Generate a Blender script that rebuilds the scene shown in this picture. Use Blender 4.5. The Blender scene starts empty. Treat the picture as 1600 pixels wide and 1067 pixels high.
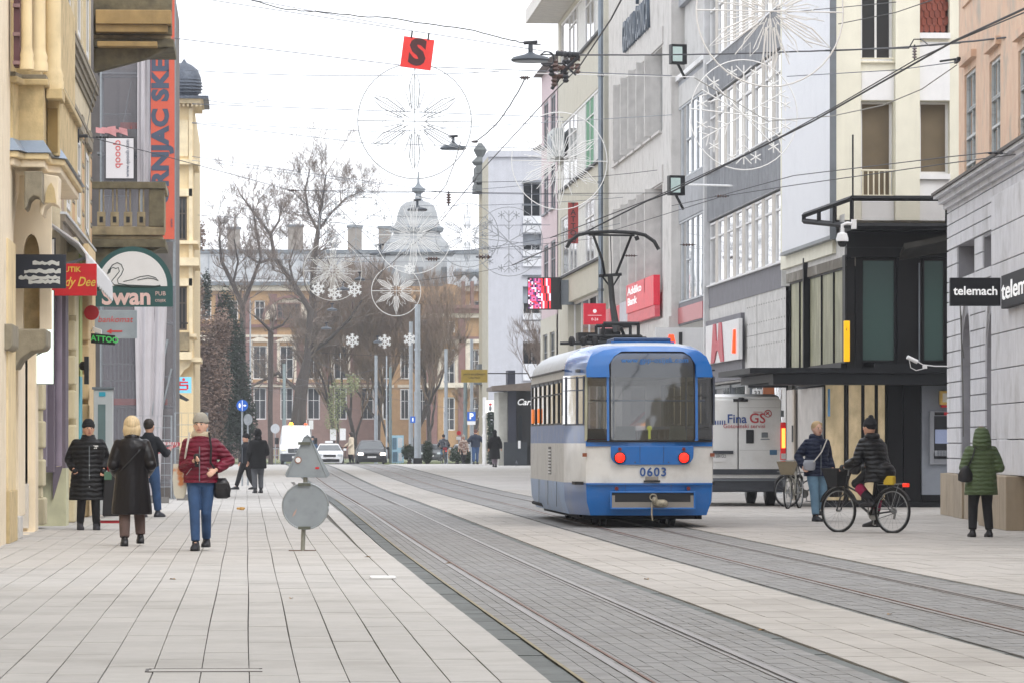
import bpy, bmesh, math, random
from mathutils import Vector, Matrix
random.seed(7)
PI = math.pi
SC = bpy.context.scene
COL = SC.collection
# ---------------- camera, sky, sun, exposure ----------------
FPX, HOR, CAMZ = 7000.0, 690.0, 1.4          # focal length in photo pixels, horizon row, eye height
TH = math.atan(415 / FPX); CT, ST = math.cos(TH), math.sin(TH)
cd = bpy.data.cameras.new('camera'); cam = bpy.data.objects.new('camera', cd); COL.objects.link(cam)
cam.location = (0, 0, CAMZ); cam.rotation_euler = (PI / 2, 0, -TH)
cd.sensor_width = 36; cd.lens = 36 * FPX / 1600; cd.shift_y = (HOR - 533.5) / 1600
cd.clip_start = 0.5; cd.clip_end = 4000
SC.camera = cam
W = bpy.data.worlds.new('World'); SC.world = W; W.use_nodes = True
nt = W.node_tree; nt.nodes.clear()
sky = nt.nodes.new('ShaderNodeTexSky'); sky.sky_type = 'NISHITA'; sky.sun_disc = False
SUN_EL, SUN_ROT = math.radians(48), math.radians(150)
sky.sun_elevation = SUN_EL; sky.sun_rotation = SUN_ROT; sky.air_density = 1.0; sky.dust_density = 3.0
hs = nt.nodes.new('ShaderNodeHueSaturation'); hs.inputs['Saturation'].default_value = 0.35
mx = nt.nodes.new('ShaderNodeMixRGB'); mx.inputs['Fac'].default_value = 0.85      # closed cloud deck over a little open sky
mx.inputs['Color2'].default_value = (9.6, 9.8, 10.3, 1)
bg = nt.nodes.new('ShaderNodeBackground'); bg.inputs['Strength'].default_value = 0.12
wo = nt.nodes.new('ShaderNodeOutputWorld')
nt.links.new(sky.outputs[0], hs.inputs['Color']); nt.links.new(hs.outputs[0], mx.inputs['Color1'])
nt.links.new(mx.outputs[0], bg.inputs['Color']); nt.links.new(bg.outputs[0], wo.inputs['Surface'])
sd = bpy.data.lights.new('sun', 'SUN'); sd.energy = 0.7; sd.angle = math.radians(25); sd.color = (1, 0.97, 0.93)
so = bpy.data.objects.new('sun', sd); COL.objects.link(so)
so.rotation_euler = (PI / 2 - SUN_EL, 0, PI - SUN_ROT)
SC.view_settings.view_transform = 'Standard'; SC.view_settings.look = 'None'
SC.view_settings.gamma = 1; SC.view_settings.use_curve_mapping = False
SC.view_settings.exposure = 0.8
SC.cycles.max_bounces = 6; SC.cycles.transparent_max_bounces = 8
SC.cycles.use_denoising = True

# ---------------- where things stand ----------------
def YX(px, X):                      # depth along the street at which the plane X is met by the sight line of column px
    t = (px - 800) / FPX; return X * (CT - t * ST) / (t * CT + ST)
def XY(px, Y):
    t = (px - 800) / FPX; return Y * (t * CT + ST) / (CT - t * ST)
def SCL(X, Y): return FPX / (X * ST + Y * CT)
def ZP(py, X, Y): return CAMZ + (HOR - py) / SCL(X, Y)
def AT(px, s):                      # ground place for column px at a scale of s pixels per metre
    zc = FPX / s; xc = (px - 800) / s; return (xc * CT + zc * ST, zc * CT - xc * ST)
def P3(px, py, s):
    x, y = AT(px, s); return Vector((x, y, CAMZ + (HOR - py) / s))
def sst(a, b, t):
    t = max(0, min(1, (t - a) / (b - a))); return t * t * (3 - 2 * t)
def gz(Y):                          # the street rises a little before the crossing and dips behind it
    return 0.26 * sst(120, 222, Y) - 0.34 * sst(238, 285, Y)
def drift(X, Y): return (0.2 * sst(45, 110, Y) * sst(1.2, 1.7, X) * (1 - sst(8, 9.5, X)))

# ---------------- materials ----------------
MATS = {}
def lin(h):
    if isinstance(h, str):
        h = h.lstrip('#'); c = [int(h[i:i + 2], 16) / 255 for i in (0, 2, 4)]
        return tuple(((x / 12.92) if x <= .04045 else ((x + .055) / 1.055) ** 2.4) for x in c)
    return h
def mat(name, col, rough=.7, metal=0, var=.12, scale=3, bump=0, bscale=40, emit=0, ecol=None, col2=None, thr=None, stretch=(1, 1, 1),
        rnd=0, spec=None, world=False, coat=0, wave=0, wscale=8, streak=0, wdir='Z', dirt=None, dirts=1.2, dirta=.35):
    if name in MATS: return MATS[name]
    m = bpy.data.materials.new(name); m.use_nodes = True; MATS[name] = m
    n = m.node_tree; N = n.nodes; L = n.links; b = N['Principled BSDF']
    c = lin(col); c = tuple(c)
    tc = N.new('ShaderNodeTexCoord'); mp = N.new('ShaderNodeMapping'); gp = N.new('ShaderNodeNewGeometry'); CO = gp.outputs['Position'] if world else tc.outputs['Object']; L.new(CO, mp.inputs['Vector'])
    mp.inputs['Scale'].default_value = stretch
    base = None
    no = N.new('ShaderNodeTexNoise'); no.inputs['Scale'].default_value = scale; no.inputs['Detail'].default_value = 5
    L.new(mp.outputs[0], no.inputs['Vector'])
    cr = N.new('ShaderNodeValToRGB'); L.new(no.outputs['Fac'], cr.inputs['Fac'])
    e = cr.color_ramp.elements
    if col2 is not None:
        c2 = lin(col2); t = thr or (.45, .55)
        e[0].position = t[0]; e[1].position = t[1]; e[0].color = (*c, 1); e[1].color = (*c2, 1)
    else:
        e[0].position = .3; e[1].position = .7
        e[0].color = (*[x * (1 - var) for x in c], 1); e[1].color = (*[min(1, x * (1 + var)) for x in c], 1)
    base = cr.outputs[0]
    def mul(a, fac_out, lo, hi, invert=False):
        mr = N.new('ShaderNodeMapRange'); L.new(fac_out, mr.inputs[0]); mr.inputs[3].default_value = lo; mr.inputs[4].default_value = hi
        mm = N.new('ShaderNodeMixRGB'); mm.blend_type = 'MULTIPLY'; mm.inputs[0].default_value = 1
        L.new(a, mm.inputs[1]); L.new(mr.outputs[0], mm.inputs[2]); return mm.outputs[0]
    if rnd:
        oi = N.new('ShaderNodeObjectInfo'); base = mul(base, oi.outputs['Random'], 1 - rnd, 1 + rnd)
        g = N.new('ShaderNodeNewGeometry'); base = mul(base, g.outputs['Random Per Island'], 1 - rnd, 1 + rnd)
    if streak:
        ms = N.new('ShaderNodeMapping'); L.new(tc.outputs['Object'], ms.inputs['Vector']); ms.inputs['Scale'].default_value = (3, 3, .22)
        ns = N.new('ShaderNodeTexNoise'); ns.inputs['Scale'].default_value = 2.2; ns.inputs['Detail'].default_value = 6; L.new(ms.outputs[0], ns.inputs['Vector'])
        base = mul(base, ns.outputs['Fac'], 1 - streak, 1 + streak * .6)
    if dirt is not None:
        nd = N.new('ShaderNodeTexNoise'); nd.inputs['Scale'].default_value = dirts; nd.inputs['Detail'].default_value = 8; nd.inputs['Roughness'].default_value = .65
        L.new(CO, nd.inputs['Vector'])
        mr = N.new('ShaderNodeMapRange'); L.new(nd.outputs['Fac'], mr.inputs[0]); mr.inputs[1].default_value = .5; mr.inputs[2].default_value = .72; mr.inputs[4].default_value = dirta
        md = N.new('ShaderNodeMixRGB'); L.new(mr.outputs[0], md.inputs[0]); L.new(base, md.inputs[1]); md.inputs[2].default_value = (*lin(dirt), 1); base = md.outputs[0]
    L.new(base, b.inputs['Base Color'])
    b.inputs['Roughness'].default_value = rough; b.inputs['Metallic'].default_value = metal
    if spec is not None: b.inputs['Specular IOR Level'].default_value = spec
    if coat: b.inputs['Coat Weight'].default_value = coat; b.inputs['Coat Roughness'].default_value = .08
    h = None
    if wave:
        w = N.new('ShaderNodeTexWave'); w.wave_type = 'BANDS'; w.bands_direction = wdir; w.wave_profile = 'SIN'
        w.inputs['Scale'].default_value = wscale; w.inputs['Distortion'].default_value = 3.2; w.inputs['Detail'].default_value = 2; w.inputs['Detail Scale'].default_value = 1.5
        L.new(tc.outputs['Object'], w.inputs['Vector'])
        bw = N.new('ShaderNodeBump'); bw.inputs['Strength'].default_value = wave; bw.inputs['Distance'].default_value = .03
        L.new(w.outputs['Fac'], bw.inputs['Height']); L.new(bw.outputs[0], b.inputs['Normal']); h = bw
    if bump:
        nb = N.new('ShaderNodeTexNoise'); nb.inputs['Scale'].default_value = bscale; nb.inputs['Detail'].default_value = 4
        L.new(mp.outputs[0], nb.inputs['Vector'])
        bb = N.new('ShaderNodeBump'); bb.inputs['Strength'].default_value = bump; bb.inputs['Distance'].default_value = .01
        L.new(nb.outputs['Fac'], bb.inputs['Height'])
        if h: L.new(h.outputs[0], bb.inputs['Normal'])
        L.new(bb.outputs[0], b.inputs['Normal'])
    if emit:
        b.inputs['Emission Color'].default_value = (*lin(ecol or col), 1); b.inputs['Emission Strength'].default_value = emit
    return m
def glassmat(name, tint=(.02, .025, .03), transp=0., rough=.03, ior=1.5, boost=0.):
    """window glass: Fresnel reflection over a dark room, or over what really stands behind the pane"""
    if name in MATS: return MATS[name]
    m = bpy.data.materials.new(name); m.use_nodes = True; MATS[name] = m
    n = m.node_tree; N = n.nodes; L = n.links; N.remove(N['Principled BSDF']); out = N['Material Output']
    fr = N.new('ShaderNodeFresnel'); fr.inputs['IOR'].default_value = ior
    gl = N.new('ShaderNodeBsdfGlossy'); gl.inputs['Roughness'].default_value = rough
    tc = N.new('ShaderNodeTexCoord'); no = N.new('ShaderNodeTexNoise'); no.inputs['Scale'].default_value = 1.3; L.new(tc.outputs['Object'], no.inputs['Vector'])
    bp = N.new('ShaderNodeBump'); bp.inputs['Strength'].default_value = .25; bp.inputs['Distance'].default_value = .01; L.new(no.outputs['Fac'], bp.inputs['Height'])
    L.new(bp.outputs[0], gl.inputs['Normal'])
    di = N.new('ShaderNodeBsdfDiffuse'); di.inputs['Color'].default_value = (*tint, 1)
    under = di.outputs[0]
    if transp:
        tr = N.new('ShaderNodeBsdfTransparent'); m2 = N.new('ShaderNodeMixShader'); m2.inputs[0].default_value = transp
        L.new(di.outputs[0], m2.inputs[1]); L.new(tr.outputs[0], m2.inputs[2]); under = m2.outputs[0]
    mxs = N.new('ShaderNodeMixShader')
    if boost:
        ad = N.new('ShaderNodeMath'); ad.operation = 'ADD'; ad.use_clamp = True; ad.inputs[1].default_value = boost; L.new(fr.outputs[0], ad.inputs[0]); L.new(ad.outputs[0], mxs.inputs[0])
    else: L.new(fr.outputs[0], mxs.inputs[0])
    L.new(under, mxs.inputs[1]); L.new(gl.outputs[0], mxs.inputs[2]); L.new(mxs.outputs[0], out.inputs['Surface'])
    return m

# ---------------- mesh building ----------------
def frame(origin, u, n):
    u = Vector(u).normalized(); n = Vector(n).normalized(); z = Vector((0, 0, 1))
    M = Matrix.Identity(4)
    for i in range(3): M[i][0] = u[i]; M[i][1] = n[i]; M[i][2] = z[i]; M[i][3] = origin[i]
    return M
class MB:
    def __init__(s, M=None): s.v = []; s.f = []; s.mi = []; s.M = M; s.cur = 0
    def add(s, vs, fs, m=None):
        n = len(s.v)
        if s.M is not None: vs = [s.M @ Vector(v) for v in vs]
        s.v.extend([tuple(v) for v in vs]); s.f.extend([tuple(i + n for i in f) for f in fs])
        s.mi.extend([s.cur if m is None else m] * len(fs)); return s
    def box(s, x0, x1, y0, y1, z0, z1, m=None):
        return s.add([(x0, y0, z0), (x1, y0, z0), (x1, y1, z0), (x0, y1, z0), (x0, y0, z1), (x1, y0, z1), (x1, y1, z1), (x0, y1, z1)],
                     [(0, 3, 2, 1), (4, 5, 6, 7), (0, 1, 5, 4), (1, 2, 6, 5), (2, 3, 7, 6), (3, 0, 4, 7)], m)
    def quad(s, *p, m=None): return s.add(p, [tuple(range(len(p)))], m)
    def ext(s, pts, d, m=None):
        d = Vector(d); n = len(pts); a = [Vector(p) for p in pts]; b = [p + d for p in a]
        return s.add(a + b, [tuple(range(n - 1, -1, -1)), tuple(range(n, 2 * n))] + [(i, (i + 1) % n, n + (i + 1) % n, n + i) for i in range(n)], m)
    def rings(s, R, cap=True, m=None, closed=True):
        k = len(R[0]); vs = [p for r in R for p in r]; fs = []
        for i in range(len(R) - 1):
            for j in range(k if closed else k - 1):
                fs.append((i * k + j, i * k + (j + 1) % k, (i + 1) * k + (j + 1) % k, (i + 1) * k + j))
        if cap: fs += [tuple(range(k - 1, -1, -1)), tuple((len(R) - 1) * k + j for j in range(k))]
        return s.add(vs, fs, m)
    def tube(s, pts, r, n=6, cap=True, m=None):
        pts = [Vector(p) for p in pts]; R = []; pn = None
        for i, p in enumerate(pts):
            d = (pts[min(i + 1, len(pts) - 1)] - pts[max(i - 1, 0)])
            if d.length < 1e-9: d = Vector((0, 0, 1))
            d.normalize()
            a = pn if pn is not None else (Vector((0, 0, 1)) if abs(d.z) < .9 else Vector((1, 0, 0)))
            a = a - d * a.dot(d)
            if a.length < 1e-6: a = d.orthogonal()
            a.normalize(); pn = a; b = d.cross(a); rr = r[i] if isinstance(r, (list, tuple)) else r
            R.append([p + (a * math.cos(t) + b * math.sin(t)) * rr for t in [2 * PI * j / n for j in range(n)]])
        return s.rings(R, cap, m)
    def ball(s, c, r, nu=10, nv=7, m=None):
        if not isinstance(r, (list, tuple)): r = (r, r, r)
        c = Vector(c); R = []
        for i in range(1, nv):
            a = PI * i / nv
            R.append([c + Vector((r[0] * math.sin(a) * math.cos(t), r[1] * math.sin(a) * math.sin(t), r[2] * math.cos(a))) for t in [2 * PI * j / nu for j in range(nu)]])
        return s.rings(R, True, m)
    def lathe(s, prof, c=(0, 0, 0), n=16, m=None, axis='z', cap=True):
        c = Vector(c); R = []
        for r, h in prof:
            ring = []
            for j in range(n):
                t = 2 * PI * j / n; a, b = r * math.cos(t), r * math.sin(t)
                ring.append(c + (Vector((a, b, h)) if axis == 'z' else Vector((a, h, b)) if axis == 'y' else Vector((h, a, b))))
            R.append(ring)
        return s.rings(R, cap, m)
    def wall(s, u0, u1, z0, z1, holes=(), depth=.2, n=0, m=None):
        us = sorted({u0, u1, *[h[i] for h in holes for i in (0, 1)]}); zs = sorted({z0, z1, *[h[i] for h in holes for i in (2, 3)]})
        us = [u for u in us if u0 - 1e-6 <= u <= u1 + 1e-6]; zs = [z for z in zs if z0 - 1e-6 <= z <= z1 + 1e-6]
        for a, b in zip(us, us[1:]):
            for c, d in zip(zs, zs[1:]):
                um, zm = (a + b) / 2, (c + d) / 2
                if any(h[0] < um < h[1] and h[2] < zm < h[3] for h in holes): continue
                s.quad((a, n, c), (b, n, c), (b, n, d), (a, n, d), m=m)
        for h in holes:
            a, b, c, d = h[:4]; q = n - depth
            s.quad((a, n, c), (a, q, c), (a, q, d), (a, n, d), m=m); s.quad((b, n, c), (b, q, c), (b, q, d), (b, n, d), m=m)
            s.quad((a, n, c), (b, n, c), (b, q, c), (a, q, c), m=m); s.quad((a, n, d), (b, n, d), (b, q, d), (a, q, d), m=m)
        return s
    def build(s, name, mats, parent=None, smooth=False, loc=None, bevel=0, remesh=0, sub=0, solid=0):
        if not isinstance(mats, (list, tuple)): mats = [mats]
        me = bpy.data.meshes.new(name); me.from_pydata(s.v, [], s.f)
        for m in mats: me.materials.append(m)
        if len(mats) > 1: me.polygons.foreach_set('material_index', s.mi)
        if smooth or remesh or bevel:
            bm = bmesh.new(); bm.from_mesh(me); bmesh.ops.recalc_face_normals(bm, faces=bm.faces)
            bm.to_mesh(me); bm.free()
            if smooth:
                me.polygons.foreach_set('use_smooth', [True] * len(me.polygons))
                if smooth != 'all' and not remesh: me.set_sharp_from_angle(angle=math.radians(38))
        me.update()
        o = bpy.data.objects.new(name, me); COL.objects.link(o)
        if parent is not None: par(o, parent)
        if loc is not None: o.location = loc
        if remesh:
            r = o.modifiers.new('remesh', 'REMESH'); r.mode = 'VOXEL'; r.voxel_size = remesh; r.use_smooth_shade = True
            r.adaptivity = 0
            sm = o.modifiers.new('smooth', 'SMOOTH'); sm.iterations = 3; sm.factor = .5
        if bevel:
            bv = o.modifiers.new('bevel', 'BEVEL'); bv.width = bevel; bv.segments = 2; bv.limit_method = 'ANGLE'
        return o
def par(o, p):
    o.parent = p
    if not p.get('_local'): 
        g = root_of(p); o.matrix_parent_inverse = Matrix.Translation(-Vector(g)) if p.type == 'EMPTY' else Matrix.Identity(4)
def root_of(p): return p.get('_loc', (0, 0, 0))
def thing(name, label, cat, loc=(0, 0, 0), group=None, local=False, rz=0):
    o = bpy.data.objects.new(name, None); o.empty_display_size = .2; COL.objects.link(o)
    o.location = loc; o['label'] = label; o['category'] = cat
    if group: o['group'] = group
    if local: o['_local'] = 1; o.rotation_euler = (0, 0, rz)
    else: o['_loc'] = tuple(loc)
    return o
def tag(o, label, cat, group=None):
    o['label'] = label; o['category'] = cat
    if group: o['group'] = group
    return o
def struct(o): o['kind'] = 'structure'; return o
def stuff(o): o['kind'] = 'stuff'; return o
def copy_tree(o, parent=None):
    c = o.copy(); COL.objects.link(c)
    if parent is not None: c.parent = parent
    for ch in o.children: copy_tree(ch, c)
    return c
TXT = {}
def text(body, size, mt, parent, M, name='lettering', align='CENTER', ext=.004, bold=0, xs=1, sp=1, shear=0):
    """flat lettering; M maps (x right, y up, z out) to world"""
    cu = bpy.data.curves.new('t', 'FONT'); cu.body = body; cu.size = size; cu.align_x = align; cu.align_y = 'CENTER'
    cu.extrude = ext; cu.offset = bold; cu.space_character = sp; cu.resolution_u = 3; cu.shear = shear
    t = bpy.data.objects.new('t', cu); COL.objects.link(t)
    me = bpy.data.meshes.new_from_object(t); bpy.data.objects.remove(t); me.name = name
    me.transform(M @ Matrix.Diagonal((xs, 1, 1, 1)))
    me.materials.clear(); me.materials.append(mt)
    o = bpy.data.objects.new(name, me); COL.objects.link(o)
    if parent is not None: par(o, parent)
    return o
def TM(o, right, up=(0, 0, 1)):
    r = Vector(right).normalized(); u = Vector(up).normalized(); n = r.cross(u); M = Matrix.Identity(4)
    for i in range(3): M[i][0] = r[i]; M[i][1] = u[i]; M[i][2] = n[i]; M[i][3] = o[i]
    return M
def clean():
    for o in bpy.data.objects:
        for k in ('_local', '_loc'):
            if k in o: del o[k]

# ---------------- shared palette ----------------
GL = glassmat('window_glass', (.03, .035, .04)); GLB = glassmat('window_glass_bright', (.16, .18, .2), boost=.25)
GLT = glassmat('clear_glass', (.02, .02, .02), transp=.85)
CREAM = mat('cream_plaster', '#cdb792', .85, streak=.22, dirt='#7d7260', dirta=.3, bump=.2)
STONE = mat('old_stone', '#9a8c70', .9, var=.25, scale=5, streak=.35, dirt='#4a4438', dirta=.7, bump=.4, bscale=20)
DARKS = mat('weathered_stone', '#6b6450', .9, var=.3, scale=6, dirt='#2f2d26', dirta=.7, bump=.5, bscale=25)
LPL = mat('light_plaster', '#c9c7c3', .85, streak=.14, bump=.1)
WHITE = mat('white_paint', '#dcdcdc', .5, var=.04)
BLACK = mat('black_paint', '#0f1013', .5, var=.15)
DKST = mat('dark_steel', '#0f1216', .55, var=.2, spec=.3)
GALV = mat('galvanised_steel', '#9aa0a4', .45, .6, var=.12, scale=12)
GREYM = mat('grey_metal', '#70767c', .45, .3)
REDS = mat('red_panel', '#c41f2c', .4, var=.05)
RUBB = mat('rubber', '#141414', .8)
# ---------------- ground ----------------
asph = mat('asphalt', '#6f6e6d', .9, var=.12, scale=2, bump=.3, bscale=60, dirt='#555452')
bedm = mat('joint_bed', '#5f5c58', .95)
slabm = mat('pale_slab', '#aaa7a3', .82, var=.05, scale=6, rnd=.045, bump=.3, bscale=90, dirt='#7f7b75', dirts=.55, dirta=.5, world=True)
slabw = mat('warm_slab', '#a7a29c', .82, var=.06, scale=6, rnd=.05, bump=.3, bscale=90, dirt='#7c766e', dirts=.5, dirta=.55, world=True)
setm = mat('grey_sett', '#868584', .8, var=.1, scale=7, rnd=.09, bump=.3, bscale=80, dirt='#68655f', dirts=.6, dirta=.6, world=True)
kerbm = mat('dark_kerb', '#5d6160', .8, var=.18, scale=6, rnd=.1, bump=.3)
ys = [-95, 10] + list(range(20, 300, 4)) + [320, 400, 440]
mb = MB(); R = []
for y in ys: R.append([(x, y, gz(y) - .06) for x in (-150, -60, -20, -6, 0, 4, 8, 14, 30, 80, 170)])
mb.rings(R, cap=False, closed=False); struct(mb.build('ground', asph))
def strip(mb, x0, x1, y0, y1, z, step=3.0, th=0.03):
    n = max(1, int((y1 - y0) / step)); 
    for i in range(n):
        a, b = y0 + (y1 - y0) * i / n, y0 + (y1 - y0) * (i + 1) / n
        mb.add([(x + drift(x, y), y, gz(y) + z) for x, y in ((x0, a), (x1, a), (x1, b), (x0, b))], [(0, 1, 2, 3)])
def slab_field(name, bm, sm, x0, x1, y0, yfar, wid, leng, gx, gy, npiece, piece, top=0, wob=.004, far=None, stag=.5, xa=None):
    base = MB(); strip(base, x0, x1, y0, far or yfar, top - .022); root = struct(base.build(name, bm))
    cells = []; nx = round((x1 - x0) / wid); wid = (x1 - x0) / nx
    rr = random.Random(5)
    for i in range(nx):
        y = y0 - rr.random() * leng * stag; 
        while y < yfar:
            l = leng * rr.uniform(.97, 1.03); k = 1 if y < 70 else 2 if y < 110 else 5
            cells.append((y, x0 + i * wid, l * k)); y += l * k
    cells.sort()
    shared = {}
    jn = MB()
    for k, (y, x, l) in enumerate(cells):
        x = x + .0; yy = max(y, y0)
        if yy > y + l - .05: continue
        g = gx / 2; h = gy / 2
        dz = rr.uniform(-.0015, .0015)
        xw = wob * math.sin(y * .35 + x * 2)
        def vtx(z0, z1):
            vs = [(X + xw, Yv, Z) for Z in (z0, z1) for (X, Yv) in ((x + g, y + h), (x + wid - g, y + h), (x + wid - g, y + l - h), (x + g, y + l - h))]
            return [(a + drift(x, b), b, c + gz(b)) for a, b, c in vs]
        fs = [(4, 5, 6, 7), (0, 1, 5, 4), (1, 2, 6, 5), (2, 3, 7, 6), (3, 0, 4, 7)]
        if k < npiece:
            c = (x + wid / 2 + drift(x, y), y + l / 2)
            p = MB(); p.add([(a - c[0], b - c[1], z) for a, b, z in vtx(top - .022, top + dz)], fs)
            o = p.build(piece, sm); o.location = (c[0], c[1], 0); o.parent = root
        else: jn.add(vtx(top - .022, top + dz), fs)
    o = jn.build(piece + '_rows', sm, root); stuff(o)
    return root
slab_field('left_pavement', bedm, slabm, -4.1, 1.78, 22, 150, .293, .88, .0085, .003, 300, 'paving_slab', far=226)
slab_field('middle_pavement', bedm, slabw, 3.86, 5.0, 22, 150, .285, .6, .006, .005, 260, 'paving_slab', far=226)
slab_field('right_pavement', bedm, slabw, 7.14, 19.5, 37, 130, .3, .6, .005, .005, 290, 'paving_slab', far=226)
# plain sheets where the slabs can no longer be told apart
for nm, x0, x1 in (('left_far_pavement', -4.1, 1.78), ('middle_far_pavement', 3.86, 5.0)):
    mb = MB(); strip(mb, x0, x1, 150, 226, .0); struct(mb.build(nm, slabm))
mb = MB(); strip(mb, 7.14, 19.5, 130, 233, .0); struct(mb.build('right_far_pavement', slabm))
mb = MB(); strip(mb, 1.95, 7.0, 226.2, 262, -.02); struct(mb.build('crossing_road', asph))
slab_field('left_track_bed', bedm, setm, 1.97, 3.75, 22, 100, .112, .21, .006, .004, 300, 'paving_sett', far=226, top=-.004, stag=1)
slab_field('right_track_bed', bedm, setm, 5.08, 7.06, 27, 100, .124, .21, .005, .004, 290, 'paving_sett', far=226, top=-.004, stag=1)
for nm, x0, x1 in (('left_far_track_bed', 1.97, 3.75), ('right_far_track_bed', 5.08, 7.06)):
    mb = MB(); strip(mb, x0, x1, 100, 226, -.008); struct(mb.build(nm, setm))
def kerb(nm, x0, x1, y0):
    base = MB(); strip(base, x0, x1, y0, 226, -.04); r = struct(base.build(nm, bedm))
    y = y0; k = 0; jn = MB(); rr = random.Random(3)
    while y < 225:
        l = .8 if y < 90 else 3
        vs = [(a + drift(a, b), b, z + gz(b)) for z in (-.03, -.012 + rr.uniform(-.003, .003)) for a, b in ((x0 + .003, y + .006), (x1 - .003, y + .006), (x1 - .003, y + l - .006), (x0 + .003, y + l - .006))]
        fs = [(4, 5, 6, 7), (0, 1, 5, 4), (1, 2, 6, 5), (2, 3, 7, 6), (3, 0, 4, 7)]
        if k < 60: MB().add(vs, fs).build('kerb_stone', kerbm, r)
        else: jn.add(vs, fs)
        y += l; k += 1
    stuff(jn.build('kerb_stone_row', kerbm, r))
kerb('left_kerb', 1.785, 1.965, 24); kerb('left_track_kerb', 3.755, 3.855, 24)
kerb('right_track_kerb', 5.005, 5.075, 24); kerb('right_kerb', 7.065, 7.135, 37)
sand = mat('sand_joint', '#8f866f', .95)
mb = MB(); strip(mb, 1.962, 1.985, 24, 110, .0015, th=.02); struct(mb.build('sand_filled_joint', sand))
# rails: running head, groove, guard lip
railm = mat('rail_steel', '#6f6864', .42, .6, var=.2, scale=6, stretch=(1, .1, 1)); railb = mat('rusty_rail_steel', '#6b4a3b', .6, .4, var=.3, scale=10); grv = mat('rail_groove', '#1d1917', .9)
def rail(x, y0, hand, rust):
    e = thing('rail', ('left' if hand < 0 else 'right') + ' grooved rail of the ' + rust, 'rail', (x, y0, 0))
    for nm, a, b, z, m in (('rail_head', 0, .052, .004, railm), ('groove', .052, .09, -.008, grv), ('guard_lip', .09, .108, .003, railm if hand < 0 else railb)):
        mb = MB(); y = y0
        while y < 232:
            l = 4
            q = [(y, y + l)]
            for c, d in q:
                A, B = (x + hand * a, x + hand * b)
                A, B = min(A, B), max(A, B)
                mb.add([(X + drift(X, Y), Y, gz(Y) + Z) for Z in (-.03, z) for X, Y in ((A, c), (B, c), (B, d), (A, d))], [(4, 5, 6, 7), (0, 1, 5, 4), (1, 2, 6, 5), (2, 3, 7, 6), (3, 0, 4, 7)])
            y += l
        mb.build(nm, m, e)
rail(2.27, 24, 1, 'near empty track'); rail(3.25, 24, -1, 'near empty track')
rail(5.62, 28, 1, 'track the tram stands on'); rail(6.6, 28, -1, 'track the tram stands on')
# small covers and litter
mb = MB(); x, y = AT(598, (903 - 690) / 1.4); mb.box(x - .13, x + .13, y - .25, y + .25, .001, .022)
tag(mb.build('metal_cover', WHITE, bevel=.006), 'small white metal cover strip lying on the pavement near the track edge', 'cover')
x, y = AT(376, (797 - 690) / 1.4)
lit = thing('crumpled_paper', 'crumpled brown paper litter on the left pavement', 'litter', (x, y, 0))
mb = MB(); rr = random.Random(2)
for i in range(5): mb.ball((x + rr.uniform(-.05, .05), y + rr.uniform(-.04, .04), .03 + rr.random() * .03), (.03 + .03 * rr.random(), .03, .02 + .03 * rr.random()), 6, 4)
mb.build('paper', mat('brown_paper', '#b98f4e', .8), lit)
mb = MB(); mb.box(x - .05, x + .07, y - .06, y - .02, .001, .012); mb.build('napkin', WHITE, lit)
rr = random.Random(44)
spots = [(270, 905), (575, 870), (1010, 905), (1390, 960), (455, 935), (700, 880), (1190, 985)]
leafm = mat('dry_leaf', '#8a6a3c', .9)
for i, (px, py) in enumerate(spots):
    x, y = AT(px, (py - 690) / 1.4); mb = MB(); a = rr.random() * 6
    mb.quad(*[(x + .05 * math.cos(a + t) * k, y + .07 * math.sin(a + t) * k, .004 + .012 * (j % 2)) for j, (t, k) in enumerate(((0, 1), (1.2, .5), (3.1, .9), (4.6, .5)))])
    tag(mb.build('fallen_leaf', leafm), 'small dry leaf lying on the paving, ' + ['by the left wall slabs', 'beside the kerb near the round sign', 'on the near middle strip', 'right of the near track', 'left of the kerb in the foreground', 'on the middle strip behind the rails', 'far right of the foreground track'][i], 'leaf', 'dry leaves on the paving')
mb = MB(); x, y = AT(318, (1047 - 690) / 1.4); mb.box(x - .32, x + .34, y - .16, y + .16, -.01, .003)
inl = thing('inspection_cover', 'long slab filled inspection cover in the foreground pavement', 'cover', (x, y, 0)); mb.build('cover_slab', slabm, inl)
mb = MB(); 
for a, b, c, d in ((-.34, .36, -.185, -.165), (-.34, .36, .165, .185), (-.355, -.335, -.17, .17)): mb.box(x + a, x + b, y + c, y + d, -.01, .005)
mb.build('steel_rim', mat('worn_rim', '#57534f', .6, .5), inl)
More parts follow.
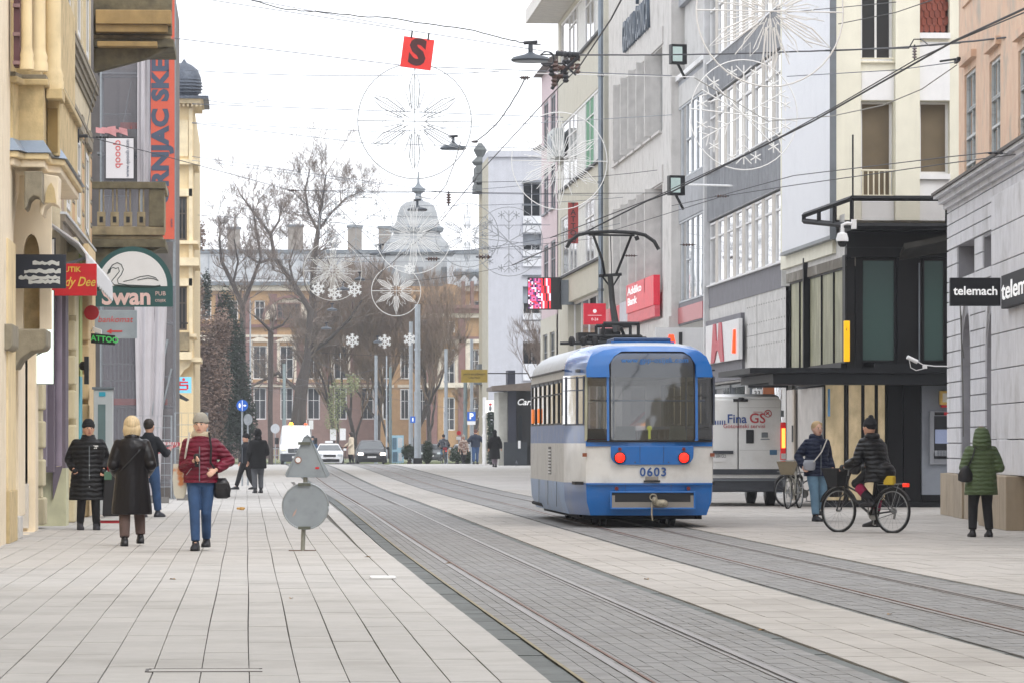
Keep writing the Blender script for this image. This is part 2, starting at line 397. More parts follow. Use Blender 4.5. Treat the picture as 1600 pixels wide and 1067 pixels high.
# ---------------- facade tools ----------------
class Pl:
    """a facade plane: u along the wall, n out of it, z up; pixel columns and rows give places on it"""
    def __init__(s, O, u, n): s.O = Vector((*O[:2], 0)); s.u = Vector((*u, 0)).normalized(); s.n = Vector((*n, 0)).normalized(); s.M = frame(s.O, s.u, s.n)
    def U(s, px, n=0):
        t = (px - 800) / FPX; a, b = CT - t * ST, -(ST + t * CT)
        O = s.O + s.n * n; return -(a * O.x + b * O.y) / (a * s.u.x + b * s.u.y)
    def Z(s, px, py, n=0):
        p = s.O + s.n * n + s.u * s.U(px, n); return ZP(py, p.x, p.y)
    def w(s, u, n, z): return s.M @ Vector((u, n, z))
    def mb(s): return MB(s.M)
def win(pl, par_, u0, u1, z0, z1, n0=-.16, cols=2, rows=(), fm=None, gm=None, fw=.07, mw=.045, name='window', sill=None, dep=.06):
    """a window in its opening: frame and bars, its pane behind them, a sill below"""
    if u0 > u1: u0, u1 = u1, u0
    fm = fm or WHITE; gm = gm or GL; mb = pl.mb(); a, b = n0, n0 + dep
    mb.box(u0, u0 + fw, a, b, z0, z1); mb.box(u1 - fw, u1, a, b, z0, z1); mb.box(u0 + fw, u1 - fw, a, b, z0, z0 + fw); mb.box(u0 + fw, u1 - fw, a, b, z1 - fw, z1)
    for i in range(1, cols):
        c = u0 + (u1 - u0) * i / cols; mb.box(c - mw / 2, c + mw / 2, a + .005, b - .005, z0 + fw, z1 - fw)
    for r in rows:
        c = z0 + (z1 - z0) * r; mb.box(u0 + fw, u1 - fw, a + .002, b + .006, c - mw / 2, c + mw / 2)
    w = mb.build(name, fm, par_)
    g = pl.mb(); g.quad((u0 + fw * .5, a + .02, z0 + fw * .5), (u1 - fw * .5, a + .02, z0 + fw * .5), (u1 - fw * .5, a + .02, z1 - fw * .5), (u0 + fw * .5, a + .02, z1 - fw * .5)); g.build('pane', gm, w)
    if sill: q = pl.mb(); q.box(u0 - .05, u1 + .05, n0, sill, z0 - .07, z0 - .005); q.build('sill', fm, w)
    return w
def bx(pl, par_, name, m, u0, u1, n0, n1, z0, z1, bevel=0):
    mb = pl.mb(); mb.box(min(u0, u1), max(u0, u1), n0, n1, z0, z1); return mb.build(name, m, par_, bevel=bevel)
def arch_top(mb, u0, u1, z1, r0, n=0, dep=.3, seg=8, point=1.0):
    """wall between a rectangular head and the arch below it, with its soffit"""
    c = (u0 + u1) / 2; R = (u1 - u0) / 2; H = r0
    P = [(c + R * math.cos(PI * i / seg), z1 - H + H * math.sin(PI * i / seg) ** point) for i in range(seg + 1)]
    for i in range(seg):
        a, b = P[i], P[i + 1]
        mb.quad((a[0], n, a[1]), (b[0], n, b[1]), (b[0], n, z1), (a[0], n, z1)); mb.quad((a[0], n, a[1]), (b[0], n, b[1]), (b[0], n - dep, b[1]), (a[0], n - dep, a[1]))
def cornice(pl, par_, m, u0, u1, z, steps, name='cornice'):
    """steps: (height, projection) from the bottom up"""
    mb = pl.mb(); y = z
    for h, p in steps: mb.box(min(u0, u1), max(u0, u1), -.02, p, y + .0, y + h - .002); y += h
    return mb.build(name, m, par_)

# ---------------- near right: rusticated ground floor under a peeling peach storey ----------------
A1 = Vector((*AT(1482, 80.7), 0)); B1 = Vector((*AT(1580, 93.6), 0)); du = (B1 - A1).normalized()
p1 = Pl(A1, (du.x, du.y), (-abs(du.y), du.x if du.y < 0 else -du.x))
if (p1.O + p1.n).x > p1.O.x: p1 = Pl(A1, (du.x, du.y), tuple(-p1.n[:2]))
rb = thing('corner_building', 'old building with rusticated grey ground floor and peeling peach upper storey at the right edge', 'building', tuple(A1))
gpl = mat('rusticated_plaster', '#d2d2d6', .85, var=.06, streak=.14, dirt='#8d8b88', dirta=.5, bump=.15)
gpd = mat('rustication_joint', '#8f8e92', .9)
peach = mat('peach_plaster', '#e0c3aa', .88, var=.1, streak=.15, col2='#d8b59c', thr=(.35, .7), dirt='#a9a59c', dirts=.9, dirta=.95, bump=.2)
slate = mat('ledge_slate', '#5f5b57', .8, streak=.2)
trav = mat('travertine', '#a3947f', .8, var=.12, streak=.25, dirt='#6e6251', dirta=.5, stretch=(1, 1, .4), bump=.2)
UE = 30; ZC = 6.0
nich = []
for a, b, t in ((1503.5, 1518.5, 487), (1542, 1560, 481), (1578, 1594, 474)):
    nich.append((p1.U(a), p1.U(b), .9, p1.Z(b, t)))
u_ = nich[-1][1]
for k in range(6): nich.append((u_ + 1.3 + k * 2.6, u_ + 2.6 + k * 2.6, .9, nich[2][3]))
sq = [(p1.U(1498), p1.U(1525), p1.Z(1511, 431), p1.Z(1511, 379)), (p1.U(1538), p1.U(1567), p1.Z(1550, 421), p1.Z(1550, 366)), (p1.U(1580), p1.U(1610), p1.Z(1590, 410), p1.Z(1590, 352))]
mb = p1.mb(); mb.wall(0, UE, 0, ZC, nich + sq, .3)
for a, b, c, d in nich: arch_top(mb, a, b, d, (b - a) / 2, 0, .3)
for h in nich[:3] + sq: bx(p1, rb, 'niche_back', gpl, h[0] - .01, h[1] + .01, -.32, -.3, h[2], h[3])
mb.box(.002, UE, -9, -.45, 0, ZC); mb.quad((0, 0, 0), (0, -9, 0), (0, -9, ZC), (0, 0, ZC))
mb.build('ground_floor_wall', gpd, rb)
# ashlar blocks of the rustication, proud of the joints
def blocks(a, b, z0, z1, zs, nm='ashlar_block'):
    z = z0
    while z < z1 - .05:
        h = min(zs, z1 - z)
        bx(p1, rb, nm, gpl, a + .012, b - .012, .0, .03, z + .012, z + h - .012); z += h
edges = [0] + [e for n_ in nich[:3] for e in n_[:2]] + [nich[3][0]]
zt = min(sq[0][2], sq[1][2]) - .02
for i in range(0, len(edges), 2): blocks(edges[i], edges[i + 1], .8, 3.7, .29)
hd = []
for k in range(4):
    z = 3.72 + k * .0
e0, e1 = 0, nich[3][0]
zz = 4.08 if max(n_[3] for n_ in nich) < 4.06 else max(n_[3] for n_ in nich) + .03
ztop = zz
rowz = [3.7, 3.7 + (ztop - 3.7) / 1]
for i in range(0, len(edges), 2): bx(p1, rb, 'ashlar_block', gpl, edges[i] + .012, edges[i + 1] - .012, 0, .03, 3.712, ztop - .012)
for a, b, c, d in nich[:3]:
    mb = p1.mb(); q = d; arch_top(mb, a + .012, b - .012, ztop - .012, (b - a) / 2 + ztop - .012 - d, .03, .03); mb.build('arch_stone', gpl, rb)
zrow = [ztop, sq[0][2] - .0]
sqe = [0] + [e for n_ in sq for e in n_[:2]] + [nich[3][0]]
blocks(0, e1, ztop, sq[0][2], (sq[0][2] - ztop) / max(1, round((sq[0][2] - ztop) / .25)), 'ashlar_course')
smx = max(q[3] for q in sq)
for i in range(0, len(sqe), 2): blocks(sqe[i], sqe[i + 1], sq[0][2], smx, .3)
blocks(0, e1, smx, ZC - .1, .24, 'ashlar_course')
mb = p1.mb(); mb.box(nich[3][0] + .01, UE, 0, .03, 3.8, ZC - .1); mb.build('plaster_band', gpl, rb)
for i, (a, b) in enumerate(((-.02, .8), (.82, 1.9), (1.92, 3.2), (3.2, 5), (5.02, 8), (8.02, 14), (14.02, 30))):
    bx(p1, rb, 'plinth_stone', trav, a, b, .0, .16 if i != 3 else .2, 0, .8 if i != 1 else .81, bevel=.01)
mb = p1.mb(); a, b = p1.U(1574), p1.U(1620); mb.box(a, b, .2, .5, 0, .86); mb.build('door_pier_base', trav, rb, bevel=.01)
for i in range(8): bx(p1, rb, 'door_pier_block', gpl, p1.U(1576), p1.U(1640), .03, .3, .87 + i * .58, 1.435 + i * .58, .008)
cornice(p1, rb, gpl, -.05, UE, ZC - .12, ((.1, .1), (.1, .2), (.06, .3)), 'ledge')
mb = p1.mb(); mb.box(-.06, UE, -.3, .34, ZC + .14, ZC + .19); mb.build('ledge_cover', slate, rb)
# upper storey
HW = 14
ws = [(1507, 1524.5, 103, 301), (1546, 1563, 84, 288), (1591, 1611, 64, 270)]
hol = []
for a, b, t, bt in ws: hol.append((p1.U(a, -.2), p1.U(b, -.2), p1.Z(b, bt, -.2), p1.Z(b, t, -.2)))
mb = p1.mb(); mb.wall(.02, UE, ZC + .19, HW, hol, .14, n=-.2); mb.box(.022, UE, -9, -.4, ZC + .19, HW); mb.quad((.02, -.2, ZC), (.02, -9, ZC), (.02, -9, HW), (.02, -.2, HW)); mb.build('upper_wall', peach, rb)
oldw = mat('old_window_paint', '#c6c9c9', .7, dirt='#8a857c', dirts=6, dirta=.7)
for h in hol:
    win(p1, rb, h[0], h[1], h[2], h[3], -.3, 2, (.27, .48, .7, .705), oldw, glassmat('old_pane', (.14, .18, .2), boost=.18), .06, .05)
    bx(p1, rb, 'window_hood', peach, h[0] - .12, h[1] + .12, -.2, -.1, h[3] + .16, h[3] + .3)
    bx(p1, rb, 'apron_panel', peach, h[0] - .2, h[1] + .2, -.2, -.16, h[3] + 1.3, h[3] + 2.2)
# wall bracket with insulator arms
mb = p1.mb(); ub = p1.U(1500); mb.box(ub - .6, ub + .1, .0, .06, 8.55, 8.62); mb.tube([(ub, 0, 8.6), (ub - .9, .3, 8.62)], .02)
tag(mb.build('wire_anchor', DKST), 'dark steel wire anchor on the peach wall corner', 'bracket')
# ---------------- perpendicular black signs with white word ----------------
def signbox(name, label, P, right, w, h, d, m, rim=None):
    t = thing(name, label, 'sign', tuple(P)); M = TM(P, right)
    mb = MB(M); mb.box(-w / 2, w / 2, -h / 2, h / 2, -d / 2, d / 2); mb.build('sign_panel', m, t, bevel=.006); return t, M
TW = mat('white_lettering', '#e8e8e8', .5, emit=.25)
s = 95.5
P = P3(1523.5, 456.5, s)
t, M = signbox('shop_sign', 'black rectangular sign reading telemach, facing the street at right', P, (1, 0, 0), 79 / s, 44 / s, .12, mat('sign_black', '#14161c', .75))
text('telemach', .2, TW, t, M @ Matrix.Translation((0, .01, .066)), bold=.004)
mb = MB(M); mb.box(.47, .72, -.03, .03, -.02, .02); mb.build('bracket', BLACK, t)
mb = p1.mb(); ua, ub = p1.U(1571, .35), p1.U(1640, .35); z = p1.Z(1580, 455, .35)
t = thing('shop_sign', 'black sign reading telemach fixed flat over the doorway, cut by the right edge', 'sign', tuple(p1.w(ua, .35, z)))
mb.box(ua, ub, .31, .42, z - .26, z + .27); mb.build('sign_panel', MATS['sign_black'], t, bevel=.005)
M = TM(p1.w(ua + .12, .425, z), tuple(p1.u)); text('telemach', .4, TW, t, M, align='LEFT', bold=.006, xs=4.2)
mb = p1.mb(); uc = p1.U(1502, .1); mb.tube([(uc, .05, 2.95), (uc - .02, .1, 3.3), (uc + .04, .1, 3.7), (uc, .12, 3.9), (uc - .06, .1, 3.5), (uc, .07, 2.4), (uc + .02, .06, 1.5)], .012, 5)
tag(mb.build('loose_cable', mat('grey_cable', '#6c6a66', .7)), 'loose grey cable hanging on the rusticated wall left of the first niche', 'cable')

# ---------------- bank entrance block with dark steel and glass ----------------
YF = 95.5; X2 = 12.85
pf = Pl((0, YF), (1, 0), (0, -1)); pside = Pl((X2, 0), (0, 1), (-1, 0))
bk = thing('bank_building', 'dark steel and glass bank entrance block beside the corner house', 'building', (X2, YF, 0))
XR = 20; YB = pside.U(1229)
zc0, zc1 = 2.68, 2.98
blk = mat('black_cladding', '#090a0d', .55, var=.15, bump=.05, spec=.25)
def fx(px): return pf.U(px)
def fz(py, px=1380): return pf.Z(px, py)
dk = glassmat('dark_office_glass', (.035, .075, .065), boost=.06, rough=.08)
mb = pf.mb(); mb.box(X2 + .4, XR, -12, -.35, 0, 5.4); mb.build('inner_wall', mat('bank_interior', '#1b1f22', .8), bk)
# ground floor: tall shop panes, black panels, grey cash machine bay
g0 = fz(598)
xs_ = [1288, 1322, 1349, 1370, 1386]
warm = mat('glowing_shop_glass', '#a3957c', .12, var=.5, scale=2.2, stretch=(2, 1, .8), emit=.16, ecol='#e8cfa0', dirt='#5d5a4c', dirts=1.5, dirta=.6)  # pane glow stands for the lit room, mottled colour for reflected arches
for a, b in zip(xs_, xs_[1:]): win(pf, bk, max(fx(a), X2 + .02 if a > 1300 else fx(a)), fx(b), .12, g0, -.12, 1, (), blk, warm, .035)
bx(pf, bk, 'threshold', DKST, fx(1286), fx(1482), -.2, .02, 0, .11)
bx(pf, bk, 'cladding_panel', blk, fx(1387), fx(1411), -.2, .0, .12, g0); bx(pf, bk, 'cladding_panel', blk, fx(1412.5), fx(1439), -.2, .005, .12, g0)
bx(pf, bk, 'machine_bay', mat('bay_grey', '#7d838c', .6), fx(1440), XR, -.1, .02, .27, fz(602)); bx(pf, bk, 'base_panel', blk, fx(1440), XR, -.1, .018, .12, .26)
# first floor
f0, f1 = fz(566), fz(404)
for a, b in ((1336, 1401), (1441, 1478), (1482, 1540)): win(pf, bk, fx(a), fx(b), f0, f1, -.1, 1, (), blk, dk, .05)
bx(pf, bk, 'cladding_panel', blk, X2, fx(1335), -.2, .04, zc1, f1 + .01); bx(pf, bk, 'cladding_panel', blk, fx(1402), fx(1440), -.2, .0, zc1, f1)
bx(pf, bk, 'steel_mullion', GREYM, fx(1435), fx(1437), .0, .05, f0, f1 - .1)
bx(pf, bk, 'sill_band', DKST, X2 + .6, XR, -.2, .03, zc1 + .0, f0 - .02)
z1_, z2_ = f1 + .02, fz(354)
bx(pf, bk, 'fascia', blk, X2, XR, -.3, .06, z1_, z2_)
bx(pf, bk, 'fascia_edge', DKST, X2 - .02, fx(1412), .062, .1, fz(388), fz(386))
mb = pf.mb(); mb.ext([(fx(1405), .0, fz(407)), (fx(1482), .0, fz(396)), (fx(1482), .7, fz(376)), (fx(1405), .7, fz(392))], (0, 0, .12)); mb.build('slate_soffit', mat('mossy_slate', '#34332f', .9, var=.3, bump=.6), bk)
# side wall toward the street with five panes, reflected facade put into their colour
g = mat('painted_reflection_glass', '#8d8c72', .5, var=.3, scale=1.3, stretch=(1, 3, .7), spec=.3, dirt='#b9b49a', dirts=.9, dirta=.8)
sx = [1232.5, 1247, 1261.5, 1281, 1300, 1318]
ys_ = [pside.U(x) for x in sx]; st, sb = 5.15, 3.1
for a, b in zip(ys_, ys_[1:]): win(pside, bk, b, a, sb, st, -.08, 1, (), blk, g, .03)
bx(pside, bk, 'steel_mullion', DKST, ys_[2] - .08, ys_[2] + .08, -.02, .1, 2.98, 5.6)
bx(pside, bk, 'steel_mullion', DKST, YF - .0, ys_[5] - .02, -.1, .03, 2.98, 5.4)
bx(pside, bk, 'side_lintel', mat('mottled_render', '#6d675d', .9, dirt='#c9c5bd', dirta=.5), YF, YB, -.2, .01, st + .01, 5.38)
bx(pside, bk, 'side_ledge', DKST, YF, YB, -.2, .12, 2.98, sb - .01)
mb = pside.mb(); mb.box(YF, YB, -.35, -.2, 2.7, 5.4); mb.build('side_core', blk, bk)
# ground floor side wall, pale, set under the canopy
gw = mat('pale_stone_panels', '#b8b2ac', .7, streak=.15)
pw = Pl((13.15, 0), (0, 1), (-1, 0)); 
for i, (a, b) in enumerate(((1288, 1262), (1261, 1243), (1242, 1229))): bx(pw, bk, 'stone_panel', gw, pw.U(a), pw.U(b), -.1, -.05 if i % 2 else 0, 0, 2.66)
bx(pw, bk, 'steel_mullion', mat('champagne_metal', '#a79d90', .4, .4), pw.U(1243), pw.U(1240), -.0, .04, 0, 2.66); bx(pw, bk, 'dark_mullion', BLACK, pw.U(1290.5), pw.U(1288), -.05, .05, 0, 2.66)
bx(pw, bk, 'intercom', BLACK, pw.U(1242), pw.U(1240.5), .04, .06, 1.4, 1.8); bx(pf, bk, 'blue_sticker', mat('sky_sticker', '#6fa7d8', .5), fx(1294), fx(1297.5), -.06, -.04, fz(650), fz(607))
# canopy over the pavement
mb = pf.mb(); xl = pf.U(1172, .9)
mb.ext([(xl, -6, zc1 - .02), (xl, .95, zc1 - .02), (xl + .25, .95, zc1 - .16), (xl + .25, -6, zc1 - .16)], (.0, 0, .1)) if 0 else None
mb.box(xl, XR, .0, .9, zc1 - .12, zc1 - .004); mb.box(xl + .5, XR, .02, .85, zc0 - .06, zc1 - .125); mb.box(xl, X2 - .01, -5.5, .0, zc1 - .12, zc1 - .004); mb.box(xl + .5, X2 - .02, -5.4, .02, zc0, zc1 - .125)
mb.build('canopy', DKST, bk)
# roof terrace railing frame
rt, rbm = fz(314), fz(357); xa = X2; 
mb = pf.mb(); R_ = .05
xq = pf.U(1331, .9)
def beam(a, b, r=.045): mb.tube([a, b], r, 4)
xe = XR
beam((xq, .9, rt), (xe, .9, rt), .06); beam((xq, .9, rbm), (xe, .9, rbm), .07)
yfar = -2.0; xfar = XY(1256, YF + 2.0)
zt2, zb2 = ZP(337, xfar, YF + 2), ZP(346, xfar, YF + 2)
beam((xq, .9, rt), (xfar, yfar, zt2), .06); beam((xq, .9, rbm), (xfar, yfar, zb2), .06)
for k in (0, .35, .68, 1): beam((xq + (xfar - xq) * k, .9 + (yfar - .9) * k, rbm + (zb2 - rbm) * k), (xq + (xfar - xq) * k, .9 + (yfar - .9) * k, rt + (zt2 - rt) * k), .045)
for px in (1480, 1540): beam((pf.U(px, .9), .9, rbm), (pf.U(px, .9), .9, rt))
mb.box(xq, xe, .0, .9, rbm - .08, rbm - .02); mb.tube([(xq + .02, .9, rt), (xq + .02, .9, rt + 1.35)], .02, 5)
mb.build('terrace_frame', blk, bk)
mb = pf.mb(); mb.box(xq + .06, xe, .86, .87, rbm + .08, rt - .07); mb.build('terrace_glass', GLT, bk)
# yellow blade sign
mb = pf.mb(); mb.box(fx(1317), fx(1326), .1, .2, fz(565), fz(502)); y_ = thing('blade_sign', 'narrow yellow vertical sign on the dark block corner', 'sign', (fx(1320), YF - .1, 0)); mb.build('sign_panel', mat('bank_yellow', '#f0b400', .45, emit=.3), y_, bevel=.01)
text('i', .12, BLACK, y_, TM((fx(1321), YF - .203, fz(515)), (1, 0, 0)))
# cash machine
at = thing('cash_machine', 'grey cash machine with dark screen under a small yellow light box', 'cash machine', (fx(1466), YF, 0))
silv = mat('machine_grey', '#8c9097', .5, var=.05)
mb = pf.mb(); a, b = fx(1452), fx(1486); zt_, zb_ = fz(642), fz(725)
mb.box(a, a + .09, .02, .1, zb_, zt_); mb.box(a + .09, b, .02, .07, zb_, zb_ + .12); mb.box(a + .09, b, .02, .1, zt_ - .1, zt_); mb.build('machine_face', silv, at, bevel=.006)
bx(pf, at, 'recess', mat('machine_dark', '#24262b', .4), a + .09, b, .021, .035, zb_ + .12, zt_ - .1)
bx(pf, at, 'screen', mat('machine_screen', '#7d86a0', .2, emit=.3), a + .12, b - .04, .035, .045, zb_ + .45, zb_ + .75)
bx(pf, at, 'keyboard_shelf', silv, a + .1, b - .02, .035, .16, zb_ + .18, zb_ + .3)
mb = pf.mb(); 
for i in range(4):
    for j in range(3): mb.box(a + .15 + i * .06, a + .19 + i * .06, .16, .17, zb_ + .19 + j * .035, zb_ + .215 + j * .035)
mb.build('keypad', GREYM, at)
bx(pf, at, 'logo_strip', BLACK, a + .1, a + .3, .1, .11, zt_ - .085, zt_ - .02); bx(pf, at, 'red_strip', REDS, a + .3, b, .1, .11, zt_ - .085, zt_ - .02)
lb = thing('light_box', 'small yellow framed light box above the cash machine', 'light box', (fx(1473), YF, 0)); a, b = fx(1467), fx(1484)
bx(pf, lb, 'housing', mat('lb_yellow', '#d9b35a', .5), a, b, .02, .2, fz(632), fz(610), .01); bx(pf, lb, 'face', mat('lb_face', '#d8d2c4', .5), a + .05, b - .05, .2, .21, fz(628), fz(614)); bx(pf, lb, 'red_base', REDS, a + .03, b, .05, .19, fz(636), fz(632.5))
# security cameras
def dome_cam(P):
    t = thing('security_camera', 'white dome camera hanging from an arm on the terrace corner', 'camera', tuple(P))
    mb = MB(); P = Vector(P); mb.tube([P + Vector((.28, .05, .22)), P + Vector((.1, 0, .24)), P + Vector((0, 0, .2)), P], .035, 8); mb.box(P.x + .2, P.x + .3, P.y - .02, P.y + .1, P.z + .12, P.z + .32); mb.build('arm', WHITE, t, smooth=True)
    mb = MB(); mb.lathe([(.02, .06), (.1, .02), (.13, -.08), (.13, -.14)], P, 14); mb.build('housing', WHITE, t, smooth=True)
    mb = MB(); mb.ball(P + Vector((0, 0, -.15)), (.105, .105, .12), 12, 8); mb.build('dome', mat('smoked_dome', '#101114', .1), t, smooth=True)
dome_cam(P3(1316, 367, 74.5))
t = thing('security_camera', 'white bullet camera pointing down from the canopy edge by the cash machine', 'camera', tuple(P3(1425, 562, 74)))
P = P3(1425, 562, 74); mb = MB(); mb.tube([P + Vector((-.1, 0, .06)), P + Vector((.12, .05, -.04))], .045, 10); mb.build('housing', WHITE, t, smooth=True)
mb = MB(); mb.tube([P + Vector((.12, .05, -.03)), P + Vector((.25, .1, -.1)), P + Vector((.5, .1, -.13)), P + Vector((.85, .2, -.13))], .012, 5); mb.tube([P + Vector((-.06, 0, 0)), P + Vector((-.02, .05, -.16)), P + Vector((.1, .08, -.22)), P + Vector((.3, .1, -.17))], .009, 5); mb.box(P.x + .24, P.x + .33, P.y + .05, P.y + .12, P.z - .18, P.z - .1); mb.build('arm', WHITE, t)
# ---------------- cream house above the bank ----------------
ho = thing('cream_house', 'cream plastered house with balconied tall windows above the bank block', 'building', (X2, YF + 1, 0))
p2 = Pl((0, YF + 1.2), (1, 0), (0, -1)); H2 = 14
crm = mat('cream_render', '#dfdccb', .85, var=.04, streak=.12, bump=.15); wht = mat('white_render', '#e2e2e2', .8, var=.03, streak=.08)
hx = p2.U; hz = lambda py, px=1390: p2.Z(px, py)
brown = mat('brown_blind', '#6f6350', .8, var=.08, wave=.0, bump=.1); 
wl = [(1345, 1396, -40, 96), (1345, 1396, 158, 310), (1437, 1484, -40, 52), (1437, 1484, 158, 272)]
ho_h = [(hx(a), hx(b), hz(d), hz(c)) for a, b, c, d in wl]
mb = p2.mb(); mb.wall(hx(1305), 20, 6.2, H2, ho_h, .3); mb.build('wall', crm, ho)
mb = p2.mb(); mb.box(hx(1305) + .002, 20, -10, -.5, 5.5, H2); mb.build('core', crm, ho)
for a, b, c, d in ((1346, 1397, 112, 157), (1346, 1397, 310, 345), (1437, 1484, 66, 157), (1437, 1484, 280, 345)):
    bx(p2, ho, 'white_panel', wht, hx(a), hx(b), 0, .012, hz(d), hz(c))
bx(p2, ho, 'pilaster', crm, hx(1398), hx(1436), 0, .12, 6.2, H2); bx(p2, ho, 'pilaster', crm, hx(1305), hx(1344), 0, .12, 6.2, H2)
for k, h in enumerate(ho_h):
    gm = [mat('dark_room', '#191d28', .25), brown, mat('never', '#777777'), brown][k]
    if k == 2:
        rt_ = bx(p2, ho, 'tile_backing', mat('tile_dark', '#4d2a22', .8), h[0], h[1], -.3, -.28, h[2], h[3])
        tm = mat('red_roof_tile', '#7c3f30', .75, rnd=.12, bump=.2)
        for r in range(12):
            for c in range(7):
                tw = (h[1] - h[0]) / 5.5; uu = h[0] + (c - (r % 2) * .5) * tw; z0 = h[2] + .02 + r * .16
                if uu + tw > h[1] + .02 or uu < h[0] - .3: continue
                u_a = max(uu, h[0]); mb = p2.mb(); n_ = -.2 - r * .004
                mb.ext([(u_a + .006, n_, z0 + .2), (u_a + .006, n_ + .02, z0 + .05), (u_a + tw * .3, n_ + .03, z0 + .01), (uu + tw * .5, n_ + .03, z0), (uu + tw * .7, n_ + .03, z0 + .01), (uu + tw - .006, n_ + .02, z0 + .05), (uu + tw - .006, n_, z0 + .2)], (0, -.015, 0)); mb.build('roof_tile', tm, ho)
    else: win(p2, ho, h[0] + .0, h[1] - .0, h[2], h[3], -.3, 2 if k == 0 else 1, (), WHITE, GL if k == 0 else gm, .06)
    if k in (2, 3): bx(p2, ho, 'sill', wht, h[0] - .05, h[1], -.1, .1, h[2] - .12, h[2])
for k in (0, 1):
    h = ho_h[k]; zt0 = hz(98) if k == 0 else hz(267); zb0 = h[2]
    mb = p2.mb(); mb.tube([(h[0] - .02, .05, zt0), (h[1] + .08, .05, zt0)], .022, 6); mb.tube([(h[0] - .02, .05, zb0 + .05), (h[1], .05, zb0 + .05)], .015, 6)
    for i in range(6): u = h[0] + (h[1] - h[0]) * (i + .3) / 6; mb.tube([(u, .05, zb0), (u, .05, zt0)], .017, 6)
    mb.build('balcony_railing', mat('cream_paint', '#d8d2bd', .6), ho)
# blank white billboard on the side
pb = Pl((X2 - .1, 0), (0, 1), (-1, 0)); bb = thing('billboard', 'large blank white billboard sheet on the house side', 'billboard', (X2 - .1, YF + 2, 0))
ya, yb = pb.U(1305), pb.U(1227); zb_ = pb.Z(1260, 384)
mb = pb.mb(); mb.box(ya, yb, 0, .08, zb_, 13.5); mb.build('sheet', mat('billboard_white', '#d5d7dc', .45, var=.02, dirt='#b9bcc2', dirta=.25), bb)
mb = pb.mb(); mb.box(ya, yb, -.02, .12, zb_ - .08, zb_ - .002); mb.box(ya - .03, ya - .002, -.02, .12, zb_ - .08, 13.5); mb.build('frame', GREYM, bb)
mb = pside.mb(); mb.box(YF + 1.9, YB, -1.0, -.12, 5.4, 13.8); mb.quad((YF + .3, .0, 5.38), (YB, .0, 5.38), (YB, .0, 6.3), (YF + .3, .0, 6.3)); mb.build('side_wall', LPL, ho)
mb = pside.mb()
for i in range(9): mb.box(YF + .6 + i * 1.1, YF + .66 + i * 1.1, .0, .02, 5.75, 5.81)
mb.build('fixing_bolts', GREYM, ho)
# ---------------- office building with strip windows (blue grey) ----------------
XF = 13.4; pr = Pl((XF, 0), (0, 1), (-1, 0)); U = pr.U
def RZ(px, py): return pr.Z(px, py)
conc = mat('exposed_concrete', '#c6c5c3', .85, var=.06, streak=.2, dirt='#85827c', dirta=.5, bump=.15)
blg = mat('ribbed_blue_panel', '#a2a4a8', .7, var=.1, streak=.28, dirt='#7f8084', dirts=.8, dirta=.5)
dsp = mat('dark_spandrel', '#6e6d73', .7, var=.12, streak=.15)
ob = thing('office_building', 'concrete office building with strip windows and ribbed blue grey bands', 'building', (XF, U(1170), 0))
ua, ub = U(1228), U(1107); uc = U(1050)
mb = pr.mb(); mb.box(ua + .02, uc, -10, -.4, 0, 17); mb.build('core', conc, ob)
rows = [(5.25, 5.85, 'dark'), (7.75, 9.1, 'blue'), (11.3, 12.3, 'blue'), (14.4, 15.6, 'blue')]
mb = pr.mb(); mb.wall(ua, ub, 0, 5.25, [(U(1222), U(1166), 0.1, 2.95), (U(1164), U(1108), 0.1, 3.05)], .25); mb.build('lower_wall', mat('panelled_white', '#c3c1be', .75, streak=.08, dirt='#a39f98', dirta=.4), ob)
for a, b, k in rows: bx(pr, ob, 'spandrel_band', dsp if k == 'dark' else blg, ua + .01, ub - .3, -.35, .02 if k == 'dark' else .06, a, b)
# ribs of the blue bands
mb = pr.mb()
for a, b, k in rows[1:]:
    u = ua + .1
    while u < ub - .4: mb.box(u, u + .06, .06, .085, a + .02, b - .02); u += .33
stuff(mb.build('band_rib', blg, ob))
lw = glassmat('pale_office_glass', (.35, .37, .4), boost=.2)
for z0, z1 in ((5.9, 7.7), (9.15, 11.25), (12.35, 14.3)):
    n = 8; wd = (ub - .3 - ua) / n
    for i in range(n):
        a = ua + i * wd
        bx(pr, ob, 'window_pier', mat('beige_pier', '#c6c0b7', .8, streak=.1), a - .12 * 0 + .0, a + wd * .3, -.35, .0, z0, z1)
        win(pr, ob, a + wd * .31, a + wd * .99, z0, z1, -.07, 1, (.75,), WHITE, lw, .06)
    bx(pr, ob, 'window_ledge', WHITE, ua, ub - .3, -.05, .1, z0 - .045, z0 - .005)
bx(pr, ob, 'roof_band', conc, ua, ub, -.3, .05, 15.61, 17)
bx(pr, ob, 'party_pilaster', mat('white_concrete', '#c9c9c9', .8, streak=.08), ub - .28, ub + .05, -.35, .15, 0, 17)
bx(pr, ob, 'corner_pilaster', conc, ua - .15, ua - .005, -.3, .12, 5.26, 17)
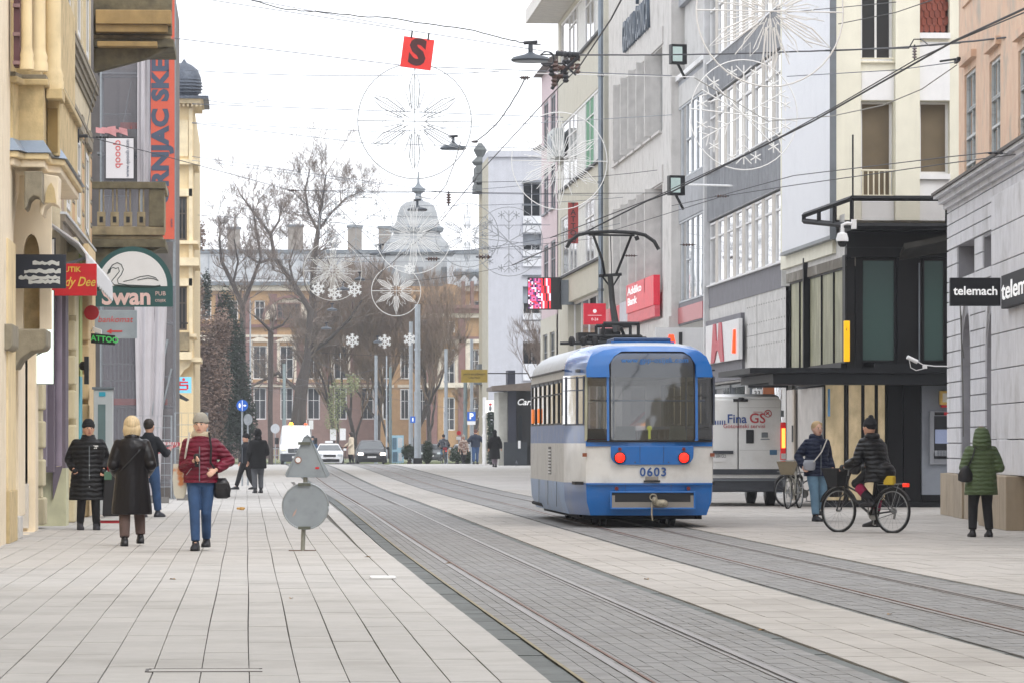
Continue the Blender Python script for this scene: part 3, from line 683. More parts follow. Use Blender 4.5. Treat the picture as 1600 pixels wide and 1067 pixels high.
# shop front
for a, b in ((1166, 1180), (1181, 1196), (1197, 1222)): win(pr, ob, U(a), U(b), .1, 2.9, -.15, 1, (.8,), GREYM, GL, .05)
for a, b in ((1110, 1135), (1138, 1163)): win(pr, ob, U(a), U(b), .1, 3.0, -.15, 1, (.8,), GREYM, GL, .08)
bx(pr, ob, 'dark_fascia', dsp, U(1164), U(1106), .0, .08, 3.1, 3.7)
mb = pr.mb(); z0, z1 = RZ(1160, 487), 5.3; mb.box(U(1163.5), U(1107), .0, .1, RZ(1163, 489) - .28, RZ(1163, 489)); mb.box(U(1163.5), U(1161), .0, .1, 3.7, RZ(1163, 489) - .285); mb.build('sign_surround', dsp, ob)
mb = pr.mb()
for z in (3.25, 3.9, 4.5, 4.95):
    u = U(1226)
    while u < U(1168): mb.box(u, u + .05, .0, .012, z, z + .035); u += .55
stuff(mb.build('panel_bolt', mat('bolt_grey', '#8d8b88', .8), ob))  # small grey squares in rows over the panels
bx(pr, ob, 'panel_seam', mat('seam', '#7c7a78', .8), U(1183), U(1182.6), .0, .004, 3, 5.2); bx(pr, ob, 'panel_seam', MATS['seam'], ua, U(1166), .0, .004, 4.2, 4.215)
# sub bay with deep loggia and curtain windows
p4 = Pl((XF + .25, 0), (0, 1), (-1, 0)); va, vb = p4.U(1106), p4.U(1050)
bd = glassmat('curtain_window', (.6, .62, .65), boost=.2)
for z0, z1, g_ in ((5.75, 8.3, lw), (9.6, 11.9, bd)):
    n = 7; wd = (vb - va) / n
    for i in range(n): win(p4, ob, va + i * wd + .01, va + (i + 1) * wd - .01, z0, z1, -.05, 1, (.5,) if i % 3 == 0 else (), mat('pale_frame', '#b5b9bd', .6), g_, .05)
bx(p4, ob, 'spandrel_band', blg, va, vb, -.3, .02, 8.32, 9.58); bx(p4, ob, 'spandrel_band', conc, va, vb, -.3, .02, 11.92, 12.6); bx(p4, ob, 'spandrel_band', dsp, va, vb, -.3, .02, 5.05, 5.73)
mb = p4.mb(); z0, z1 = 12.62, 15.1; mb.wall(va, vb, 12.6, 17, [(va + .3, vb - 1.0, 12.9, 15.1)], 1.4, n=.02); mb.quad((va, -1.39, 12.9), (vb, -1.39, 12.9), (vb, -1.39, 15.1), (va, -1.39, 15.1)); mb.build('loggia', mat('loggia_grey', '#9a9da3', .8, streak=.15), ob)
bx(p4, ob, 'loggia_door', mat('dark_door', '#3c4046', .5), va + 2, va + 4, -1.37, -1.33, 12.9, 14.6)
bx(p4, ob, 'loggia_beam', WHITE, va, vb, .03, .12, 12.75, 12.9)
mb = p4.mb(); mb.wall(va, vb, 0, 5.04, [(va + .3, vb - .8, .1, 4.6)], 1.2); mb.quad((va, -1.19, 0), (vb, -1.19, 0), (vb, -1.19, 4.7), (va, -1.19, 4.7)); mb.build('ground_recess', mat('recess_concrete', '#8d8a84', .85, streak=.2), ob)
bx(p4, ob, 'painted_red_reflection', mat('reflection_red', '#a83a46', .3, var=.1), va + 1.2, vb - .2, .021, .04, 5.1, 5.6)  # a red reflection painted as a strip of its own
# ---------------- red and white phone shop sign ----------------
pa = Pl((XF - .12, 0), (0, 1), (-1, 0)); a_, b_ = pa.U(1160), pa.U(1108); z0, z1 = pa.Z(1134, 565), pa.Z(1134, 504)
ph = thing('phone_shop_sign', 'flat white sign with big dull red letter shape over the phone shop', 'sign', (XF - .2, a_, z0))
mb = pa.mb(); mb.box(a_, b_, 0, .1, z0, z1); mb.build('sign_panel', WHITE, ph)
pinkr = mat('faded_red', '#bb5560', .5)
mb = pa.mb(); c = (a_ * .4 + b_ * .6); h = z1 - z0; mb.ext([(c - 2.5 + 0.9, .11, z0), (c - .9, .11, z0), (c - .2, .11, z0 + .3 * h), (c + .3, .11, z0 + .3 * h), (c + .9, .11, z0), (c + 1.7, .11, z0), (c + 1.1, .11, z1), (c + .5, .11, z1), (c + .3, .11, z0 + .55 * h), (c - .2, .11, z0 + .55 * h), (c - .4, .11, z1), (c - 1.0, .11, z1)], (0, .03, 0)); mb.build('red_letter', pinkr, ph)
orr = mat('lit_orange_red', '#ff4417', .4, emit=.9)
# free standing fascia over the tram: panel facing the street end with A1
fp = Pl((0, U(1100) - .3), (1, 0), (0, -1))
f1_ = thing('phone_shop_fascia', 'white projecting fascia with orange red A and black 1 above the tram roof', 'sign', (12.2, U(1100), 4))
a_, b_ = fp.U(1024), fp.U(1106); z0, z1 = fp.Z(1060, 560), fp.Z(1060, 512)
mb = fp.mb(); mb.box(a_, b_, -.1, .05, z0 - .6, z1); mb.build('fascia_panel', WHITE, f1_)
def A_(mb, x0, x1, z0, z1, n0, n1):
    w = x1 - x0; mb.ext([(x0, n0, z0), (x0 + w * .3, n0, z1), (x0 + w * .7, n0, z1), (x1, n0, z0), (x1 - w * .25, n0, z0), (x1 - w * .32, n0, z0 + (z1 - z0) * .25), (x0 + w * .32, n0, z0 + (z1 - z0) * .25), (x0 + w * .25, n0, z0)], (0, n1 - n0, 0) if 0 else (0, -(n1 - n0), 0))
mb = fp.mb(); mb.cur = 0; xA0, xA1 = fp.U(1039), fp.U(1058); zA0, zA1 = fp.Z(1050, 548), fp.Z(1050, 523); A_(mb, xA0, xA1, zA0, zA1, .06, .14); mb.build('letter', orr, f1_)
text('1', .62, BLACK, f1_, TM((fp.U(1063), fp.O.y - .08, fp.Z(1063, 533)), (1, 0, 0)), name='numeral', bold=.02)
# perpendicular letter box at the other side
pp = Pl((0, U(1160) - .2), (1, 0), (0, -1)); e = thing('phone_shop_sign', 'small projecting sign with glowing orange slab and black 1 at the frame edge', 'sign', (12.8, pp.O.y, 4))
mb = pp.mb(); mb.ext([(pp.U(1143), .0, pp.Z(1150, 552)), (pp.U(1145), .0, pp.Z(1150, 515)), (pp.U(1151), .0, pp.Z(1150, 515)), (pp.U(1153), .0, pp.Z(1150, 552))], (0, .16, 0)); mb.build('glowing_slab', orr, e, bevel=.02)
mb = pp.mb(); mb.box(pp.U(1149), pp.U(1153), .17, .24, pp.Z(1150, 538), pp.Z(1150, 512)); mb.build('numeral', BLACK, e)
# hanging shop sign with gold chevrons and the house number
P = P3(1200, 595, 66); t, M = signbox('hanging_sign', 'small black hanging sign with gold lettering and double chevron under the canopy', P, (1, 0, 0), 62 / 66, 20 / 66, .08, MATS['sign_black'])
gold = mat('gold_lettering', '#b89a52', .4)
text('Sanja Popović', .11, gold, t, M @ Matrix.Translation((-.18, 0, .045))); 
for k in (0, .09):
    mb = MB(M); mb.ext([(.22 + k, .1, .042), (.32 + k, 0, .042), (.22 + k, -.1, .042), (.25 + k, -.1, .042), (.35 + k, 0, .042), (.25 + k, .1, .042)], (0, 0, .01)); mb.build('chevron', gold, t)
P = P3(1201, 608, 64); t, M = signbox('wall_plate', 'rusty brown square plate behind the hanging black sign', P, (1, 0, 0), 18 / 64, 18 / 64, .05, mat('rust_plate', '#9a5a35', .7))
P = P3(1183, 614, 62); t, M = signbox('house_number', 'white plate with the house number 33 on the pale wall', P, (1, 0, 0), 15 / 62, 13 / 62, .03, WHITE); text('33', .17, BLACK, t, M @ Matrix.Translation((0, 0, .02)))

# ---------------- bank with vertical fins ----------------
fb = thing('fin_building', 'grey concrete building with tall vertical fins and a red bank sign', 'building', (XF, U(1000), 0))
ua, ub = U(1049), U(951); HF = 19.5
r1 = (11.45, 14.15); r2 = (6.3, 9.7); fa, fe = U(1035), U(959)
rc = mat('ribbed_render', '#cbc8c4', .85, var=.05, streak=.2, dirt='#8c877f', dirta=.5)
mb = pr.mb(); mb.wall(ua, ub, 0, HF, [(fa, fe, *r1), (fa, fe, *r2), (ua + .8, fe, .1, 4.4)], .35); mb.box(ua + .01, ub, -10, -.95, 0, HF)
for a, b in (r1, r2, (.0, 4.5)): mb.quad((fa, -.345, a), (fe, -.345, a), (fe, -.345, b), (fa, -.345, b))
mb.quad((ua, 0, 0), (ua, -1, 0), (ua, -1, HF), (ua, 0, HF)); mb.build('wall', rc, fb)
for a, b in (r1, r2): bx(pr, fb, 'gap_shade_back', mat('gap_shade_grey', '#8a8886', .8), fa, fe, -.34, -.335, a, b)  # darker sheet puts the shade between the fins into colour
finm = mat('fin_concrete', '#c6c3bf', .8, streak=.15)
for rr_ in (r1, r2):
    n = 6; wd = (fe - fa) / n
    for i in range(n):
        a = fa + i * wd
        if i: bx(pr, fb, 'fin', finm, a - .12, a + .12, -.32, .3, rr_[0], rr_[1])
        win(pr, fb, a + .18, a + wd - .18, rr_[0] + .1, rr_[1], -.32, 2, (.3,), mat('grey_frame', '#8b8f92', .6), GL, .05)
        bx(pr, fb, 'sill', finm, a + .2, a + wd - .1, -.1, .1, rr_[0] - .08, rr_[0] - .0)
    bx(pr, fb, 'raised_border', finm, fa - .4, fe + .4, .0, .05, rr_[1] + .05, rr_[1] + .6)
bx(pr, fb, 'parapet', finm, ua, ub, -.5, .12, HF, HF + .3)
bx(pr, fb, 'shop_glass', GL, ua + .8, fe, -.33, -.31, .1, 4.4)
bx(pr, fb, 'lower_band', finm, ua, ub, .001, .08, 4.6, 5.35)
dkt = mat('dark_metal_letters', '#4a5663', .5)
M = TM(pr.w((U(1018) + U(975)) / 2, .06, (RZ(1018, 40) + RZ(975, 55)) / 2 + .1), (0, -1, 0)); text('GRADSKA ČEONICA', 1.5, dkt, fb, M, bold=.02, ext=.05, xs=.72)
# red bank sign strip: panel, faded field, grey box, red box
bs = thing('bank_sign', 'red bank sign strip with bright square panel reading Addiko Bank', 'sign', (XF - .2, U(1000), 5.4))
zb0, zb1 = 5.45, 6.42
bx(pr, bs, 'sign_panel', mat('bank_red', '#cc2038', .4, emit=.12), U(1035.5), U(992), .09, .3, zb0 + .35, zb1 + .35)
bx(pr, bs, 'lower_strip', mat('faded_bank_red', '#d2505c', .45), U(1035.5), U(992), .09, .26, zb0 - .02, zb0 + .34)
bx(pr, bs, 'grey_field', mat('sign_grey', '#b9bac2', .5), U(991.5), U(979), .09, .25, zb0 - .0, zb1 - .15)
bx(pr, bs, 'faded_panel', MATS['faded_bank_red'], U(978.5), U(948), .09, .25, zb0, zb1 - .2)
MS = TM(pr.w(U(994.5), .31, zb1 + .1), (0, -1, 0)); text('Addiko', .36, TW, bs, MS, align='LEFT', xs=5.1, bold=.008); MS = TM(pr.w(U(994.5), .31, zb1 - .26), (0, -1, 0)); text('Bank', .36, TW, bs, MS, align='LEFT', xs=5.1, bold=.008)
# projecting square of the same bank, seen past the tram
P = P3(929, 491, 43); t, M = signbox('bank_blade_sign', 'red square projecting bank sign beside the grey drainpipe', P, (1, 0, 0), 34 / 42, 32 / 42, .2, MATS['bank_red'])
mb = MB(M); mb.lathe([(.07, 0), (.07, .01)], (0, .1, .105), 14, axis='z'); mb.box(-.25, .25, -.06, -.045, .1, .11); mb.build('white_mark', TW, t); text('0-24', .14, TW, t, M @ Matrix.Translation((0, -.2, .105)))
mb = pr.mb(); u = U(947); mb.tube([(u, .2, 0), (u, .2, 19)], .1, 8)
dp = thing('drainpipe', 'tall grey blue drainpipe between the fin building and its neighbour', 'drainpipe', (XF - .2, u, 0)); mb.build('pipe', mat('zinc_pipe', '#87919b', .5, .4), dp)
for z in (3, 7, 11, 15):
    mb = pr.mb(); mb.tube([(u, .2, z), (u, .2, z + .1)], .125, 8); mb.build('pipe_clamp', GREYM, dp)

# ---------------- building with wide windows and green curtain ----------------
gb = thing('green_window_building', 'cream office building with overhanging roof and a green curtain in one window', 'building', (XF, U(900), 0))
ua, ub = U(944), U(872); HG = 19.4
cr2 = mat('pale_cream_render', '#c4c1b4', .85, var=.05, streak=.12, dirt='#9b978a', dirta=.3)
rws = [(RZ(935, 95) , RZ(935, -40)), (RZ(935, 252), RZ(935, 135)), (RZ(935, 372), RZ(935, 285)), (RZ(935, 500), RZ(935, 405))]
rws = [(17.0, 19.2), (12.1, 14.9), (8.4, 10.9), (4.2, 7.2)]
holes = []
for z0, z1 in rws[:3]: holes.append((ua + .8, ub - 1.5, z0, z1))
holes.append((ua + 3, ub - 6, .2, 7.2))
mb = pr.mb(); mb.wall(ua, ub, 0, HG, holes, .35); mb.box(ua + .01, ub - .01, -10, -.5, 0, HG); mb.quad((ub, 0, 0), (ub, -10, 0), (ub, -10, HG), (ub, 0, HG)); mb.quad((ua, 0, 0), (ua, -1, 0), (ua, -1, HG), (ua, 0, HG)); mb.build('wall', cr2, gb)
green = mat('green_curtain', '#5c8f72', .8)
for k, (z0, z1) in enumerate(rws[:3]):
    n = 5; a0, a1 = ua + .8, ub - 1.5; wd = (a1 - a0) / n
    for i in range(n):
        g_ = green if (k == 1 and i == 1) else mat('white_curtain', '#c9c9c6', .6) if i in (0, 2) else GL if k == 0 else GLB
        win(pr, gb, a0 + i * wd + .03, a0 + (i + 1) * wd - .03, z0, z1, -.09, 2 if i % 2 else 1, (.72,) if i % 2 else (), WHITE, g_, .09)
    bx(pr, gb, 'sill', DKST, a0, a1, -.05, .12, z0 - .1, z0 - .01)
win(pr, gb, ua + 3.05, ub - 6.05, .2, 7.2, -.3, 4, (.4, .75), WHITE, GL, .1)
mb = pr.mb(); mb.box(ua - .1, ub + .3, -10, 1.3, HG + .01, HG + .5); mb.build('roof_overhang', mat('roof_soffit', '#d2d0cc', .8), gb)
mb = pr.mb(); mb.box(ua - .1, ub + .35, 1.31, 1.38, HG + .01, HG + .6); mb.build('gutter', mat('roof_soffit', '#d2d0cc'), gb)
ac = thing('air_conditioner', 'small white air conditioner box high on the pale wall under the cable cluster', 'air conditioner', (XF - .3, U(875), 14)); bx(pr, ac, 'housing', mat('ac_white', '#b7bcbc', .6), U(883), U(873), .02, .5, 13.4, 14.6, .03); bx(pr, ac, 'grille', GREYM, U(881), U(875), .5, .52, 13.55, 14.4)
# red vertical tattoo banner
s = 40; P = P3(895.5, 349, s); t, M = signbox('vertical_banner', 'dull red vertical banner spelling TATTOO beside the drainpipe', P, (1, 0, 0), 16 / s, 64 / s, .06, mat('dull_red', '#a23d39', .6))
for i, ch in enumerate('TATTOO'): text(ch, .3, BLACK, t, M @ Matrix.Translation((0, .68 - i * .27, .035)), bold=.004)
# ---------------- pink building ----------------
pk = thing('pink_building', 'narrow pale pink building beyond the led screen', 'building', (XF, U(855), 0)); ua, ub = U(871), U(846); HP = RZ(846, 122)
pkm = mat('pink_plaster', '#cbb9bd', .85, var=.05, streak=.1); 
hl = []
for z0, z1 in ((4.2, 6.2), (8.2, 10.2), (11.6, 13.6), (14.6, 16.6)):
    for k in (.12, .56): hl.append((ua + (ub - ua) * k, ua + (ub - ua) * (k + .3), z0, z1))
mb = pr.mb(); mb.wall(ua + .05, ub, 6.9, HP, [h for h in hl if h[2] > 6.9], .3); mb.box(ua + .06, ub, -10, -.4, 0, HP); mb.quad((ub, 0, 0), (ub, -10, 0), (ub, -10, HP), (ub, 0, HP)); mb.build('wall', pkm, pk)
mb = pr.mb(); mb.wall(ua + .05, ub, 0, 6.9, [h for h in hl if h[2] < 6.9], .3, n=.04); mb.build('lower_wall', cr2, pk)
for h in hl: win(pr, pk, h[0], h[1], h[2], h[3], -.1, 2, (.6,), GREYM, GL, .08, sill=.12)
mb = pr.mb(); mb.ext([(ua, .4, HP), (ua, -4, HP + 2.2), (ua, -9, HP)], (ub - ua, 0, 0)); mb.build('roof', mat('dark_roof', '#6f6a66', .8), pk)
# led screen, facing down the street, on a bracket
px_, s = 847, 37.5
P = P3(843, 459, s); t = thing('led_screen', 'large led advertising screen glowing pink and red on the right hand facade', 'screen', tuple(P))
yw = P.y; A = P3(823, 464, s); B = P3(859, 456, s + .6)
M = TM(P, (1, -.25, 0)); w, h = 38 / s, 50 / s
mb = MB(M); mb.box(-w / 2, w / 2 + .35, -h / 2, h / 2, -.5, 0); mb.build('housing', BLACK, t)
rr = random.Random(9); pal = [mat('led_pink', '#d4609a', .5, emit=.6), mat('led_red', '#d92c3a', .5, emit=.6), mat('led_violet', '#6d3f7d', .5, emit=.4), mat('led_pale', '#e6d3e6', .5, emit=.6), mat('led_dark', '#2a1c2c', .5)]
mb = MB(M)
for i in range(14):
    for j in range(20):
        k = int(2.2 + 2.2 * math.sin(i * .9 + j * .35) + 1.3 * math.sin(j * 1.1 - i * .6)) % 5 if i < 8 else (1, 1, 4, 1, 3)[(i + j // 5) % 5]
        mb.box(-w / 2 + .03 + i * (w - .06) / 14, -w / 2 + .03 + (i + 1) * (w - .06) / 14, -h / 2 + .04 + j * (h - .08) / 20, -h / 2 + .04 + (j + 1) * (h - .08) / 20, .001, .006, m=k)
mb.build('picture', pal, t)
mb = MB(M); mb.box(w / 2 + .36, w / 2 + .9, -h / 2 + .2, h / 2 - .1, -.6, -.2); mb.build('bracket_box', GREYM, t)

# ---------------- white apartment tower ----------------
YT = 242; pt = Pl((0, YT), (1, 0), (0, -1)); tw = thing('apartment_tower', 'tall pale grey apartment block with balconies facing down the street', 'building', (13, YT, 0))
a_, b_ = pt.U(763), pt.U(900); zt = pt.Z(800, 246)
tws = mat('tower_render', '#bcbec5', .85, var=.04, streak=.12)
zz = lambda y: pt.Z(800, y)
hl = [(pt.U(818), pt.U(843), zz(y + 12), zz(y - 12)) for y in (390,)] + [(pt.U(818), pt.U(844), zz(585), zz(536))] + [(pt.U(817), pt.U(845), zz(y1), zz(y0)) for y0, y1 in ((284, 349), (363, 384))] + [(pt.U(817), pt.U(845), zz(497), zz(440))]
hl = [(pt.U(817), pt.U(846), zz(b), zz(a)) for a, b in ((284, 348), (366, 401), (448, 500), (534, 578))]
mb = pt.mb(); mb.wall(a_, b_, 0, zt, hl, .6); mb.box(a_ + .02, b_, -6, -.7, 0, zt); mb.box(a_, b_ + .0, -6, .15, zt + .005, zt + .35); mb.build('wall', tws, tw)
p5 = Pl((pt.U(763) - .01, 0), (0, 1), (-1, 0))
mb = MB(); mb.box(a_ - .02, a_, YT, YT + 6, 0, zt); mb.build('yellow_side', mat('ochre_side', '#b3ad9b', .85), tw)
for k, h in enumerate(hl):
    win(pt, tw, h[0], h[1], h[2], h[3] - .01, -.5, 2, (), WHITE, GL, .07)
    if k in (1, 2): bx(pt, tw, 'roller_blind', mat('blind_grey', '#9aa0a8', .7), h[0], h[1], -.42, -.36, h[2] + (h[3] - h[2]) * .5, h[3])
    bx(pt, tw, 'balcony_front', mat('balcony_white', '#d0d2d6', .7), h[0] - .0, h[1], .0, .12, h[2] - .55, h[2] + .35)
    if k == 3:
        mb = pt.mb()
        for i in range(7): u = h[0] + (h[1] - h[0]) * i / 7 + .04; mb.tube([(u, -.2, h[2]), (u, -.2, h[3])], .015, 4)
        mb.build('window_bars', BLACK, tw)
for y in (284, 320, 350, 401, 430, 500): bx(pt, tw, 'floor_slab', GREYM, pt.U(816), pt.U(846), .0, .16, zz(y) - .06, zz(y))
# ornate cornice house just behind its corner
orn = thing('ornate_house', 'old house with dark ornate cornices edging out behind the pale tower', 'building', (12.8, 262, 0))
YO = 258; po = Pl((0, YO), (1, 0), (0, -1)); oz = lambda y: po.Z(755, y)
mb = po.mb(); mb.box(po.U(754), 20, -4, 0, 0, oz(268)); mb.build('wall', mat('ornate_wall', '#a69c84', .85, var=.1, streak=.2), orn)
om = mat('ornate_dark', '#5d6160', .8)
for y, p, h in ((300, 742, .5), (290, 744, .35), (281, 742, .3), (272, 744, .45), (600, 744, .35), (592, 746, .3), (585, 748, .6)): bx(po, orn, 'cornice', om, po.U(p), 20, -3, .5, oz(y), oz(y) + h)
for y in (585, 545, 505, 465, 420, 380, 340): bx(po, orn, 'window', GL, po.U(755), po.U(759), .0, .03, oz(y), oz(y) + .9)
mb = po.mb(); mb.lathe([(.35, 0), (.5, .2), (.2, .5), (.4, .9), (.1, 1.3)], (po.U(751), -.5, oz(272) + .5), 10); mb.build('urn', om, orn)
mb = po.mb(); mb.box(po.U(768), 21, -10, .1, oz(268) + .01, oz(262)); mb.ext([(po.U(800), 0, oz(247) - .3), (po.U(860), 0, oz(215)), (po.U(920), 0, oz(247) - .3)], (0, -8, 0)); mb.build('roof', mat('dark_roof', '#6f6a66', .8), orn)
# pub pavilion at its foot
kb = thing('pub_pavilion', 'dark pub pavilion with a slanting roof slab beside the tram front', 'building', (14, 218, 0))
YK = 218; pk2 = Pl((0, YK), (1, 0), (0, -1)); kz = lambda y: pk2.Z(800, y); kx = pk2.U; g0_ = gz(YK)
bx(pk2, kb, 'pale_wall', mat('ribbed_pale_wall', '#b5b5ae', .8, streak=.1), kx(779), kx(793), -4, 0, g0_, kz(612)); bx(pk2, kb, 'dark_pier', mat('navy_pier', '#2c2f3c', .6), kx(793.5), kx(806), -4, .3, g0_, kz(608))
bx(pk2, kb, 'dark_front', BLACK, kx(806), kx(850), -4, .0, g0_, kz(608))
win(pk2, kb, kx(807), kx(819), g0_ + .9, kz(645), .03, 1, (), BLACK, GL, .1)
mb = pk2.mb(); mb.ext([(kx(767), .0, kz(610)), (kx(767), .0, kz(603)), (kx(830), .0, kz(597)), (kx(830), .0, kz(610))], (0, 1.0, 0)); mb.box(kx(767), kx(850), -4, -.01, kz(610), kz(604)); mb.build('roof_slab', mat('brown_slab', '#6e645c', .8), kb)
bx(pk2, kb, 'chimney_box', mat('navy_pier', '#2c2f3c'), kx(794), kx(806), -2, -.5, kz(603), kz(578)); bx(pk2, kb, 'terrace_screen', mat('screen_dark', '#2c3238', .5), kx(786), kx(822), .6, .7, g0_, kz(690))
text('Carlsberg', .42, TW, kb, TM((kx(807), YK - .06, kz(628)), (1, 0, 0)), align='LEFT', shear=.3, bold=.01)
mb = pk2.mb(); mb.box(kx(808), kx(812), .72, .76, kz(700), kz(688)); mb.build('menu_board', WHITE, kb)
P = P3(766, 635, 31); t, M = signbox('lit_sign', 'white square sign with a small red head drawing on a pole', P, (1, 0, 0), 17 / 31, 20 / 31, .1, mat('lit_white', '#e6e3e0', .5, emit=.4)); mb = MB(M); mb.ball((.0, .12, .05), (.08, .06, .02), 10, 6); mb.build('red_mark', REDS, t); mb = MB(M); mb.ball((.0, -.08, .05), (.07, .14, .02), 10, 6); mb.build('dark_mark', GREYM, t)
# garland on the pub corner
gm_ = mat('fir_green', '#2c3d30', .9, var=.3, scale=20); rr = random.Random(5); mb = MB()
x0_, y0_ = AT(770, 31)
for i in range(900):
    c = Vector((x0_ + rr.uniform(-.25, .25), y0_ + rr.uniform(-.2, .2), rr.uniform(g0_, 2.9))); d = Vector((rr.uniform(-1, 1), rr.uniform(-1, 1), rr.uniform(-.6, .6))).normalized() * .12; e = Vector((d.y, -d.x, .1)) * .35
    mb.quad(c - d, c + e, c + d, c - e)
ga = thing('fir_garland', 'tall dark green fir garland column beside the pub wall', 'plant', (x0_, y0_, g0_)); stuff(mb.build('needles', gm_, ga))
# ================= left side =================
# ---------------- nearest: ochre house with a stone oriel ----------------
och = mat('ochre_plaster', '#e6d2a8', .85, var=.06, streak=.14, dirt='#9c8a66', dirta=.4, bump=.2)
ochl = mat('pale_ochre', '#eddfc6', .85, var=.05, streak=.1, dirt='#b5a27c', dirta=.3, bump=.15)
ost = mat('ochre_stone', '#cdb88c', .88, var=.14, scale=5, streak=.25, dirt='#6e6248', dirts=2, dirta=.55, bump=.4)
grs = mat('grey_sandstone', '#8d8675', .9, var=.15, scale=8, streak=.2, dirt='#5c5749', dirta=.5, bump=.4)
zin = mat('zinc_sheet', '#8b99ab', .5, .3, var=.1, streak=.2)
XL = -3.3
oh = thing('ochre_house', 'ochre house with stone oriel, columns and corbels at the left edge', 'building', (XL, 62, 0))
pl1 = Pl((XL, 0), (0, 1), (1, 0)); UL = pl1.U
def XA(px, Y): return XY(px, Y)
y0, y1 = 50, 71.5
# ground floor arch: deep reveal seen from the street
ya, yb = 63.5, 70.5
mb = pl1.mb(); mb.wall(y0, y1, 0, 9.5, [(ya, yb, .0, 5.2)], .5, n=.0); arch_top(mb, ya, yb, 5.2, 1.6, 0, .5, 10); mb.box(y0, y1, -8, -.6, 0, 12); mb.quad((y1, 0, 0), (y1, -8, 0), (y1, -8, 9.5), (y1, 0, 9.5)); mb.build('wall', ochl, oh)
bx(pl1, oh, 'shop_recess', ochl, ya, yb, -.58, -.5, 0, 5.2)
# corner pier near the camera, with base stones and corbels
Yp = 63
def pier(nm, m, xa, xb, Y0, Y1, z0, z1, bev=.01): mb = MB(); mb.box(xa, xb, Y0, Y1, z0, z1); return mb.build(nm, m, oh, bevel=bev)
pier('pier', och, XA(-40, 62), XA(13, 62), 62, 64, .72, 4.2); pier('pier_base', ost, XA(-40, 62), XA(15.5, 62), 61.95, 64.1, 0, .72)
pier('pier', ochl, XA(13, 66), XA(29, 66), 66, 68, .3, 4.2); pier('step', LPL, XA(16, 66), XA(36, 66), 65, 66, 0, .32); pier('pier', ochl, XA(29, 70.5), XA(44, 70.5), 70.5, 72, .05, 6); pier('pier_base', LPL, XA(27, 70.4), XA(44.5, 70.4), 70.4, 70.48, .05, .75)
for k, (xa, xb, Y, m) in enumerate(((-40, 20, 61.5, grs), (8, 72, 64, grs))):
    z_ = lambda py: ZP(py, XA(20, Y), Y)
    a, b = XA(xa, Y), XA(xb, Y); zt, zb = z_(506 if k == 0 else 514), z_(560 if k == 0 else 575)
    mb = MB(); r = []
    prof = [(a, zt), (b, zt), (b, z_(540)), (b - .05, z_(546)), (b - .22, z_(549)), (b - .36, z_(560)), (b - .44, zb), (a, zb)]
    mb.ext([(x, Y, z) for x, z in prof], (0, 1.6, 0)); mb.build('corbel', m, oh, bevel=.02)
# upper wall face over the arch with pointed niche
p7 = Pl((0, 65.5), (1, 0), (0, -1))
X_ = lambda px: XA(px, 65.5); Zq = lambda py: ZP(py, XA(50, 65.5), 65.5)
mb = p7.mb(); hh = (X_(36), X_(62), Zq(514), Zq(366)); mb.wall(X_(-60), X_(79), Zq(514), Zq(232), [hh], .3); arch_top(mb, hh[0], hh[1], hh[3], .35, 0, .3, 10)
mb.box(X_(-60), X_(79) - .001, -.5, -.31, Zq(514), Zq(232)); mb.build('front_wall', ochl, oh)
mb = p7.mb(); mb.quad((hh[0], -.295, hh[2]), (hh[1], -.295, hh[2]), (hh[1], -.295, hh[3]), (hh[0], -.295, hh[3])); mb.build('niche_back', ost, oh)
mb = p7.mb(); mb.box(X_(24), X_(40), -.0, .12, Zq(640), Zq(514)) if 0 else None
# oriel: zinc apron, moulded shelf, body, cornice, columns
def poly(name, m, pts, z0, z1, bev=0):
    mb = MB(); mb.ext([(x, y, z0) for x, y in pts], (0, 0, z1 - z0)); return mb.build(name, m, oh, bevel=bev)
def plan(off=0, Y=63.0):
    x = lambda px, YY: XA(px, YY) + off
    return [(x(-80, Y), Y - off), (x(22, Y), Y - off), (x(32, Y + .5), Y + .5 - off), (x(70, Y + .5), Y + .5 - off), (x(70, Y + .5), Y + 1.6 - off), (x(95, Y + 1.9), Y + 1.9 - off), (x(95, Y + 2), Y + 9), (x(-80, Y), Y + 9)]
zf = lambda py: ZP(py, XA(50, 63.5), 63.5)
poly('oriel_body', ost, plan(-.02), zf(236), zf(133))
poly('oriel_shelf', och, plan(.06), zf(250), zf(240), .02); poly('oriel_shelf', ochl, plan(.0), zf(262), zf(250), .02)
# sloped zinc apron
R0 = [(x, y, zf(240) + .005) for x, y in plan(.1)]; R1_ = [(x, y, zf(218)) for x, y in plan(-.03)]
mb = MB(); mb.rings([R0, R1_]); mb.build('zinc_apron', zin, oh)
poly('oriel_cornice', ost, plan(.05), zf(134), zf(124), .02); poly('oriel_cornice', grs, plan(.02), zf(124), zf(117), .01); 
poly('upper_body', ost, plan(-.06), zf(117), zf(-60))
# dark niche and window strip
mb = MB(); a, b = XA(23.5, 62.98), XA(33, 62.98); mb.box(a, b, 62.6, 62.95, zf(112), zf(-60)); f = mb.build('oriel_window', mat('burgundy_frame', '#5d3a3f', .6), oh)
for z in (110, 66, 22, -22):
    mb = MB(); mb.box(a - .01, b + .005, 62.55, 62.62, zf(z), zf(z) + .05); mb.build('glazing_bar', mat('pale_bar', '#8a6d6d', .6), f)
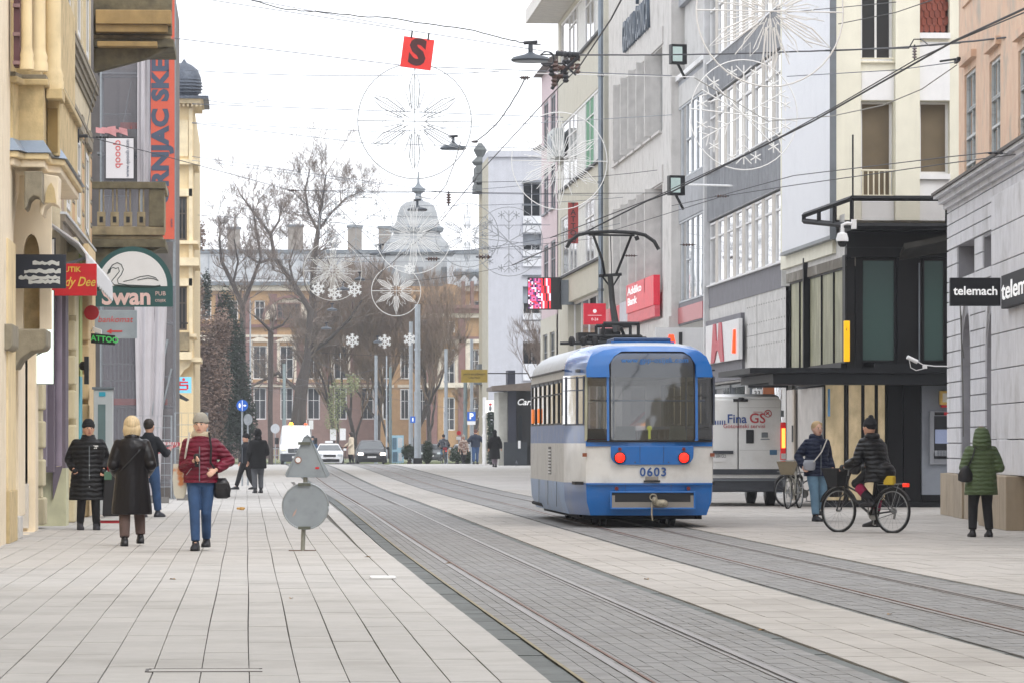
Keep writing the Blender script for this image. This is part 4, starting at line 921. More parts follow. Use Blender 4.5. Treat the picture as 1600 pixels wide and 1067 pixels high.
# columns
def column(px, Y, r, zb, zt):
    x = XA(px, Y); c = thing if 0 else None
    mb = MB(); mb.lathe([(r * 1.35, 0), (r * 1.35, .1), (r * 1.2, .14), (r * 1.28, .2), (r * 1.05, .27), (r, .32), (r * .97, zt - zb)], (x, Y, zb), 18); mb.build('column', och, oh, smooth=True)
column(42, 62.6, .075, zf(117), zf(-60)); column(59.5, 62.95, .105, zf(117), zf(-60)); column(83, 64.2, .115, zf(134) + .0, zf(-60))
poly('column_ledge', ost, [(XA(72, 64), 64.0), (XA(97, 64), 64.0), (XA(97, 64), 65), (XA(72, 64), 65)], zf(150), zf(134), .01)
poly('outer_panel', ost, [(XA(74, 64.5), 64.5), (XA(93, 64.5), 64.5), (XA(93, 64.5), 68), (XA(74, 64.5), 68)], zf(236), zf(150))
poly('niche_shade_plate', mat('niche_shade', '#8b7448', .9), [(XA(74, 64.4), 64.42), (XA(90, 64.4), 64.42), (XA(90, 64.4), 64.46), (XA(74, 64.4), 64.46)], zf(232), zf(162))  # flat dark plate paints the shade of a niche onto the panel
# bracket console below the shelf with pointed arch
Yc = 63.3; zc = lambda py: ZP(py, XA(55, Yc), Yc)
mb = MB(); P_ = [(38, 268), (66, 268), (66, 318), (60, 308), (52, 306), (45, 312), (42, 324), (38, 328)]
mb.ext([(XA(a, Yc), Yc, zc(b)) for a, b in P_], (0, .9, 0)); mb.build('console', grs, oh, bevel=.015)
mb = MB(); P_ = [(66, 268), (92, 272), (90, 318), (78, 313), (70, 320), (66, 335), (62, 330), (62, 312), (66, 308)]
mb.ext([(XA(a, Yc + .6), Yc + .6, zc(b)) for a, b in P_], (0, .9, 0)); mb.build('console', ochl, oh, bevel=.015)
mb = MB(); P_ = [(70, 314), (71, 300), (75, 288), (80, 282), (85, 292), (88, 314)]
mb.ext([(XA(a, Yc + .55), Yc + .55, zc(b)) for a, b in P_], (0, .04, 0)); mb.build('console_niche', ost, oh)
# ---------------- second house: pilasters, cornices, shop ----------------
XS = -3.12; ps = Pl((XS, 0), (0, 1), (1, 0)); US = ps.U; ps.M = ps.M @ Matrix.Diagonal((1, .36, 1, 1))
sh = thing('balcony_house', 'old pale house with moulded cornices, painted shop front and purple pillars', 'building', (XS, 80, 0))
ya, yb = 75.5, 90.5
opl = mat('old_cream_render', '#cdc0a4', .88, var=.08, streak=.2, dirt='#8e8069', dirts=1.6, dirta=.5, bump=.25)
rustp = mat('rust_panel', '#c49f78', .88, var=.08, streak=.15, dirt='#94785a', dirta=.4)
H3 = 12.5
def SZ(px, py): return ps.Z(px, py)
mb = ps.mb(); mb.box(ya, yb, -8, 0, 0, H3); mb.build('wall', opl, sh)
def band(nm, m, z, hh_, pr_, a=ya, b=yb): return bx(ps, sh, nm, m, a, b, .001, pr_, z, z + hh_)
# lower shop cornice z ~5.15 ; main cornice z ~8.4
band('shop_cornice', mat('weathered_wood_trim', '#7d7263', .85, streak=.2), 4.95, .14, .12); band('shop_cornice', MATS['weathered_wood_trim'], 5.092, .12, .24); band('cornice_cover', mat('white_flashing', '#c2c4c6', .6), 5.214, .04, .3)
for z, h, p in ((8.02, .1, .1), (8.122, .12, .2), (8.244, .1, .3), (8.346, .12, .42), (8.468, .05, .46)): band('main_cornice', mat('grimy_stone', '#8c8373', .88, var=.15, streak=.25, dirt='#4f4a3f', dirta=.4), z, h, p)
band('frieze', opl, 7.3, .1, .08); band('frieze', MATS['grimy_stone'], 7.402, .08, .14)
# windows with hoods between rusticated pilasters, upper floor
for k, (a, b) in enumerate(((77.2, 79.4), (82.0, 84.2), (86.4, 88.6))):
    win(ps, sh, a, b, 5.45, 7.0, .0, 2, (.6,), WHITE, GL, .1)
    bx(ps, sh, 'window_surround', opl, a - .25, a - .02, .0, .12, 5.3, 7.1); bx(ps, sh, 'window_surround', opl, b + .02, b + .25, .0, .12, 5.3, 7.1)
    bx(ps, sh, 'window_hood', MATS['grimy_stone'], a - .4, b + .4, .0, .26, 7.12, 7.28)
    win(ps, sh, a, b, 8.9, 10.9, .0, 2, (.6,), WHITE, GL, .1); bx(ps, sh, 'window_surround', opl, a - .3, a - .02, .0, .14, 8.7, 11.2); bx(ps, sh, 'window_surround', opl, b + .02, b + .3, .0, .14, 8.7, 11.2)
for c in (80.7, 85.3, 89.6):
    z = 5.3
    while z < 7.2:
        bx(ps, sh, 'rusticated_block', rustp, c - .45, c + .45, .0, .09, z, z + .36, .015); bx(ps, sh, 'block_ledge', MATS['grimy_stone'], c - .48, c + .48, .0, .11, z + .37, z + .42); z += .46
bx(ps, sh, 'parapet', MATS['grimy_stone'], ya, yb, -.2, .4, 11.6, 11.9)
# bright crumbling brick patch
bx(ps, sh, 'bare_brick_patch', mat('bare_brick', '#a78d74', .9, var=.3, scale=30, col2='#9d9a90', dirt='#b36b4c', dirts=9, dirta=.8), 76.0, 77.0, .0, .02, 5.3, 7.6)
mb = ps.mb(); mb.tube([(88.8, .48, 8.5), (87.5, .25, 7.9), (86.0, .13, 7.2), (85.9, .13, 6.2), (86.0, .12, 5.5), (88.5, .16, 5.3)], .015, 5)
tag(mb.build('wall_cable', BLACK), 'black cable snaking down the old cream facade below the cornice', 'cable')
# ground floor: pillars, quoins, painted panels
plum = mat('plum_paint', '#6b626e', .7, var=.05, streak=.08); qu = mat('quoin_cream', '#cfc5a6', .85, var=.05, streak=.1, dirt='#9c9374', dirta=.4)
def fb_(nm, m, pa, pb, Y, z0, z1, d=1.2, bev=0):
    mb = MB(); mb.box(XA(pa, Y), XA(pb, Y), Y, Y + d, z0, z1); return mb.build(nm, m, sh, bevel=bev)
fb_('dark_jamb', plum, 44, 51, 72.1, .03, 4.3, .4)
for i in range(7):
    z = .06 + .62 * i
    fb_('quoin', qu, 52, 68 if i else 70, 72.6, z, z + .44, .9, .03); fb_('quoin', qu, 52, 64, 72.64, z + .445, z + .615, .8)
fb_('plum_panel', plum, 66, 84, 74.4, .9, 4.3); fb_('plum_panel', mat('plum_light', '#857b89', .7, streak=.08), 60, 72, 73.8, 1.0, 4.3, .5)
mb = MB(); mb.tube([(XA(90, 75), 75, 1.0), (XA(90, 75), 75, 4.2)], 7 / 93, 18); mb.build('round_pillar', MATS['plum_light'], sh, smooth=True)
mb = MB(); mb.ext([(XA(82, 74.9), 74.9, .98), (XA(98, 74.9), 74.9, 1.0), (XA(83, 74.9), 74.9, .45)], (0, .1, 0)); mb.build('painted_wedge', plum, sh)
fb_('plum_panel', plum, 96, 102.5, 75.6, .95, 4.2)
fb_('low_wall', mat('yellow_green_base', '#c9c8a8', .85, streak=.2, dirt='#77765c', dirts=1.4, dirta=.5), 60, 103, 75.0, 0, .96)
for i in range(8):
    z = .0 + .6 * i; fb_('quoin', qu, 100, 117.5, 78.3, z, z + .5, .9, .03)
fb_('back_wall', qu, 90, 119, 79.3, 0, 5)
fb_('green_strip', mat('lime_paint', '#a9b777', .8), 116, 125, 82, 2.6, 4.9); fb_('blue_strip', mat('aqua_paint', '#5fa7b5', .8, streak=.1), 116, 125, 82, .9, 2.598); fb_('strip_base', qu, 112, 125, 82, 0, .898)
for i in range(9):
    z = .0 + .55 * i; fb_('quoin', mat('tan_quoin', '#d2b98f', .85, streak=.15), 125, 139, 84, z, z + .46, .9, .03)
fb_('tan_wall', MATS['tan_quoin'], 120, 138, 84.2, 0, 5.1, 4)
# ---------------- stone balconies ----------------
def balcony(label, Y, z0, z1, pxa, pxb, baluster=True):
    t = thing('stone_balcony', label, 'balcony', (XS, Y, z0)); a, b = XA(pxa, Y), XA(pxb, Y); D = 3.0; p = Pl((0, Y), (1, 0), (0, -1))
    h = z1 - z0
    def B(nm, m, x0, x1, n0, n1, c0, c1, bev=.012): return bx(p, t, nm, m, x0, x1, n0, n1, c0, c1, bev)
    B('floor_slab', DARKS, a, b, -D, .08, z0, z0 + .16); B('floor_slab', STONE, a, b - .06, -D + .05, .02, z0 + .165, z0 + .24)
    mb = p.mb(); mb.ext([(a, -.1, z0), (b - .1, -.1, z0), (b - .55, -.1, z0 - .22), (a, -.1, z0 - .5)], (0, -.4, 0)); mb.build('bracket', DARKS, t, bevel=.03)
    if baluster:
        B('hand_rail', DARKS, a, b, -.16, .14, z1 - .14, z1); B('hand_rail', STONE, b - .3, b, -D, -.18, z1 - .14, z1 - .003)
        B('base_rail', STONE, a, b - .02, -.1, .08, z0 + .245, z0 + .42)
        B('corner_pedestal', DARKS, b - .34, b - .03, -.22, .1, z0 + .425, z1 - .145)
        n = 4; w = (b - .36 - a - .05) / n
        for i in range(n):
            c = a + .05 + (i + .5) * w; B('baluster', STONE, c - .085, c + .085, -.03, .05, z0 + .425, z0 + .72); B('baluster', STONE, c - .05, c - .02, -.02, .04, z0 + .725, z1 - .15, .005); B('baluster', STONE, c + .03, c + .06, -.02, .04, z0 + .725, z1 - .15, .005)
            B('baluster_hole', BLACK, c - .035, c + .035, .05, .056, z0 + .5, z0 + .62, 0)
        for i in range(10):
            B('baluster', STONE, b - .2, b - .05, -.5 - i * .25, -.38 - i * .25, z0 + .425, z1 - .15)
    else: B('parapet', DARKS, a, b - .04, -.2, .05, z0 + .245, z1)
    return t
balcony('weathered stone balcony with pierced balusters above the pub sign', 91.2, ZP(387, -2.3, 91.2), ZP(285, -2.3, 91.2), 144, 259)
t = balcony('weathered stone balcony cut by the top of the frame, seen from below', 90.2, ZP(74, -2.3, 90.2), ZP(-40, -2.3, 90.2), 146, 272, False)
pY = 90.0; p = Pl((0, pY), (1, 0), (0, -1)); 
for k, (a, b, c, d) in enumerate(((150, 268, 18, 40), (150, 262, 40, 52), (152, 246, 66, 74))): bx(p, t, 'moulding', mat('ochre_moulding', '#a58a5c', .85, streak=.25, dirt='#5b4e37', dirta=.5), XA(a, pY), XA(b, pY), -.6, .3 - .08 * k, ZP(d, -2.3, pY), ZP(c, -2.3, pY), .015)
# ---------------- awning ----------------
t = thing('shop_awning', 'white fabric awning with scalloped valance over the boutique', 'awning', (XS, 80, 4.6)); aw = mat('awning_cloth', '#cfd0d2', .8, var=.04, rnd=0)
Y0_, Y1_ = 72.8, 86.4; n0 = -.1; out = .55; z_hi = 4.98; z_lo = 4.42
mb = MB(); R = []
for i in range(25):
    y = Y0_ + (Y1_ - Y0_) * i / 24; w_ = .015 * math.sin(i * 1.9); xo = XS + out
    R.append([(XS + n0, y, z_hi + w_), (XS + .4, y, z_hi - .35 + w_), (xo, y, z_lo + w_), (xo + .01, y, z_lo - .3 - (.05 if i % 2 else 0)), (xo - .01, y, z_lo - .3 - (.05 if i % 2 else 0)), (xo - .03, y, z_lo), (XS + .4, y, z_hi - .38 + w_), (XS + n0, y, z_hi - .03)])
mb.rings(R); mb.build('cloth', aw, t)
mb = MB(); mb.tube([(XS, Y0_ + .2, 4.2), (XS + out, Y0_ + .2, z_lo - .03)], .025); mb.build('arm', GREYM, t); mb = MB(); mb.tube([(XS, Y1_ - .2, 4.2), (XS + out, Y1_ - .2, z_lo - .03)], .025); mb.build('arm', GREYM, t)
# ---------------- signs on the left ----------------
s = 108; P = P3(62, 424.5, s); t, M = signbox('shop_sign', 'dark navy sign with pale abstract line drawing by the near ochre wall', P, (1, 0, 0), 82 / s, 53 / s, .1, mat('navy_sign', '#1d2433', .5))
rr = random.Random(11); pg = mat('pale_silver', '#c6c9c6', .5)
for z, x0, x1 in ((.12, -.1, .3), (.0, -.22, .32), (-.09, -.3, .32), (-.15, -.16, .3)):
    mb = MB(M); x = x0; up = []; dn = []
    while x < x1: up.append((x, z + .02 + rr.uniform(-.012, .022), .052)); dn.append((x, z - .02 + rr.uniform(-.02, .006), .052)); x += .035
    mb.ext(up + dn[::-1], (0, 0, .006)); mb.build('line_drawing', pg, t)
s = 97; P = P3(114, 437.5, s); t, M = signbox('boutique_sign', 'bright red boutique sign with yellow script behind the navy sign', P, (1, 0, 0), 74 / s, 50 / s, .09, mat('boutique_red', '#c1121e', .5))
yel = mat('yellow_script', '#d9b84a', .5); text('BUTIK', .12, yel, t, M @ Matrix.Translation((-.04, .16, .05)), bold=.002); text('Lady Dee', .21, yel, t, M @ Matrix.Translation((.03, -.04, .05)), shear=.35, bold=.002, xs=.8)
s = 99; P = P3(64, 527, s); t, M = signbox('light_box_sign', 'tall white light box sign with a black arrow mark on the ochre house', P, (1, 0, 0), 42 / s, 146 / s, .14, BLACK)
mb = MB(M); mb.box(-.2, .2, -.73, .73, .071, .08); mb.build('face', mat('lit_sign_face', '#dcebe4', .5, emit=.55), t)
mb = MB(M); mb.ext([(-.11, -.29, .082), (-.1, -.31, .082), (.11, -.2, .082), (-.03, -.06, .082), (-.045, -.08, .082), (.07, -.2, .082)], (0, 0, .005)); mb.build('arrow_mark', BLACK, t)
s = 98; P = P3(78, 400, s); t, M = signbox('thin_framed_panel', 'narrow white panel with black frame behind the navy sign', P, (1, 0, 0), 18 / s, 56 / s, .05, BLACK); mb = MB(M); mb.box(-.07, .07, -.26, .26, .026, .03); mb.build('face', WHITE, t)
# pub sign: half round teal board with a swan line drawing
s = 78; P = P3(207, 450, s); t = thing('pub_sign', 'half round teal pub sign with a swan drawing and the word Swan', 'sign', tuple(P)); M = TM(P, (1, 0, 0))
R = 63 / s; tl = mat('teal_board', '#24504f', .5)
mb = MB(M); mb.ext([(R, -.38, -.05)] + [(R * math.cos(a), R * 1.02 * math.sin(a), -.05) for a in [PI * i / 28 for i in range(29)]] + [(-R, -.38, -.05)], (0, 0, .1)); mb.build('board', tl, t)
mb = MB(M); r2_ = R * .86; mb.ext([(r2_ * math.cos(a), .03 + r2_ * math.sin(a), .052) for a in [PI * i / 28 for i in range(29)]], (0, 0, .008)); mb.build('white_field', WHITE, t)
ln = mat('drawing_ink', '#33403f', .6)
def ink(pts, r=.008): mb = MB(M); mb.tube([(x, y, .064) for x, y in pts], r, 4); mb.build('swan_line', ln, t)
ink([(-.5, .28), (-.46, .36), (-.4, .45), (-.3, .5), (-.22, .46), (-.18, .36), (-.22, .26), (-.3, .16), (-.28, .08), (-.1, .05), (.2, .04), (.5, .03), (.56, .05)], .009)
ink([(-.44, .38), (-.38, .4), (-.33, .38), (-.28, .4), (-.26, .32), (-.34, .22), (-.42, .12), (-.36, .05)], .008); ink([(-.18, .12), (.0, .16), (.16, .22), (.32, .24), (.46, .2), (.52, .14), (.42, .18), (.3, .19), (.1, .15)], .008)
ink([(-.36, .05), (0, .02), (.4, .02), (.56, .04)], .014); mb = MB(M); mb.ext([(-.5, .26, .062), (-.44, .3, .062), (-.42, .38, .062), (-.48, .36, .062)], (0, 0, .006)); mb.build('beak', ln, t)
pkp = mat('pale_pink_letters', '#d9b9b3', .5); text('Swan', .47, pkp, t, M @ Matrix.Translation((-.12, -.19, .052)), bold=.014); text('PUB', .12, pkp, t, M @ Matrix.Translation((.56, -.12, .052))); text('OSIJEK', .075, pkp, t, M @ Matrix.Translation((.56, -.26, .052)))
s = 80; P = P3(180, 507, s); t, M = signbox('bank_machine_sign', 'grey sign reading bankomat with a red arrow pointing left', P, (1, 0, 0), 68 / s, 44 / s, .08, mat('plain_grey_sign', '#8e9aa3', .5)); rl = mat('sign_red_letters', '#c03a34', .5)
text('bankomat', .17, rl, t, M @ Matrix.Translation((.0, .09, .042)), shear=.2); mb = MB(M); mb.ext([(-.17, -.14, .042), (-.07, -.09, .042), (-.07, -.12, .042), (.14, -.12, .042), (.14, -.15, .042), (-.07, -.15, .042), (-.07, -.19, .042)], (0, 0, .006)); mb.build('arrow', rl, t)
s = 82; P = P3(160, 530, s); t, M = signbox('tattoo_sign', 'small black sign with green letters spelling TATTOO', P, (1, 0, -.09), 40 / s, 15 / s, .06, MATS['sign_black']); text('TATTOO', .15, mat('green_letters', '#3fae55', .5, emit=.2), t, M @ Matrix.Translation((0, 0, .032)), bold=.004)
s = 84; P = P3(143, 489, s); mb = MB(); mb.lathe([(.14, -.03), (.14, .03)], P, 16, axis='y'); tag(mb.build('round_sign', REDS), 'small round red sign edge on beside the awning valance', 'sign')
P = P3(152, 517, 82); t = thing('security_camera', 'white camera box on an arm above the small green tattoo sign', 'camera', tuple(P)); mb = MB(TM(P, (1, 0, -.35))); mb.box(-.09, .09, -.04, .05, -.15, .1); mb.build('housing', WHITE, t, bevel=.01); mb = MB(); mb.tube([P + Vector((-.1, 0, .0)), P + Vector((-.35, .0, .1))], .02); mb.build('arm', WHITE, t)
# cabinet by the wall
P0 = AT(148, 84); t = thing('payment_kiosk', 'tall grey kiosk cabinet with blue tag standing by the scaffold', 'kiosk', (*P0, 0)); w = 28 / 84
gk = mat('kiosk_grey', '#b5b8ba', .5, var=.05); mb = MB(); mb.box(P0[0] - .02, P0[0] + w, P0[1], P0[1] + .5, .05, ZP(608, *P0)); mb.build('housing', gk, t, bevel=.01); mb = MB(); mb.box(P0[0] - .05, P0[0] + w + .03, P0[1] - .03, P0[1] + .55, ZP(608, *P0) + .002, ZP(604, *P0)); mb.build('lid', GREYM, t)
mb = MB(); mb.box(P0[0] + .06, P0[0] + .2, P0[1] - .012, P0[1], .8, 2.1); mb.build('glass_strip', mat('kiosk_glass', '#5f7375', .2), t); mb = MB(); mb.box(P0[0] + .08, P0[0] + .2, P0[1] - .012, P0[1], 2.25, 2.33); mb.build('blue_tag', mat('tag_blue', '#2c9bb5', .5), t)
mb = MB(); P = P3(134, 578, 86); mb.box(P.x - .03, P.x + .05, P.y, P.y + .3, P.z - .25, P.z + .25); mb.ball(P + Vector((-.04, .1, .08)), .09, 8, 6); tag(mb.build('wall_lamp', BLACK), 'small dark wall lamp fixture beside the tan quoins', 'lamp')
# ---------------- scaffold, net, tarpaulin, banner ----------------
YS = 110; sS = 63.3
sc_ = thing('scaffold', 'steel scaffold with nets and toe boards wrapped around the house behind the balcony', 'scaffold', (-2.6, YS, 0)); psc = Pl((0, YS), (1, 0), (0, -1)); sX = lambda px: XA(px, YS); sZ = lambda py: ZP(py, -2.5, YS)
xs_ = [sX(158), sX(220), sX(272)]
def stube(a, b, r=.03, nm='scaffold_tube'): mb = psc.mb(); mb.tube([a, b], r, 6); return mb.build(nm, GALV, sc_)
for x in xs_:
    for n in (0, -1.1): stube((x, n, 0), (x, n, 12.5))
for z in (.4, 2.25, 4.3, 6.35, 8.4, 10.4):
    for n in (0, -1.1): stube((xs_[0], n, z), (xs_[2], n, z), .025)
    bx(psc, sc_, 'deck_board', mat('deck_metal', '#8b8e8f', .6, .3), xs_[0] - .1, xs_[2] - .1, -1.05, -.05, z + .03, z + .08)
orn_ = mat('orange_board', '#c4492a', .7, var=.08)
for a, b, z in ((168, 216, 628), (228, 262, 628), (188, 214, 198)): bx(psc, sc_, 'toe_board', orn_, sX(a), sX(b), .05, .08, sZ(z) - .07, sZ(z) + .09)
for a, b, z in ((160, 222, 2.9), (160, 222, 3.3), (225, 268, 3.0), (160, 205, 7.4), (160, 205, 9.4)): stube((sX(a), .05, z), (sX(b), .05, z), .018, 'guard_rail')
stube((sX(222), .12, 1.0), (sX(262), .12, 3.9), .035, 'brace'); stube((sX(226), .1, .3), (sX(268), .1, 3.2), .03, 'brace'); stube((sX(163), .05, 6.6), (sX(205), .05, 10.2), .015, 'brace'); 
netm = bpy.data.materials.new('scaffold_net'); netm.use_nodes = True; N = netm.node_tree.nodes; L = netm.node_tree.links; b_ = N['Principled BSDF']; b_.inputs['Base Color'].default_value = (.17, .165, .18, 1); b_.inputs['Roughness'].default_value = .9
tr = N.new('ShaderNodeBsdfTransparent'); mxx = N.new('ShaderNodeMixShader'); mxx.inputs[0].default_value = .62; L.new(tr.outputs[0], mxx.inputs[1]); L.new(b_.outputs[0], mxx.inputs[2]); L.new(mxx.outputs[0], N['Material Output'].inputs[0])
def cloth(nm, m, x0, x1, z0, z1, n, fold=.04, nx=26, nz=30, seed=1, top=None):
    rr = random.Random(seed); ph = [rr.random() * 6 for _ in range(4)]; mb = psc.mb(); vs = []; fs = []
    for j in range(nz + 1):
        for i in range(nx + 1):
            u, v = i / nx, j / nz; d = fold * (math.sin(u * 14 + ph[0] + v * 1.5) + .6 * math.sin(u * 31 + ph[1] - v * 2) + .5 * math.sin(v * 9 + ph[2] + u * 3))
            xx0 = x0 if top is None else x0 + (top[0] - x0) * v; xx1 = x1 if top is None else x1 + (top[1] - x1) * v
            vs.append((xx0 + (xx1 - xx0) * u, n + d, z0 + (z1 - z0) * v))
    for j in range(nz):
        for i in range(nx): a = j * (nx + 1) + i; fs.append((a, a + 1, a + nx + 2, a + nx + 1))
    mb.add(vs, fs); return mb.build(nm, m, sc_, smooth='all')
cloth('net', netm, sX(160), sX(216), 6.2, 13, .12, .03, seed=2); cloth('net', netm, sX(160), sX(220), .3, 5.0, .1, .02, seed=3); cloth('net', netm, sX(226), sX(274), .3, 5.2, .1, .02, seed=5)
bx(psc, sc_, 'covered_facade', mat('grey_facade', '#77726f', .9, var=.12, streak=.3), -6, sX(272), -9, -1.6, 0, 12.5)
bx(psc, sc_, 'side_boarding', mat('corrugated_grey', '#858389', .7, var=.1, streak=.25, wave=.6, wscale=6, wdir='X'), sX(160), sX(222), -1.55, -1.4, .0, 4.4)
for px in range(171, 216, 6): stube((sX(px), -1.3, 0), (sX(px), -1.3, 4.3), .018, 'batten')
tarp = mat('white_tarpaulin', '#b7b3b6', .7, var=.04)
cloth('tarpaulin', tarp, sX(215), sX(239), sZ(292), sZ(-20), .25, .045, seed=7); cloth('tarpaulin', tarp, sX(216), sX(250), .1, 5.0, .2, .05, seed=8, top=(sX(210), sX(262)))
ob_ = mat('orange_banner', '#c2543c', .6, var=.04); bn = thing('vertical_banner', 'long orange vertical banner with dark rotated lettering on the scaffold', 'banner', (sX(254), YS - .3, 5.5))
bx(psc, bn, 'cloth', ob_, sX(236), sX(273), .3, .32, sZ(375), 13.2)
MB_ = TM(psc.w((sX(250)), .325, sZ(190)), (0, 0, 1), (-1, 0, 0)); dn_ = mat('slate_letters', '#3f4a5c', .6)
text('CRNJAC SKELE', .54, dn_, bn, TM(psc.w(sX(252), .325, sZ(322)), (0, 0, 1), (-1, 0, 0)), align='LEFT', bold=.03, xs=1.13, sp=1.05)
text('www', .1, dn_, bn, TM(psc.w(sX(268), .325, sZ(350)), (0, 0, 1), (-1, 0, 0)))
mb = psc.mb(); mb.box(sX(236) - .02, sX(236), .29, .33, sZ(375), 13.2); mb.build('hem', dn_, bn)
ps_ = thing('poster_panel', 'white framed company poster turned on its side behind the balcony', 'poster', (sX(190), YS - .5, 6.5)); z0, z1 = sZ(282), sZ(217)
z0, z1 = sZ(283), sZ(217)
bx(psc, ps_, 'frame', BLACK, sX(165), sX(211), .48, .5, z0, z1); bx(psc, ps_, 'sheet', mat('poster_white', '#c9c5c6', .6, var=.04), sX(166.5), sX(209.5), .5, .51, z0 + .03, z1 - .03)
text('qooob', .26, rl, ps_, TM(psc.w(sX(184), .515, (z0 + z1) / 2 + .1), (0, 0, 1), (-1, 0, 0))); text('www.qooob.com', .13, dn_, ps_, TM(psc.w(sX(200), .515, (z0 + z1) / 2), (0, 0, 1), (-1, 0, 0)))
tp = mat('barrier_tape', '#c98d8d', .7); mb = psc.mb(); rr = random.Random(3)
for i in range(5): a = Vector((sX(150 + i * 9), .15, sZ(200))); mb.quad(a, a + Vector((.2, .05, rr.uniform(-.1, .1))), a + Vector((.22, .05, rr.uniform(-.25, -.1))), a + Vector((.0, 0, -.14)))
tag(mb.build('crumpled_tape', [tp]), 'crumpled red and white tape caught on the scaffold above the poster', 'tape')
# ---------------- fence panels round the scaffold foot ----------------
def fence(label, xa, xb, Y, zt=2.0):
    t = thing('fence_panel', label, 'fence', (xa, Y, 0), group='construction fence panels'); p = Pl((0, Y), (1, 0), (0, -1))
    mb = p.mb(); mb.tube([(xa, 0, .1), (xa, 0, zt), (xb, 0, zt), (xb, 0, .1), (xa, 0, .1)], .022, 6); mb.build('frame', GALV, t)
    n = max(4, int((xb - xa) / .14))
    for i in range(1, n): u = xa + (xb - xa) * i / n; mb = p.mb(); mb.tube([(u, .01, .12), (u, .01, zt - .02)], .004, 4); mb.build('wire', GALV, t)
    for k in range(1, 7): z = .1 + (zt - .1) * k / 7; mb = p.mb(); mb.tube([(xa, .012, z), (xb, .012, z)], .006, 4); mb.build('wire', GALV, t)
    bx(p, t, 'foot_block', mat('foot_concrete', '#6f6d6a', .9), (xa + xb) / 2 - .35, (xa + xb) / 2 + .35, -.12, .12, 0, .14)
    return t
fence('mesh fence panel between the tarpaulin and the hatted woman', XA(212, 103), XA(268, 103), 103); fence('mesh fence panel right behind the woman in red', XA(274, 108), XA(324, 108), 108, 2.1)
mb = MB(); a = P3(236, 708, 72); b = P3(282, 690, 70); c = P3(240, 690, 72); 
mb.quad(a, b, b + Vector((0, 0, -.07)), a + Vector((0, 0, -.07))); mb.quad(c, b, b + Vector((0, 0, -.06)), c + Vector((0, 0, -.07)))
tag(mb.build('barrier_tape', mat('striped_tape', '#d8c9c9', .6, col2='#b3343f', scale=9, thr=(.49, .51))), 'red and white barrier tape stretched across the fence', 'tape')
# ---------------- yellow house with onion dome, far left ----------------
YD = 168; pd = Pl((0, YD), (1, 0), (0, -1)); dh = thing('domed_house', 'yellow corner house with an onion shaped metal dome beyond the scaffold', 'building', (-2.2, YD, 0)); dX = lambda px: XA(px, YD); dZ = lambda py: ZP(py, -2.2, YD)
ym = mat('yellow_plaster', '#dfcaa0', .85, var=.04, streak=.08, bump=.1); ymd = mat('yellow_trim', '#e2d2b0', .85)
wls = [(dX(277), dX(292), dZ(y1), dZ(y0)) for y0, y1 in ((308, 376), (448, 516))]
mb = pd.mb(); mb.wall(-9, dX(302), 0, dZ(158), wls, .25); mb.box(-9, dX(302) - .001, -25, -.3, 0, dZ(158)); mb.quad((dX(302), 0, 0), (dX(302), -25, 0), (dX(302), -25, dZ(158)), (dX(302), 0, dZ(158))); mb.build('wall', ym, dh)
for a in wls: win(pd, dh, a[0], a[1], a[2], a[3], -.2, 2, (.62,), mat('dark_window_wood', '#5a5148', .6), GL, .07); bx(pd, dh, 'window_surround', ymd, a[0] - .2, a[1] + .2, .0, .1, a[3] + .02, a[3] + .3)
for y, pr_, h in ((163, .5, .14), (157, .62, .1), (258, .3, .18), (382, .3, .12), (416, .36, .3), (527, .2, .12), (565, .5, .16)): bx(pd, dh, 'cornice', ymd, -9, dX(302) + pr_ * .6, -5, pr_, dZ(y), dZ(y) + h)
for i in range(7): bx(pd, dh, 'dentil', ymd, dX(272) + i * .16, dX(272) + i * .16 + .08, .0, .4, dZ(168), dZ(163.3))
bx(pd, dh, 'upper_panel', ymd, dX(277), dX(294), .0, .06, dZ(245), dZ(188)); bx(pd, dh, 'pilaster', ymd, dX(295), dX(301), .0, .1, dZ(560), dZ(170))
bx(pd, dh, 'small_balcony', STONE, dX(274), dX(296), .0, .6, dZ(548), dZ(520)); bx(pd, dh, 'balcony_base', ymd, dX(272), dX(300), .0, .75, dZ(562), dZ(550))
mb = pd.mb(); mb.tube([(dX(276), .55, dZ(506)), (dX(294), .55, dZ(506))], .03); mb.build('balcony_rail', BLACK, dh)
mb = pd.mb(); mb.ext([(dX(272), 0, dZ(565)), (dX(300), 0, dZ(565)), (dX(296), 0, dZ(572)), (dX(288), 0, dZ(578)), (dX(280), 0, dZ(590)), (dX(272), 0, dZ(590))], (0, .4, 0)); mb.build('console', ymd, dh)
zdm = mat('lead_scales', '#4f5661', .5, .3, var=.25, scale=14, bump=.8, bscale=18)
bx(pd, dh, 'roof_edge', zdm, -9, dX(326), -5, .75, dZ(156.5), dZ(152))
c = (dX(287), YD + 1.2, dZ(152)); k = 1 / 41.
mb = MB(); mb.lathe([(20 * k, 0), (20 * k, 4 * k), (26 * k, 12 * k), (27 * k, 22 * k), (26 * k, 34 * k), (21 * k, 46 * k), (12 * k, 53 * k), (4 * k, 57 * k), (1 * k, 62 * k)], c, 18); mb.build('onion_dome', zdm, dh, smooth='all')
for j in range(10):
    z = (6 + j * 5) * k; r = [21.5, 26, 27.2, 27.2, 26.6, 25.4, 22.5, 19, 15, 11][j] * k
    mb = MB(); mb.lathe([(r + .02, z), (r + .05, z - .035), (r - .02, z + .05)], c, 24); mb.build('scale_row', zdm, dh)
